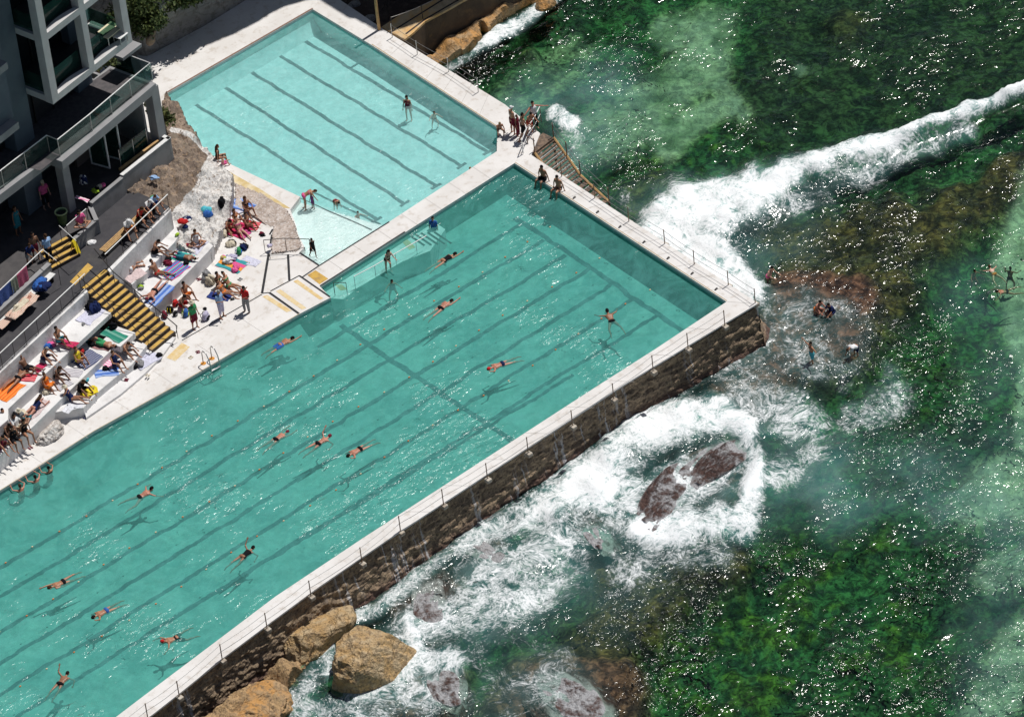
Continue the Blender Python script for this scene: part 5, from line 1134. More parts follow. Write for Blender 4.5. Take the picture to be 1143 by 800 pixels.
# pose: pelvis height, spine, facing, head, upper/fore arm L, R, thigh/shin L, R
POSES = dict(
 stand=(.93, (0, .03, 1), (0, 1, 0), (0, .1, 1), (-.25, .05, -1), (-.1, .3, -1), (.25, .05, -1), (.1, .3, -1), (-.08, .02, -1), (-.03, -.03, -1), (.08, .06, -1), (.03, -.08, -1)),
 hold=(.93, (0, -.05, 1), (0, 1, 0), (0, .3, 1), (-.35, .1, -1), (.5, 1, .1), (.35, .1, -1), (-.5, 1, .2), (-.08, .02, -1), (-.03, -.03, -1), (.1, .1, -1), (.03, -.1, -1)),
 walk=(.9, (0, .08, 1), (0, 1, 0), (0, .12, 1), (-.15, -.45, -1), (-.05, .1, -1), (.15, .45, -1), (0, .8, -.8), (-.05, .4, -1), (0, .05, -1), (.05, -.25, -1), (0, -.55, -1)),
 reach=(.93, (0, .05, 1), (0, 1, 0), (0, .1, 1), (-1, .3, -.35), (-1, .4, -.2), (1, .4, -.5), (1, .3, -.6), (-.1, .02, -1), (-.04, -.03, -1), (.1, .02, -1), (.04, -.03, -1)),
 armsup=(.93, (0, .05, 1), (0, 1, 0), (0, .1, 1), (-1, .1, .05), (-1, .3, .4), (1, .1, .1), (.8, .4, .8), (-.1, .2, -1), (-.04, -.1, -1), (.1, -.1, -1), (.04, -.2, -1)),
 bend=(.86, (0, 1, .45), (0, .45, -1), (0, 1, -.3), (-.1, .3, -1), (0, .3, -1), (.1, .5, -1), (0, .5, -1), (-.1, .12, -1), (-.03, -.12, -1), (.1, .12, -1), (.03, -.12, -1)),
 lean=(.9, (0, .4, 1), (0, 1, -.3), (0, .5, 1), (-.3, .6, -1), (.1, 1, -.1), (.3, .6, -1), (-.1, 1, -.1), (-.1, .08, -1), (-.04, -.08, -1), (.1, .02, -1), (.04, -.04, -1)),
 sitknee=(.12, (0, -.15, 1), (0, 1, .1), (0, .15, 1), (-.35, .7, -.7), (.5, 1, -.1), (.35, .7, -.7), (-.5, 1, -.1), (-.15, 1, .75), (0, .55, -1), (.15, 1, .7), (.05, .6, -1)),
 sitback=(.12, (0, -.5, 1), (0, 1, .45), (0, -.1, 1), (-.3, -.6, -1), (-.1, -.5, -1), (.3, -.6, -1), (.1, -.5, -1), (-.1, 1, .05), (-.05, 1, -.12), (.12, 1, .4), (.05, .9, -.62)),
 sitfwd=(.12, (0, .35, 1), (0, 1, -.3), (0, .8, .6), (-.3, .9, -.7), (.1, 1, -.5), (.3, .9, -.7), (-.1, 1, -.5), (-.25, 1, .35), (0, .8, -.75), (.25, 1, .3), (0, .8, -.7)),
 sitcross=(.12, (0, .1, 1), (0, 1, -.05), (0, .3, 1), (-.4, .3, -1), (.5, 1, -.3), (.4, .3, -1), (-.5, 1, -.3), (-1, .8, .12), (.9, .45, -.2), (1, .8, .12), (-.9, .3, -.2)),
 sitedge=(.12, (0, .05, 1), (0, 1, 0), (0, .35, 1), (-.4, -.05, -1), (-.15, -.1, -1), (.4, -.05, -1), (.15, -.1, -1), (-.15, 1, .03), (-.02, .12, -1), (.15, 1, .03), (.1, .2, -1)),
 prone=(.13, (0, 1, .02), (0, 0, -1), (.2, 1, .08), (-.8, .6, .02), (.3, 1, -.02), (.8, .6, .02), (-.3, 1, -.02), (-.12, -1, -.03), (-.05, -1, 0), (.12, -1, -.03), (.05, -1, .0)),
 propped=(.14, (0, 1, .35), (0, .35, -1), (0, .7, 1), (-.25, .5, -1), (.1, 1, -.05), (.25, .5, -1), (-.1, 1, -.05), (-.12, -1, -.1), (-.05, -1, -.02), (.12, -1, -.1), (.05, -.7, .6)),
 supine=(.12, (0, 1, .03), (0, 0, 1), (0, 1, .1), (-.7, -.7, -.05), (-.1, -1, -.05), (.9, .4, 0), (-.4, 1, .05), (-.12, -1, .0), (-.05, -1, -.02), (.15, -.9, .5), (.02, -.8, -.6)),
 side=(.17, (-.1, 1, .2), (1, .05, 0), (-.2, 1, .5), (.6, .4, .5), (.5, -.6, -.5), (.3, .9, -.6), (.6, .6, .3), (.5, -.9, .1), (-.4, -1, -.1), (.7, -.7, -.05), (-.3, -1, -.05)),
 crawlA=(.0, (0, 1, .04), (0, 0, -1), (.15, 1, .12), (-.2, -1, -.1), (-.1, -1, .05), (.12, 1, .12), (.02, 1, .1), (-.1, -1, -.12), (-.05, -1, -.02), (.1, -1, .03), (.06, -1, -.12)),
 crawlB=(.0, (0, 1, .04), (0, 0, -1), (-.15, 1, .12), (-.9, .5, .35), (-.25, .9, .6), (.6, .4, -.5), (.2, -1, -.4), (-.1, -1, -.02), (-.05, -1, -.1), (.14, -1, -.12), (.06, -1, -.02)),
 glide=(-.03, (0, 1, .02), (0, 0, -1), (0, 1, .06), (-.25, 1, .03), (.02, 1, .05), (.25, 1, .03), (-.02, 1, .05), (-.12, -1, -.06), (-.1, -1, -.02), (.12, -1, -.04), (.1, -1, -.06)),
 breast=(-.04, (0, 1, .16), (0, .16, -1), (0, 1, .6), (-1, .55, -.1), (-.3, .8, -.3), (1, .55, -.1), (.3, .8, -.3), (-.5, -1, -.2), (-.1, -1, 0), (.5, -1, -.2), (.1, -1, 0)),
 tread=(-.55, (0, .25, 1), (0, 1, -.1), (0, .3, 1), (-.8, .5, -.5), (-.4, 1, 0), (.8, .5, -.5), (.5, 1, .0), (-.4, .3, -1), (0, -.5, -1), (.4, .3, -1), (0, -.4, -1)),
 hang=(-.62, (0, -.12, 1), (0, 1, .1), (0, .3, 1), (-.8, .7, .3), (.35, 1, .25), (.8, .7, .3), (-.35, 1, .25), (-.12, .1, -1), (0, -.2, -1), (.12, .2, -1), (0, -.3, -1)),
 jump=(.95, (.1, .25, 1), (0, 1, -.1), (0, .2, 1), (-1, .1, .3), (-.8, .3, .6), (1, 0, .1), (.8, .2, -.4), (-.1, .7, -.8), (0, -.2, -1), (.15, -.1, -1), (.05, -.7, -.8)),
 crouch=(.42, (0, .5, 1), (0, 1, -.4), (0, .6, 1), (-.25, .8, -.8), (.1, .9, -.5), (.25, .8, -.8), (-.1, .9, -.5), (-.25, 1, .1), (-.02, -.35, -1), (.25, 1, .05), (.02, -.3, -1)),
)
_fk = {}
def fk(pose, fem=False):
    P_ = POSES[pose]; pel = V((0, 0, P_[0])); sp = nrm(P_[1]); f = V(P_[2]); f = (f-sp*f.dot(sp)).normalized(); rr_ = f.cross(sp); J = {}
    J['sp'], J['f'], J['r'] = sp, f, rr_; J['pel'] = pel; J['waist'] = pel+sp*.2; J['chest'] = pel+sp*.38; J['neck'] = pel+sp*.52
    hd = nrm(P_[3]); J['hd'] = hd; J['head'] = J['neck']+hd*.16; hf = (f-hd*f.dot(hd)); J['hf'] = hf.normalized()
    for sd_, k, q in ((-1, 4, 'L'), (1, 6, 'R')):
        J['sh'+q] = pel+sp*.47+rr_*sd_*(.165 if fem else .185); J['el'+q] = J['sh'+q]+nrm(P_[k])*.29; J['wr'+q] = J['el'+q]+nrm(P_[k+1])*.25; J['ad'+q] = nrm(P_[k+1])
    for sd_, k, q in ((-1, 8, 'L'), (1, 10, 'R')):
        J['hi'+q] = pel+rr_*sd_*.095-sp*.02; J['kn'+q] = J['hi'+q]+nrm(P_[k])*.44; J['an'+q] = J['kn'+q]+nrm(P_[k+1])*.42
        sh = nrm(P_[k+1]); fd = f if abs(f.dot(sh)) < .6 else -sp if f.z < 0 else sp
        if pose in ('prone', 'crawlA', 'crawlB', 'glide', 'breast'): fd = (sh*.9+V((0, 0, -.35))).normalized()
        if pose == 'supine': fd = (sh*.25+V((0, 0, 1))).normalized()
        if pose.startswith('sit') and pose != 'sitedge': fd = (V((0, .6, .75))).normalized() if sh.z > -.3 else V((0, 1, 0))
        J['fd'+q] = fd
    return J
def cap(mb, a, b, r0, r1, n=10):
    a, b = V(a), V(b); d = b-a; L_ = d.length
    if L_ < 1e-5: mb.ball(a, r0, 0, 10, 7); return
    d.normalize(); m = 3
    pts = [a-d*r0*math.cos(t_) for t_ in (0.35, .9)]+[a, b]+[b+d*r1*math.cos(t_) for t_ in (.9, .35)]
    rs = [r0*math.sin(.35), r0*math.sin(.9), r0, r1, r1*math.sin(.9), r1*math.sin(.35)]
    mb.tube(pts, rs, n)
def remesh(mb, name, vox=.02, it=2):
    me = mb.mesh('tmp'); ob = bpy.data.objects.new('tmp', me); COL.objects.link(ob)
    r_ = ob.modifiers.new('r', 'REMESH'); r_.mode = 'VOXEL'; r_.voxel_size = vox
    s_ = ob.modifiers.new('s', 'SMOOTH'); s_.iterations = it; s_.factor = .5
    dg = bpy.context.evaluated_depsgraph_get(); e = ob.evaluated_get(dg); out = bpy.data.meshes.new_from_object(e); out.name = name
    bpy.data.objects.remove(ob); bpy.data.meshes.remove(me)
    out.polygons.foreach_set('use_smooth', [True]*len(out.polygons)); return out
_bm = {}
def body_mesh(pose, fem, fat=1.):
    k = ('b', pose, fem)
    if k in _bm: return _bm[k]
    J = fk(pose, fem); mb = MB(); r, f, sp = J['r'], J['f'], J['sp']
    hw, ww, cw = (.085, .04, .065) if fem else (.07, .055, .09)
    cap(mb, J['pel']-r*hw, J['pel']+r*hw, .108, .108); cap(mb, J['pel']-r*hw*.8-f*.04, J['pel']+r*hw*.8-f*.04, .1, .1)
    cap(mb, J['waist']-r*ww, J['waist']+r*ww, .095, .095); cap(mb, J['pel']+sp*.1-r*ww*1.2, J['pel']+sp*.1+r*ww*1.2, .1, .1)
    cap(mb, J['pel']+sp*.29-r*cw*.85, J['pel']+sp*.29+r*cw*.85, .1, .1); cap(mb, J['chest']-r*cw, J['chest']+r*cw, .108, .108)
    cap(mb, J['pel']+sp*.45-r*.11, J['pel']+sp*.45+r*.11, .075, .075); cap(mb, J['shL'], J['shR'], .055, .055)
    if fem:
        for s_ in (-1, 1): mb.ball(J['chest']+f*.075+r*s_*.065-sp*.02, .058, 0)
    cap(mb, J['pel']+sp*.49, J['head'], .06, .052)
    h = J['head']; hd, hf = J['hd'], J['hf']; hr_ = hf.cross(hd)
    cap(mb, h+hd*.035-hf*.01, h+hd*.06-hf*.02, .088, .086); cap(mb, h-hd*.035+hf*.03, h+hd*.02+hf*.02, .06, .075); cap(mb, h-hd*.07+hf*.05, h-hd*.05+hf*.045, .035, .04)
    cap(mb, h+hf*.095-hd*.01, h+hf*.088+hd*.03, .017, .012)
    for s_ in (-1, 1): cap(mb, h+hr_*s_*.083+hd*.0, h+hr_*s_*.086+hd*.035, .018, .02)
    for q in 'LR':
        s_ = -1 if q == 'L' else 1
        cap(mb, J['sh'+q], J['el'+q], .05 if not fem else .043, .038 if not fem else .034); cap(mb, J['el'+q], J['wr'+q], .039 if not fem else .034, .027)
        ad = J['ad'+q]; cap(mb, J['wr'+q], J['wr'+q]+ad*.08, .028, .032)
        cap(mb, J['hi'+q]-r*0*s_, J['kn'+q], .092, .056); k_ = J['kn'+q]; a_ = J['an'+q]; d_ = (a_-k_).normalized()
        bk_ = -(f-d_*f.dot(d_)); bk_ = bk_.normalized() if bk_.length > .01 else V((0, 0, 0))
        cap(mb, k_, a_, .053, .036); cap(mb, k_+d_*.08+bk_*.015, k_+d_*.2+bk_*.015, .052, .046)
        cap(mb, a_-J['fd'+q]*.04+d_*.03, a_+J['fd'+q]*.16+d_*.035, .038, .028)
    me = remesh(mb, 'body_mesh', .021, 2)
    # fingers and face details, rooted inside the remeshed palm / face
    ex = MB()
    for q in 'LR':
        s_ = -1 if q == 'L' else 1; ad = J['ad'+q]; w = J['wr'+q]+ad*.07; sdw = ad.cross(V((0, 0, 1))) if abs(ad.z) < .9 else r.copy(); sdw.normalize(); pn = ad.cross(sdw).normalized()
        for j, ln in enumerate((.062, .075, .07, .052)):
            b = w+sdw*(j-1.5)*.019; m_ = b+ad*ln*.6-pn*.006; e_ = b+ad*ln-pn*.025; ex.tube([b-ad*.01, b+ad*ln*.3, m_, e_], [.0085, .009, .008, .006], 5)
        b = J['wr'+q]+ad*.025+sdw*s_*.024; ex.tube([b, b+(sdw*s_+ad*.8).normalized()*.035, b+(sdw*s_*.5+ad).normalized()*.065], [.011, .01, .007], 5)
    for s_ in (-1, 1): ex.ball(h+hf*.088+hr_*s_*.032+hd*.022, .013, 1, 6, 5)
    cap(ex, h+hf*.083-hr_*.02-hd*.042, h+hf*.083+hr_*.02-hd*.042, .008, .008, 6); 
    mm = ex.mesh('x'); bm = bmesh.new(); bm.from_mesh(me); n0 = len(bm.faces); bm.from_mesh(mm)
    bm.to_mesh(me); bm.free(); bpy.data.meshes.remove(mm)
    me.polygons.foreach_set('use_smooth', [True]*len(me.polygons))
    me.materials.clear(); me.materials.append(None); me.materials.append(None)
    _bm[k] = me; return me
def cloth_mesh(pose, fem, kind):
    k = (kind, pose, fem)
    if k in _bm: return _bm[k]
    J = fk(pose, fem); mb = MB(); r, f, sp = J['r'], J['f'], J['sp']; h, hd, hf = J['head'], J['hd'], J['hf']; vox = .02; it = 1
    lk = lambda a, b, t_: a.lerp(b, t_)
    if kind == 'trunks':
        cap(mb, J['pel']-r*.075, J['pel']+r*.075, .127, .127); cap(mb, J['pel']+sp*.06-r*.065, J['pel']+sp*.06+r*.065, .12, .12)
        for q in 'LR': cap(mb, J['hi'+q], lk(J['hi'+q], J['kn'+q], .6), .112, .095)
    elif kind == 'briefs':
        cap(mb, J['pel']-r*.08+sp*.01, J['pel']+r*.08+sp*.01, .122, .122); cap(mb, J['pel']-r*.07-f*.045, J['pel']+r*.07-f*.045, .108, .108)
    elif kind == 'bikini_top':
        cap(mb, J['chest']-r*.075-sp*.02, J['chest']+r*.075-sp*.02, .118, .118)
        mb.v = [tuple(J['chest']-sp*.02+(V(v)-J['chest']+sp*.02)-sp*((V(v)-J['chest']+sp*.02).dot(sp))*.62) for v in mb.v]
        for s_ in (-1, 1): mb.ball(J['chest']+f*.08+r*s_*.065-sp*.02, .06, 0)
    elif kind == 'swimsuit':
        cap(mb, J['pel']-r*.085, J['pel']+r*.085, .12, .12); cap(mb, J['pel']+sp*.1-r*.05, J['pel']+sp*.1+r*.05, .113, .113); cap(mb, J['waist']-r*.045, J['waist']+r*.045, .108, .108); cap(mb, J['pel']+sp*.29-r*.06, J['pel']+sp*.29+r*.06, .112, .112); cap(mb, J['chest']-r*.07, J['chest']+r*.07, .119, .119)
    elif kind == 'shirt':
        for t_, w in ((.04, .08), (.13, .065), (.22, .065), (.31, .08), (.39, .1)): cap(mb, J['pel']+sp*t_-r*w, J['pel']+sp*t_+r*w, .126, .126)
        cap(mb, J['shL'], J['shR'], .072, .072)
        for q in 'LR': cap(mb, J['sh'+q], lk(J['sh'+q], J['el'+q], .6), .07, .062)
    elif kind == 'singlet':
        for t_, w in ((.04, .08), (.13, .062), (.22, .062), (.31, .075), (.4, .085)): cap(mb, J['pel']+sp*t_-r*w, J['pel']+sp*t_+r*w, .122, .122)
        cap(mb, J['neck']-sp*.05-r*.1, J['neck']-sp*.05+r*.1, .06, .06)
    elif kind in ('skirt', 'long_shorts', 'trousers'):
        cap(mb, J['pel']-r*.08, J['pel']+r*.08, .13, .13); e_ = {'skirt': .9, 'long_shorts': 1.0, 'trousers': 1.0}[kind]
        for q in 'LR': cap(mb, J['hi'+q], lk(J['hi'+q], J['kn'+q], e_), .12, .1 if kind == 'skirt' else .085)
        if kind == 'skirt': cap(mb, lk(J['hiL'], J['knL'], .3), lk(J['hiR'], J['knR'], .3), .12, .12); cap(mb, lk(J['hiL'], J['knL'], .8), lk(J['hiR'], J['knR'], .8), .11, .11)
        if kind != 'skirt':
            for q in 'LR': cap(mb, J['kn'+q], lk(J['kn'+q], J['an'+q], .35 if kind == 'long_shorts' else .85), .085, .07)
    elif kind == 'short_hair':
        cap(mb, h+hd*.05-hf*.03, h+hd*.075-hf*.025, .09, .088); cap(mb, h-hf*.04, h+hd*.03-hf*.045, .072, .08)
    elif kind == 'long_hair':
        cap(mb, h+hd*.05-hf*.03, h+hd*.075-hf*.025, .094, .092); dn = nrm(-sp*.9+V((0, 0, -.25)))
        cap(mb, h-hf*.05, h-hf*.085-sp*.1, .085, .075); cap(mb, h-hf*.08-sp*.08, h-f*.125-sp*.32, .075, .045)
    elif kind == 'bun_hair':
        cap(mb, h+hd*.05-hf*.03, h+hd*.07-hf*.03, .091, .089); mb.ball(h+hd*.11-hf*.085, .05, 0)
    elif kind == 'swim_cap':
        cap(mb, h+hd*.045-hf*.012, h+hd*.075-hf*.015, .096, .094)
    elif kind == 'peaked_cap':
        cap(mb, h+hd*.06-hf*.015, h+hd*.08-hf*.015, .098, .094); hr_ = hf.cross(hd)
        for a in (-.05, 0, .05): cap(mb, h+hd*.07+hf*.07+hr_*a, h+hd*.06+hf*(.17-abs(a)*.6)+hr_*a*.8, .016, .014)
    elif kind == 'sun_hat':
        cap(mb, h+hd*.06-hf*.015, h+hd*.1-hf*.015, .1, .09); hr_ = hf.cross(hd)
        for a in np.linspace(0, 2*math.pi, 13)[:-1]: cap(mb, h+hd*.07+(hf*math.cos(a)+hr_*math.sin(a))*.08, h+hd*.045+(hf*math.cos(a)+hr_*math.sin(a))*.19, .03, .012)
    me = remesh(mb, kind, vox, it); me.materials.clear(); me.materials.append(None); _bm[k] = me; return me
EYE = simple('dark_eye', (.02, .015, .015), None, 3, .3)
TRUNKS = 'trunks'
def person(label, pose, x, y, z, hx, hy, sk='tan', hair='black', hk='short_hair', wear=(), s=1., fem=False, group=None, dz=0.):
    p = U(x, y, z); rz = head_of(x, y, z, hx, hy)
    if group != G1 and z >= 0 and s >= .9: s *= 1.09
    if group == G1: s *= 1.13; dz += .03
    o = empty('person', (p.x, p.y, z+dz), rz, label, 'person', group); o.scale = (s, s, s)
    ob = link('body', body_mesh(pose, fem), [skin(SK[sk]), EYE], o)
    if hk: link('hair', cloth_mesh(pose, fem, hk), cloth(HR.get(hair)), o)
    for w in wear:
        kd, c_ = w.split(':'); link(kd, cloth_mesh(pose, fem, kd), cloth(CC[c_]), o)
    return o
Wt = LAPW-.07
G1 = 'swimmers in the lap pool'
# ---- swimmers in the lap pool (px, py = hips)
person('swimmer in blue shorts doing front crawl nearest the inland deck', 'crawlA', 313, 386, Wt, 30, -17, 'tan', 'black', wear=('trunks:blue',), group=G1)
person('swimmer with dark trunks and outstretched arm above the middle of the pool', 'crawlA', 492, 345, Wt, 27, -19, 'red', 'black', wear=('briefs:black',), group=G1)
person('swimmer heading down the lane just left of the three abreast swimmers\' front one', 'crawlB', 402, 502, Wt, -21, 12, 'red', 'black', wear=('briefs:black',), group=G1)['label'] = 'dark haired swimmer with red back, rightmost of the three abreast below the cross line'
person('long gliding swimmer, leftmost of the three abreast below the cross line', 'glide', 308, 491, Wt, 30, -20, 'red', 'brown', None, ('swim_cap:maroon', 'briefs:black'), group=G1)
person('swimmer in a dark red cap, middle of the three abreast below the cross line', 'crawlB', 355, 496, Wt, 26, -15, 'red', 'brown', None, ('swim_cap:maroon', 'briefs:black'), fem=True, group=G1)
person('swimmer in a bright red cap in the middle of the right half of the pool', 'crawlB', 561, 407, Wt, -25, 9, 'red', 'brown', None, ('swim_cap:red', 'briefs:navy'), group=G1)
person('swimmer floating with spread arms crossing the lanes at the right end', 'breast', 683, 359, Wt, -12, -22, 'brown', 'black', wear=('briefs:black',), group=G1)
person('swimmer in black just off the entry ledge handrail', 'crawlA', 495, 292, Wt, 22, -13, 'tan', 'black', wear=('swimsuit:black',), fem=True, group=G1)
person('swimmer with dark briefs in the second lane of the left half', 'breast', 156, 555, Wt, 32, -16, 'red', 'black', wear=('briefs:black',), group=G1)
person('swimmer in a dark swimsuit reaching forward near the seaward half', 'crawlB', 271, 622, Wt, 26, -20, 'brown', 'black', wear=('swimsuit:black',), fem=True, group=G1)
person('swimmer in black briefs heading left near the left edge', 'crawlA', 71, 650, Wt, -33, 16, 'tan', 'brown', wear=('briefs:black',), group=G1)
person('swimmer in bright blue briefs heading left', 'crawlB', 119, 682, Wt, -33, 17, 'tan', 'black', wear=('briefs:blue',), group=G1)
person('swimmer in a red cap near the seaward coping at lower left', 'breast', 197, 712, Wt, -32, 14, 'tan', 'brown', None, ('swim_cap:red', 'trunks:black'), group=G1)
person('swimmer lifting an arm at the bottom left of the lap pool', 'crawlB', 67, 764, Wt, 18, -22, 'brown', 'black', wear=('briefs:black',), group=G1)
person('person in a blue top standing waist deep at the underwater steps', 'stand', 486, 268, -1.35, -5, 12, 'tan', 'black', wear=('shirt:blue', 'trunks:navy'), fem=True, s=.95)
person('woman in a black bikini with curly hair leaning on the entry ledge handrail', 'lean', 434, 303, -.55, 10, 8, 'pale', 'black', 'long_hair', ('briefs:black', 'bikini_top:black'), fem=True)
person('dark haired bather in the water just off the entry ledge', 'tread', 437, 314, LAPW-.05, 3, 10, 'tan', 'black', wear=('swimsuit:navy',), fem=True, s=.92)
for k, (x, y, h_, wr, lb) in enumerate([(22, 543, 'brown', 'briefs:black', 'leftmost of the three bathers hanging from the pool edge by their arms'), (39, 533, 'black', 'trunks:black', 'middle bather of the three hanging from the pool edge'), (54, 523, 'black', 'swimsuit:black', 'rightmost bather of the three hanging from the pool edge')]):
    person(lb, 'hang', x, y, LAPW+.22, -11, -8, 'red' if k < 2 else 'tan', h_, 'short_hair' if k < 2 else 'bun_hair', (wr,), fem=k == 2)
person('dark haired person sitting on the end deck edge, closer to the deck corner', 'sitedge', 607, 200, 0, -10, 8, 'brown', 'black', wear=('trunks:black',), group='pair sitting on the end deck')
person('bare backed person sitting on the end deck edge, second from the deck corner', 'sitedge', 624, 211, 0, -10, 9, 'tan', 'black', wear=('briefs:black',), group='pair sitting on the end deck')
# ---- small pool
person('woman with dark hair standing waist deep in the small pool', 'stand', 457, 134, -1.33, -4, 10, 'tan', 'black', 'long_hair', ('swimsuit:maroon',), fem=True)
person('child splashing in the small pool beside the standing woman', 'tread', 484, 126, -.25, 5, 9, 'pale', 'brown', wear=('briefs:black',), s=.72)
person('blond swimmer showing only head and shoulders at the small pool corner', 'tread', 523, 189, KIDW-.12, 8, 4, 'tan', 'blond', wear=('briefs:navy',), s=.85)
person('long haired woman sitting on the rock edge of the small pool', 'sitedge', 243, 177, .1, 12, -2, 'tan', 'brown', 'long_hair', ('swimsuit:black',), fem=True, s=.95)
person('child in pink shorts sitting beside the long haired woman on the pool edge', 'sitedge', 249, 183, .1, 12, -3, 'pale', 'brown', 'short_hair', ('trunks:pink',), s=.7)
person('adult in pink bending down over a child at the ramp of the small pool', 'bend', 341, 232, -.32, 10, -2, 'tan', 'brown', 'short_hair', ('briefs:pink', 'bikini_top:pink'), fem=True)
person('small child in a purple suit standing at the ramp of the small pool', 'stand', 350, 233, -.42, -8, 4, 'dark', 'black', 'short_hair', ('singlet:purple', 'trunks:purple'), s=.62)
person('child in dark red bending in the shallows of the small pool', 'bend', 375, 233, -.75, 6, 6, 'tan', 'black', 'short_hair', ('swimsuit:maroon',), s=.68)
person('red haired swimmer low in the small pool near the deck between the pools', 'tread', 398, 238, KIDW-.16, 8, 6, 'red', 'brown', 'short_hair', ('briefs:red',), s=.8)
person('boy in black stepping off the rocks into the shallow corner of the small pool', 'walk', 350, 287, -.3, 8, 6, 'dark', 'black', 'short_hair', ('singlet:black', 'trunks:black'), s=.78)
# ---- people at the deck corner
person('person crouching at the small pool corner near the group at the sea stairs', 'crouch', 558, 149, 0, 4, 9, 'brown', 'blond', wear=('briefs:black',), s=.85)
person('tall man in a white cap at the left of the group by the sea stairs', 'stand', 573, 149, 0, 9, -4, 'tan', 'black', None, ('peaked_cap:white', 'trunks:maroon'))
person('slim child in dark maroon standing right behind the man in the white cap', 'stand', 578.5, 151, 0, 9, 2, 'dark', 'brown', 'short_hair', ('singlet:maroon', 'trousers:maroon'), s=.82)
person('shirtless man in black shorts in the middle of the group by the sea stairs', 'walk', 585, 156, 0, 12, -3, 'brown', 'black', wear=('trunks:black',))
person('person in red shorts between the shirtless man and the white singlet', 'lean', 592, 149, 0, 8, 6, 'tan', 'black', wear=('trunks:red',), s=.9)
person('person in a white singlet and black trousers holding both gate rails', 'reach', 597, 143, 0, 6, 6, 'red', 'black', wear=('singlet:white', 'trousers:black'))
# ---- people in the sea
person('bather with a pale pink back wading in foam beside the end deck corner', 'lean', 859, 322, SEA-.75, 8, 3, 'pale', 'black', wear=('briefs:pink',))
person('bather with an orange tanned back, left of two crouched on the awash rock', 'crouch', 912, 351, SEA-.3, 10, 6, 'red', 'black', wear=('briefs:orange',))
person('bather in a dark blue top crouched on the awash rock', 'crouch', 930, 353, SEA-.3, -8, 6, 'tan', 'black', 'short_hair', ('shirt:navy', 'trunks:navy'), s=.95)
person('bather in bright blue shorts standing on the wet red rock with arms spread', 'armsup', 907, 408, SEA-.2, -9, 4, 'tan', 'black', wear=('trunks:aqua',), s=.95)
person('bather in a white top bending at the edge of the wet red rock', 'bend', 956, 399, SEA-.25, -9, 6, 'tan', 'brown', 'short_hair', ('shirt:white', 'trunks:navy'), fem=True, s=.9)
person('sea swimmer, leftmost of the four at the right edge', 'tread', 1086, 303, SEA-.16, 6, 4, 'brown', 'black', wear=('briefs:red',), s=.86)
person('pale backed sea swimmer between the two upper swimmers at the right edge', 'breast', 1110, 306, SEA-.14, -12, -14, 'pale', 'brown', wear=('briefs:orange',), s=.86)
person('dark haired sea swimmer furthest right, upright in the pale water', 'tread', 1127, 303, SEA-.2, 4, -8, 'dark', 'black', wear=('briefs:black',), s=.86)
person('sea swimmer doing breaststroke, lowest of the four at the right edge', 'breast', 1124, 325, SEA-.1, -20, 4, 'tan', 'black', wear=('briefs:black',), s=.86)
# ---- terraces right of the stairs
person('dark haired person leaning over their knees on the upper right terrace', 'sitfwd', 172, 282, 1.5, 18, 0, 'brown', 'black', wear=('trunks:black',))
person('sunbather curled on one side near the stair top on the upper right terrace', 'side', 146, 304, 1.5, -16, 6, 'tan', 'brown', 'long_hair', ('briefs:white', 'bikini_top:white'), fem=True)
person('very tanned sunbather with stretched legs on the striped beach towel', 'sitback', 176, 306, .97, 24, 6, 'brown', 'black', wear=('briefs:red',))
person('sunbather face down in black briefs on a blue towel beside the striped one', 'prone', 173, 327, .97, -14, 16, 'red', 'brown', None, ('swim_cap:maroon', 'briefs:black'))
person('tanned man leaning on the terrace face, upper of two against the wall', 'sitknee', 208, 331, .05, 16, 8, 'brown', 'black', wear=('trunks:orange',))
person('tanned man with red shorts resting against the wall beside the bags', 'sitfwd', 203, 341, .05, 16, 8, 'dark', 'black', wear=('trunks:red',))
person('person in a green top and straw sun hat walking at the foot of the stairs', 'stand', 218, 366, .0, 10, 6, 'tan', 'brown', None, ('sun_hat:cream', 'shirt:green', 'skirt:maroon'), fem=True)
person('man in a light blue shirt and lavender shorts standing near the deck joint', 'hold', 248, 354, 0, 12, 4, 'tan', 'grey', wear=('shirt:lblue', 'long_shorts:lav'))
person('person in a red shirt and olive trousers standing on the deck joint', 'hold', 276, 348, 0, -8, 7, 'dark', 'black', 'short_hair', ('shirt:red', 'trousers:grey'), s=.95)
person('dark haired person sitting upright between the two reclining sunbathers', 'sitknee', 245, 320, .0, 14, 6, 'brown', 'black', wear=('briefs:black', 'bikini_top:green'), fem=True)
person('sunbather reclining with raised knees above the orange one', 'sitback', 256, 320, .0, 16, 5, 'tan', 'black', 'bun_hair', ('briefs:green', 'bikini_top:green'), fem=True)
person('sunbather in an orange bikini lying with legs towards the red shirted person', 'sitback', 250, 328, .0, 20, 4, 'tan', 'brown', 'long_hair', ('briefs:orange', 'bikini_top:orange'), fem=True)
for k, (x, y, ps, hx, hy, sk_, hr_, wr, lb) in enumerate([
    (255, 256, 'sitfwd', 10, 8, 'tan', 'black', ('briefs:red', 'bikini_top:red'), 'woman in red, leftmost of the four crowded on the crimson towels'),
    (264, 249, 'sitknee', 12, 6, 'tan', 'brown', ('briefs:orange', 'bikini_top:orange'), 'woman sitting highest of the four crowded on the crimson towels'),
    (268, 259, 'sitback', 8, 8, 'pale', 'brown', ('briefs:pink', 'bikini_top:pink'), 'woman in pink in front of the four crowded on the crimson towels'),
    (277, 253, 'sitknee', 14, 4, 'brown', 'black', ('briefs:maroon', 'bikini_top:maroon'), 'person at the right of the four crowded on the crimson towels')]):
    person(lb, ps, x, y, .02, hx, hy, sk_, hr_, 'long_hair' if k < 2 else 'bun_hair', wr, fem=True, s=.95)
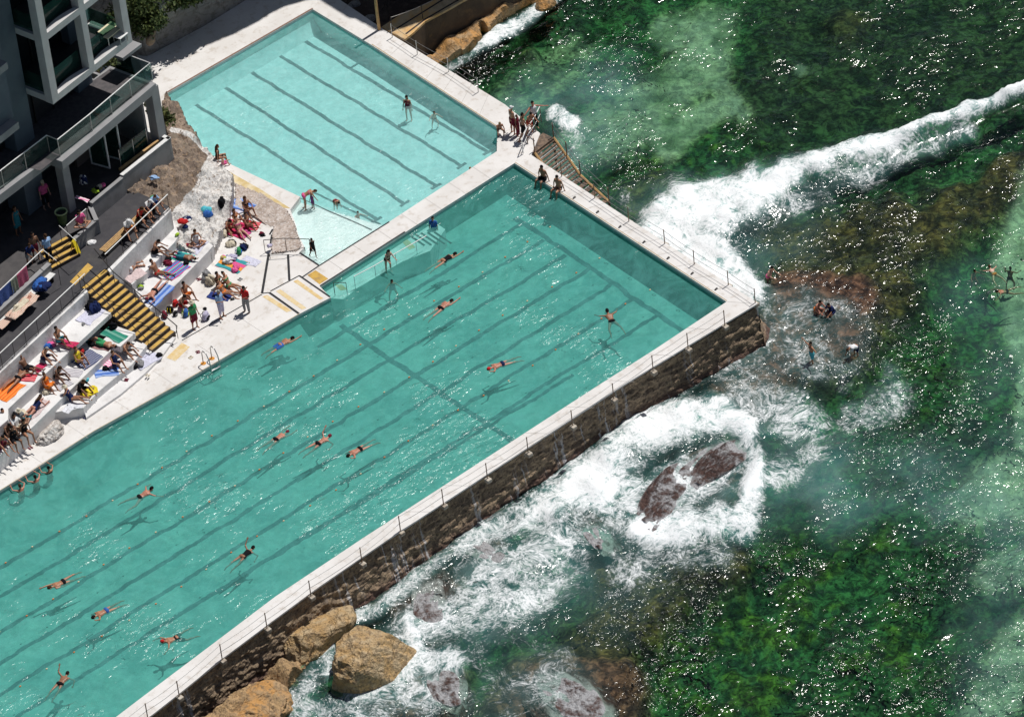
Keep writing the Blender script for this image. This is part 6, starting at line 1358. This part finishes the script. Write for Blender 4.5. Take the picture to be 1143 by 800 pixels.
person('long brown haired person hunched on the blue towels above the crimson group', 'sitknee', 276, 236, .15, 10, 8, 'brown', 'brown', 'long_hair', ('briefs:black', 'bikini_top:black'), fem=True)
# ---- terraces left of the stairs
person('man sitting with legs stretched on the raised top step with a teal towel', 'sitknee', 66, 381, 2.05, 20, 7, 'brown', 'black', wear=('trunks:teal',))
person('tanned person sitting by the pink and blue clothes on the top left terrace', 'sitfwd', 49, 400, 1.82, 16, 6, 'tan', 'grey', wear=('trunks:navy',))
person('dark tanned person on the crimson towel on the top left terrace', 'sitback', 30, 412, 1.82, 20, 5, 'dark', 'black', wear=('trunks:black',))
person('dark haired person leaning forward beside the grey patterned towel', 'sitfwd', 64, 421, 1.07, 18, 8, 'dark', 'brown', 'long_hair', ('briefs:black', 'bikini_top:black'), fem=True)
person('person wrapped in orange cloth on the middle left terrace', 'sitknee', 53, 433, 1.07, 14, 6, 'brown', 'brown', 'bun_hair', ('singlet:orange', 'skirt:orange'), fem=True)
person('person in black on the yellow towel, nearer the stairs', 'sitfwd', 90, 436, .64, 16, 7, 'brown', 'brown', wear=('shirt:black', 'trunks:black'))
person('person with a sun hat and blue patterned cloth on the yellow towel', 'sitback', 80, 446, .64, 22, 2, 'tan', 'brown', None, ('sun_hat:cream', 'swimsuit:navy'), fem=True)
person('very tanned person leaning forward beside the green towel near the stairs', 'sitfwd', 140, 394, .62, 18, 7, 'tan', 'brown', wear=('trunks:grey',))
person('person in navy shorts sitting on the lowest terrace by the white and blue towel', 'sitknee', 129, 408, .62, 16, 7, 'tan', 'brown', wear=('trunks:navy', 'singlet:navy'))
for k, (x, y, ps, z_, hx, hy, sk_, wr, hk_, lb) in enumerate([
    (8, 484, 'sitfwd', 1.06, 12, 8, 'dark', ('trunks:black',), 'short_hair', 'dark haired person nearest the left edge on the middle terrace'),
    (28, 483, 'sitedge', 1.06, 12, 9, 'tan', ('swimsuit:black',), 'long_hair', 'person with bare legs dangling to the promenade in the left edge group'),
    (19, 479, 'sitknee', 1.06, 14, 6, 'brown', ('shirt:white', 'trunks:cream'), 'short_hair', 'person in white in the middle of the left edge group'),
    (15, 491, 'sitedge', 1.06, 12, 9, 'brown', ('trunks:black', 'singlet:black'), 'bun_hair', 'person in black sitting on the terrace edge in the left edge group'),
    (4, 517, 'stand', .0, 10, 8, 'tan', ('trunks:blue', 'singlet:maroon'), 'short_hair', 'person in blue shorts standing on the promenade at the left edge'),
    (22, 472, 'sitcross', 1.06, 10, 6, 'brown', ('shirt:grey', 'sun_hat:cream'), None, 'person in a tan sun hat sitting above the left edge group'),
    (9, 474, 'sitback', 1.06, 12, 8, 'tan', ('briefs:navy', 'singlet:navy'), 'short_hair', 'person in navy leaning back behind the left edge group'),
    (1, 497, 'sitfwd', 1.06, 12, 8, 'tan', ('trunks:maroon',), 'short_hair', 'person in maroon shorts cut by the left edge of the terraces'),
    (25, 500, 'crouch', .0, -8, 6, 'dark', ('trunks:black', 'shirt:black'), 'short_hair', 'person in black crouching on the promenade among the sandals')]):
    person(lb, ps, x, y, z_, hx, hy, sk_, 'black', hk_, wr, fem=k in (1, 3))
# ---- upper walkway and building
person('brown haired person in a red top on the bench behind the right railing', 'sitfwd', 156, 243, 3.2, 14, 8, 'tan', 'brown', 'long_hair', ('singlet:red', 'trunks:black'), fem=True)
person('person in a striped white hooded top at the far end of the timber bench', 'sitfwd', 165, 233, 3.2, 12, 8, 'tan', 'black', None, ('swim_cap:white', 'shirt:white', 'trunks:navy'), s=.9)
person('person in a pale blue shirt beside the white hooded one at the railing end', 'sitfwd', 171, 228, 3.2, 12, 8, 'tan', 'brown', 'short_hair', ('shirt:lblue', 'trunks:blue'), s=.9)
person('person in a white and orange shirt bending over the timber bench nearest the stairs', 'sitfwd', 143, 256, 3.2, 8, 12, 'tan', 'blond', None, ('sun_hat:white', 'shirt:white', 'trunks:orange'))
person('man in a pale blue shirt and black trousers walking up the short yellow steps', 'stand', 56, 292, 3.2, -12, -8, 'tan', 'brown', wear=('shirt:lblue', 'trousers:black'))
person('dark skinned person standing by the corner of the towel railing', 'stand', 41, 290, 3.5, 8, 8, 'dark', 'black', wear=('trunks:maroon',))
person('person in navy leaning on the towel railing', 'lean', 34, 296, 3.5, 12, 8, 'brown', 'brown', wear=('shirt:navy', 'trunks:grey'), s=.9)
person('person in a faded pink shirt in the shade under the first floor slab', 'stand', 52, 232, 3.5, 10, 8, 'pale', 'grey', None, ('peaked_cap:cream', 'shirt:pink', 'long_shorts:black'))
person('person in a turquoise dress deep in the shade of the building terrace', 'stand', 21, 261, 3.5, 12, 6, 'brown', 'brown', 'long_hair', ('singlet:teal', 'skirt:teal'), fem=True)
person('dark haired person in pink and white behind the corner low wall', 'sitcross', 90, 250, 3.9, 8, 10, 'tan', 'black', 'long_hair', ('shirt:pink',), fem=True)
person('person lying on the white bench under a flowered sheet of cloth', 'supine', 24, 343, 3.22, 20, -19, 'red', 'brown', 'short_hair', ('trousers:cream', 'singlet:cream'))

# ================================================================== TOWELS, BAGS AND SMALL THINGS
def stripe_mat(name, cols, scale=7., axis=0):
    t = NT(name); z = t.n('ShaderNodeSeparateXYZ'); t.l(t.co, z.inputs[0])
    v = t.math('FRACT', t.math('MULTIPLY', z.outputs[axis], scale)); r_ = t.n('ShaderNodeValToRGB'); r_.color_ramp.interpolation = 'CONSTANT'
    e = r_.color_ramp.elements; e[0].color = (*cols[0], 1); e[1].position = 1/len(cols); e[1].color = (*cols[1], 1)
    for i, c_ in enumerate(cols[2:], 2): k = e.new(i/len(cols)); k.color = (*c_, 1)
    t.l(v, r_.inputs[0]); return t.done(t.bsdf(r_.outputs[0], .95, normal=t.bump(t.noise(14, 4), .3, .03), spec=.05))
def C_(n): return CC[n]
TM = dict(
 orange=stripe_mat('orange_striped_cloth', [(.75, .2, .04), (.8, .28, .06), (.7, .13, .03)], 5), navy=stripe_mat('navy_striped_cloth', [(.02, .03, .1), (.45, .47, .55), (.03, .04, .12)], 7),
 multi=stripe_mat('multicolour_striped_cloth', [(.05, .25, .5), (.55, .05, .25), (.1, .5, .45), (.25, .05, .3)], 2.6), aqua=stripe_mat('aqua_striped_cloth', [(.05, .4, .35), (.6, .1, .3), (.08, .5, .4)], 3),
 pink=stripe_mat('pink_striped_cloth', [(.75, .2, .4), (.78, .7, .72)], 6), grey=stripe_mat('grey_patterned_cloth', [(.45, .43, .46), (.68, .66, .68), (.3, .3, .34)], 8), bluest=stripe_mat('blue_striped_cloth', [(.1, .15, .4), (.5, .55, .7), (.06, .08, .2)], 6),
 dusty=cloth((.4, .22, .22)), green=stripe_mat('green_banded_cloth', [(.03, .2, .15), (.04, .24, .17), (.15, .35, .28)], 2.2), white=cloth((.72, .73, .78)), lav=cloth((.62, .62, .75)), red=stripe_mat('red_striped_cloth', [(.6, .03, .05), (.65, .35, .35), (.5, .02, .05)], 6),
 crimson=cloth((.55, .04, .12)), magenta=cloth((.6, .1, .3)), yellow=cloth((.78, .62, .04)), blue=stripe_mat('blue_cloth', [(.08, .17, .5), (.3, .4, .65)], 3), navyp=cloth((.03, .05, .2)), faint=cloth((.62, .5, .5)), cream=stripe_mat('flowered_cloth', [(.6, .42, .33), (.66, .58, .5), (.5, .28, .22)], 9), denim=cloth((.06, .1, .3)), rose=cloth((.42, .1, .17)), olive=cloth((.2, .22, .18)), teal=cloth((.03, .2, .25)), orangeteal=stripe_mat('orange_and_teal_cloth', [(.7, .3, .06), (.05, .3, .33), (.65, .1, .25)], 1.2))
def towel(label, mat, x, y, z, hx, hy, w=.75, l=1.5, seed=0, wr=.035, group=None, name='towel'):
    rs = np.random.default_rng(seed+5); nx, ny = 16, 28; p = U(x, y, z); vs = []
    ph = rs.random(6)*6
    for i in range(nx+1):
        for j in range(ny+1):
            a = (i/nx-.5)*w; b = (j/ny-.5)*l
            e = .03*math.sin(b*5+ph[0])*abs(a/w)*2+.02*math.sin(a*9+ph[1]); zz = .012+wr*max(0, float(fbm(np.array([a*4+seed]), np.array([b*4+ph[2]]), 3, seed)[0])-.42)*2
            vs.append((a+e*(1 if a > 0 else -1)+.02*math.sin(b*7+ph[3]), b+e, zz))
    fs = [(i*(ny+1)+j, (i+1)*(ny+1)+j, (i+1)*(ny+1)+j+1, i*(ny+1)+j+1) for i in range(nx) for j in range(ny)]
    mb = MB(); mb.add(vs, fs); ob = mb.build(name, TM[mat], local=True, smooth=True); ob.location = (p.x, p.y, z); ob.rotation_euler = (0, 0, head_of(x, y, z, hx, hy))
    so2 = ob.modifiers.new('s', 'SOLIDIFY'); so2.thickness = .01
    return tag(ob, label, 'towel', group)
def heap(label, cols, x, y, z, r=.3, seed=0, name='clothes_pile', cat='clothes pile', h=.5):
    """crumpled soft pile"""
    rs = np.random.default_rng(seed); p = U(x, y, z); root = empty(name, p, rs.random()*6, label, cat)
    for k, c_ in enumerate(cols):
        bm = bmesh.new(); bmesh.ops.create_icosphere(bm, subdivisions=4, radius=1); P_ = np.array([v.co[:] for v in bm.verts])
        rr_ = 1+.55*(fbm(P_[:, 0]*2.2+seed+k, P_[:, 1]*2.2+P_[:, 2]*1.7, 4, seed+k)-.5)*2
        ox, oy = (rs.random(2)-.5)*r*1.2*(len(cols) > 1)
        for v, q, s_ in zip(bm.verts, P_, rr_): v.co = (q[0]*r*.8*s_+ox, q[1]*r*.62*s_+oy, max(0, q[2]*r*h*s_+r*h*.5)+.01*k)
        me = bpy.data.meshes.new('cloth'); bm.to_mesh(me); bm.free(); me.polygons.foreach_set('use_smooth', [True]*len(me.polygons)); link('cloth', me, cloth(CC[c_]), root)
    return root
def bag(label, c_, x, y, z, s=1., rz=0., c2='black', kind='backpack'):
    root = empty(kind, U(x, y, z), rz, label, 'bag'); root.scale = (s, s, s); mb = MB()
    cap(mb, (-.1, 0, .16), (.1, 0, .16), .15, .15); cap(mb, (-.09, 0, .3), (.09, 0, .32), .12, .11); me = remesh(mb, 'bag', .03, 2); me.materials.clear(); me.materials.append(None); link('body', me, cloth(CC[c_]), root)
    mb = MB(); cap(mb, (-.08, -.12, .14), (.08, -.12, .14), .08, .08); me = remesh(mb, 'pocket', .025, 1); me.materials.clear(); me.materials.append(None); link('pocket', me, cloth(CC[c2]), root)
    for s_ in (-1, 1): mb = MB(); mb.tube([(s_*.08, .1, .38), (s_*.1, .2, .3), (s_*.1, .22, .15), (s_*.1, .12, .05)], .018, 6); mb.build('strap', cloth(CC[c2]), root, local=True)
    return root
def shoes(label, c_, x, y, z, rz=0.):
    root = empty('sandals', U(x, y, z), rz, label, 'sandals')
    for s_ in (-1, 1):
        mb = MB(); mb.prism([(s_*.07-.04, -.12), (s_*.07+.035, -.12), (s_*.07+.045, .05), (s_*.07+.02, .13), (s_*.07-.03, .12), (s_*.07-.05, .03)], .004, .03); o_ = mb.build('sole', cloth(CC[c_]), root, local=True, bevel=.006)
        mb = MB(); mb.tube([(s_*.07-.045, .03, .03), (s_*.07, .05, .06), (s_*.07+.045, .03, .03)], .009, 5); mb.build('strap', cloth(CC['black']), root, local=True)
# left terraces
towel('bright orange striped towel at the left end of the top terrace', 'orange', 9, 436, 1.8, 14, -13, 1.1, 1.6, 1)
towel('crimson towel with pale stripes left of the dark tanned sitter', 'red', 32, 421, 1.8, 16, 2, .7, .9, 2)
towel('small crimson towel under the right hand of the top terrace sitter', 'crimson', 44, 410, 1.81, 14, -12, .45, .8, 3)
heap('pink and blue heap of clothes on the top left terrace', ['pink', 'blue'], 57, 388, 1.8, .3, 4)
towel('white sheet on the raised step under the dark bag', 'lav', 101, 352, 2.02, 14, -13, 1.0, 1.5, 5)
heap('black heap of clothes on the raised step by the stairs', ['black', 'navy'], 102, 345, 2.02, .42, 6, h=.7)
heap('small grey cap lying alone on the raised step', ['grey'], 93, 362, 2.02, .14, 7, 'cap', 'cap')
towel('dark red towel under the man on the raised top step', 'crimson', 76, 383, 2.02, 20, 6, .45, 1.1, 8)
towel('green banded towel on the low raised block beside the stairs', 'green', 127, 374, 1.3, 18, 9, .75, 1.5, 9)
heap('black bag like heap behind the green towel', ['black'], 126, 366, 1.3, .28, 10, h=.9)
towel('dusty pink towel on the middle terrace below the green one', 'dusty', 116, 384, 1.05, 17, 4, 1., 1.1, 11)
heap('teal and grey pile at the left of the dusty pink towel', ['teal', 'black'], 100, 384, 1.05, .28, 12)
towel('navy striped towel with a red bag on the middle terrace', 'navy', 97, 401, 1.05, 16, -11, 1.25, 1.4, 13)
bag('red and black bag on the navy striped towel', 'red', 92, 395, 1.07, .8, .6)
towel('grey patterned towel beside the leaning sitter on the middle terrace', 'grey', 80, 416, 1.05, 16, 2, .7, 1.2, 15)
towel('pale towel with grey marks below the orange wrapped person', 'grey', 72, 430, 1.05, 16, -9, .5, .9, 16)['label'] = 'small crumpled pale towel right of the orange wrapped person'
towel('faded rose towel spread at the left end of the middle terrace', 'faint', 41, 457, 1.05, 13, -13, .7, 1.7, 17)
heap('round tan and grey hat lying beside the orange wrapped person', ['grey', 'cream'], 50, 437, 1.05, .26, 18, 'hat', 'hat')
towel('bright yellow towel on the lowest left terrace', 'yellow', 99, 437, .6, 15, -5, .8, 1.0, 19, .12)
towel('pale aqua cloth under the sun hat sitter', 'white', 84, 452, .6, 18, 3, .4, .9, 20)
heap('light blue bag behind the sitters on the yellow towel', ['aqua'], 96, 424, .6, .24, 21)
towel('pink and white striped towel on the lowest terrace', 'pink', 119, 405, .6, 16, 6, .7, 1.2, 22)
towel('blue patterned towel hanging toward the kerb on the lowest terrace', 'blue', 119, 416, .6, 17, -2, .6, 1.3, 23)
heap('black round cushion on the blue patterned towel', ['black'], 118, 412, .6, .24, 24, 'cushion', 'cushion')
towel('navy and white striped cloth on the kerb edge', 'bluest', 135, 415, .17, 10, -12, .6, 1.0, 25)
towel('white sheet with blue creases on the kerb by the stairs foot', 'lav', 163, 402, .17, 15, -9, 1.0, 1.5, 26)
heap('dark green and black bag on the kerb beside the white sheet', ['black', 'grey'], 153, 409, .17, .36, 27, 'beach_bag', 'bag')
heap('black pile at the foot of the yellow stairs', ['black'], 178, 397, .17, .24, 28)
shoes('brown sandals on the kerb below the striped cloth', 'maroon', 141, 424, .17, .6); shoes('tan sandals at the edge of the kerb', 'cream', 165, 419, .17, 2.)
shoes('dark sandals on the promenade right of the whitewashed rock', 'navy', 95, 466, 0, .4)
towel('white towel with small blue marks on the low terrace corner', 'white', 77, 456, .6, 12, -10, .5, .7, 29)
heap('tan and white heap of bags in the left edge group', ['cream', 'black', 'white'], 22, 465, 1.05, .38, 30, 'beach_bag', 'bag')
heap('teal round cushion right of the tan bag in the left edge group', ['teal'], 30, 467, 1.05, .34, 31, 'cushion', 'cushion', .4)
for k, (x, y, c_, lb) in enumerate([(38, 494, 'black', 'black sandals right of the left edge group'), (47, 490, 'navy', 'navy sandals nearest the whitewashed rock'), (15, 508, 'white', 'white sandals on the promenade below the left edge group'), (22, 503, 'black', 'black slippers between the left edge group and the pool'), (34, 500, 'maroon', 'maroon slippers beside the dangling feet')]):
    shoes(lb, c_, x, y, .0, k*.8)
heap('dark bag on the promenade under the left edge group', ['black', 'navy'], 11, 511, 0, .34, 32, 'beach_bag', 'bag')
# right terraces
towel('aqua and magenta striped towel at the top of the lower right terrace', 'aqua', 205, 287, .95, 15, 3, .75, 1.2, 33)
towel('blue and magenta striped beach towel in the middle of the lower right terrace', 'multi', 194, 302, .95, 16, -12, 1.1, 1.5, 34)
heap('dark red and black clothes between the two striped beach towels', ['maroon', 'black'], 189, 293, .95, .3, 35)
heap('black pile right of the striped beach towels', ['black'], 208, 294, .97, .22, 36)
towel('plain blue towel under the face down sunbather', 'blue', 178, 329, .95, 13, -13, .8, 1.9, 37)
towel('wide white sheet at the far end of the lower right terrace', 'lav', 212, 274, .95, 16, 4, 1.2, 1.6, 38)
heap('terracotta coloured cap lying on the wide white sheet', ['orange', 'maroon'], 209, 275, .97, .22, 39, 'cap', 'cap')
towel('rose towel under the curled sunbather on the upper right terrace', 'faint', 151, 308, 1.5, -14, 9, .7, 1.2, 40)
heap('small grey and green pile on the lower right terrace near the wall', ['grey', 'lime'], 156, 322, .95, .2, 41)
bag('bright red bag beside the resting men', 'red', 196, 341, .0, .9, .3); bag('dark red bag below the handrail of the stairs', 'maroon', 184, 354, .0, .95, 1.2)
bag('black bag with yellow marks among the bags by the terrace face', 'black', 190, 348, .0, .9, 2.2, 'yellow'); bag('second black bag lying right of the yellow marked bag', 'black', 196, 352, .0, .7, .2, 'grey')
bag('blue and teal bag standing between the resting men and the green dressed person', 'blue', 208, 352, .0, 1., .8, 'lime')
bag('lilac and white bag right of the green dressed person', 'lav', 230, 356, .0, 1.15, .4, 'black', 'beach_bag')
heap('black cap lying on the deck above the lilac bag', ['black'], 229, 345, .0, .15, 42, 'cap', 'cap')
heap('olive beach chair like bag left of the reclining sunbathers', ['olive' if 'olive' in CC else 'grey', 'cream'], 235, 314, 0, .4, 43, 'beach_bag', 'bag', .9)['label'] = 'olive and tan bag left of the reclining sunbathers'
shoes('black sandals below the reclining sunbathers', 'black', 259, 334, .0, 1.1); shoes('dark sandals above the olive bag', 'black', 229, 302, .0, .3)
shoes('maroon sandals left of the olive bag', 'maroon', 222, 312, .0, 1.3); shoes('grey sandals right of the reclining sunbathers', 'grey', 268, 312, .0, .2)
towel('towel under the orange bikini sunbather', 'navyp', 245, 331, .0, 18, 3, .6, 1.3, 44)['label'] = 'dark blue towel under the orange bikini sunbather'
towel('orange and teal towel with a white heap on the white deck', 'orangeteal', 259, 295, .0, 16, 6, 1.1, 1.6, 45)
heap('white heap of clothes on the orange and teal towel', ['white', 'lav'], 258, 291, .02, .36, 46)
heap('hot pink clothes on the lower edge of the orange and teal towel', ['pink', 'pink'], 262, 301, .02, .28, 47, h=.4); heap('pink and lime pile on the upper corner of the orange and teal towel', ['pink', 'lime'], 250, 288, .02, .2, 48)
heap('black and tan bag, upper of the dark bags on the white deck', ['black', 'cream'], 259, 273, .0, .34, 49, 'beach_bag', 'bag'); heap('black spread bag pointing right on the white deck', ['black', 'navy'], 271, 275, .0, .3, 50, 'beach_bag', 'bag')
bag('dark green bag, lowest of the dark bags on the white deck', 'green', 267, 283, .0, .95, .9, 'blue')
towel('crimson towel under the crowded group of four', 'crimson', 264, 256, .0, 16, 4, 1.3, 1.7, 51); towel('magenta towel corner in front of the crowded group', 'magenta', 272, 262, .006, 12, -8, .6, .8, 52); towel('red printed towel right of the crowded group', 'red', 282, 252, .0, 14, 2, .7, .8, 53)
towel('blue patterned towels under the hunched brown haired person', 'blue', 270, 229, .1, 16, 6, .8, 1.4, 54); towel('white sheet left of the hunched brown haired person', 'lav', 264, 234, .05, 12, -4, .8, .9, 55)
heap('dark red bag standing on the rock above the blue towels', ['maroon'], 256, 223, .15, .24, 56, 'beach_bag', 'bag'); heap('pale pink bundle left of the white sheet', ['pink'], 257, 231, .1, .18, 57)
heap('turquoise bag on the whitewashed rocks', ['aqua', 'blue'], 232, 238, .75, .36, 58, 'beach_bag', 'bag'); heap('black bag propped on the whitewashed rocks', ['black'], 248, 232, .3, .42, 59, 'beach_bag', 'bag', 1.1)
heap('small black pile in the rock cleft left of the black bag', ['black'], 237, 223, .7, .28, 60); heap('white and blue bundle with a red cap in the rock cleft', ['white', 'navy', 'red'], 210, 246, 1.7, .34, 61, h=.4)
heap('navy cloth below the white and blue bundle in the rock cleft', ['navy'], 207, 254, 1.5, .22, 62)
heap('lime green ball like bag at the wall end beside the rocks', ['lime'], 198, 262, 1.55, .16, 63, 'beach_bag', 'bag')
heap('black and brown sandals heap by the thin rail', ['black', 'maroon'], 293, 262, 0, .18, 64, 'sandals_heap', 'sandals'); heap('lilac towel draped on the thin rail post', ['lav'], 301, 275, .3, .2, 65, 'draped_towel', 'towel')
heap('light blue cloth on the brown rock below the low wall', ['lblue'], 172, 199, 2.9, .3, 66, h=.3)
shoes('dark sandals at the stairs foot on the promenade', 'black', 191, 385, .0, .2); shoes('brown sandals above the pool ladder', 'maroon', 221, 393, .0, 1.2); shoes('tan sandals left of the pool ladder', 'cream', 213, 399, .0, .2)
heap('white crumpled shirt on the dark walkway', ['white'], 102, 271, 2.75, .3, 67, h=.3)
# towels hung on rails and the bench
def hung(label, mat, x, y, z, w, drop, seed):
    p = U(x, y, z); d = (U(47.5, 278.5, 4.6)-U(-30, 352, 4.6)).normalized(); nn_ = V((d.y, -d.x, 0)); vs = []; n = 14; m = 12
    for i in range(n+1):
        for j in range(m+1):
            a = (i/n-.5)*w; t_ = j/m; b = nn_*(.045+.03*math.sin(i*.9+seed)*t_); q = p+d*a+b; vs.append((q.x, q.y, p.z-t_*drop))
    fs = [(i*(m+1)+j, (i+1)*(m+1)+j, (i+1)*(m+1)+j+1, i*(m+1)+j+1) for i in range(n) for j in range(m)]
    mb = MB(); mb.add(vs, fs); ob = mb.build('hanging_towel', TM[mat], origin=tuple(p), smooth=True); so2 = ob.modifiers.new('s', 'SOLIDIFY'); so2.thickness = .015
    tag(ob, label, 'towel')
hung('dark blue towel hanging on the terrace railing at the left edge', 'denim', 4, 319, 4.6, 1.25, .95, 1); hung('olive grey towel hanging between the blue and rose towels', 'olive', 14, 310, 4.6, .55, .9, 2); hung('rose towel hanging on the terrace railing', 'rose', 23, 301.5, 4.6, .9, .95, 3)
heap('blue crumpled cloth heaped on the white bench near the steps', ['denim' if 'denim' in CC else 'blue', 'navy', 'blue'], 48, 318, 3.2, .5, 68, h=.4)
towel('flowered cloth spread on the white bench', 'cream', 25, 342, 3.36, 20, -19, .75, 2.3, 69, .12)
towel('terracotta cloth at the left end of the white bench', 'cream', 4, 361, 3.21, 20, -19, .5, .9, 70)['label'] = 'terracotta coloured cloth at the far left end of the white bench'
towel('pink and orange towel draped over the low wall corner of the building terrace', 'pink', 92, 222, 4.65, 14, 5, .25, .9, 71)
heap('lime green bag behind the low wall', ['lime', 'black'], 110, 214, 3.95, .26, 72, 'beach_bag', 'bag'); heap('pale pink cloth next to the lime green bag', ['pink', 'cream'], 114, 209, 3.95, .22, 73); heap('white and navy bundle against the low wall left of the lime bag', ['white', 'navy'], 93, 205, 4.2, .28, 74, h=1.2)
heap('green bag at the rock end of the timber bench', ['green'], 171, 222, 3.0, .26, 75, 'beach_bag', 'bag')

person('sunbather lying face down at the left end of the top terrace by the orange towel', 'prone', 20, 424, 1.82, 14, -13, 'brown', 'black', wear=('briefs:black',))
person('person in a yellow top seated behind the navy striped towel', 'sitknee', 88, 404, 1.07, 16, 7, 'tan', 'brown', 'bun_hair', ('singlet:yellow', 'briefs:black'), fem=True)
person('reddish sunbather propped on elbows on the faded rose towel', 'propped', 38, 458, 1.09, 14, -12, 'red', 'brown', 'long_hair', ('swimsuit:navy',), fem=True)
person('sunbather lying on the back on the dusty pink towel', 'supine', 115, 385, 1.09, 16, 4, 'tan', 'black', wear=('trunks:green',))
person('woman in white sitting on the far end of the wide white sheet', 'sitcross', 219, 271, .97, 6, 12, 'tan', 'brown', 'long_hair', ('swimsuit:white',), fem=True)
person('sunbather in teal lying on the aqua and magenta towel', 'supine', 204, 288, .99, 15, 3, 'brown', 'black', wear=('trunks:teal',), s=.95)
heap('small orange bag at the foot of the top terrace wall', ['orange'], 68, 371, 1.82, .2, 81, 'beach_bag', 'bag')
heap('grey rucksack slumped behind the pink and white striped towel', ['grey', 'black'], 111, 400, .62, .26, 82, 'beach_bag', 'bag', .9)
heap('navy and white pile between the kerb and the lowest terrace', ['navy', 'white'], 147, 398, .17, .26, 83)
heap('brown straw bag at the edge of the crimson towels', ['cream', 'maroon'], 248, 262, 0, .26, 84, 'beach_bag', 'bag', .9)
towel('small lilac towel laid beside the dark green bag on the white deck', 'lav', 280, 292, 0, 14, 5, .6, 1.1, 85)
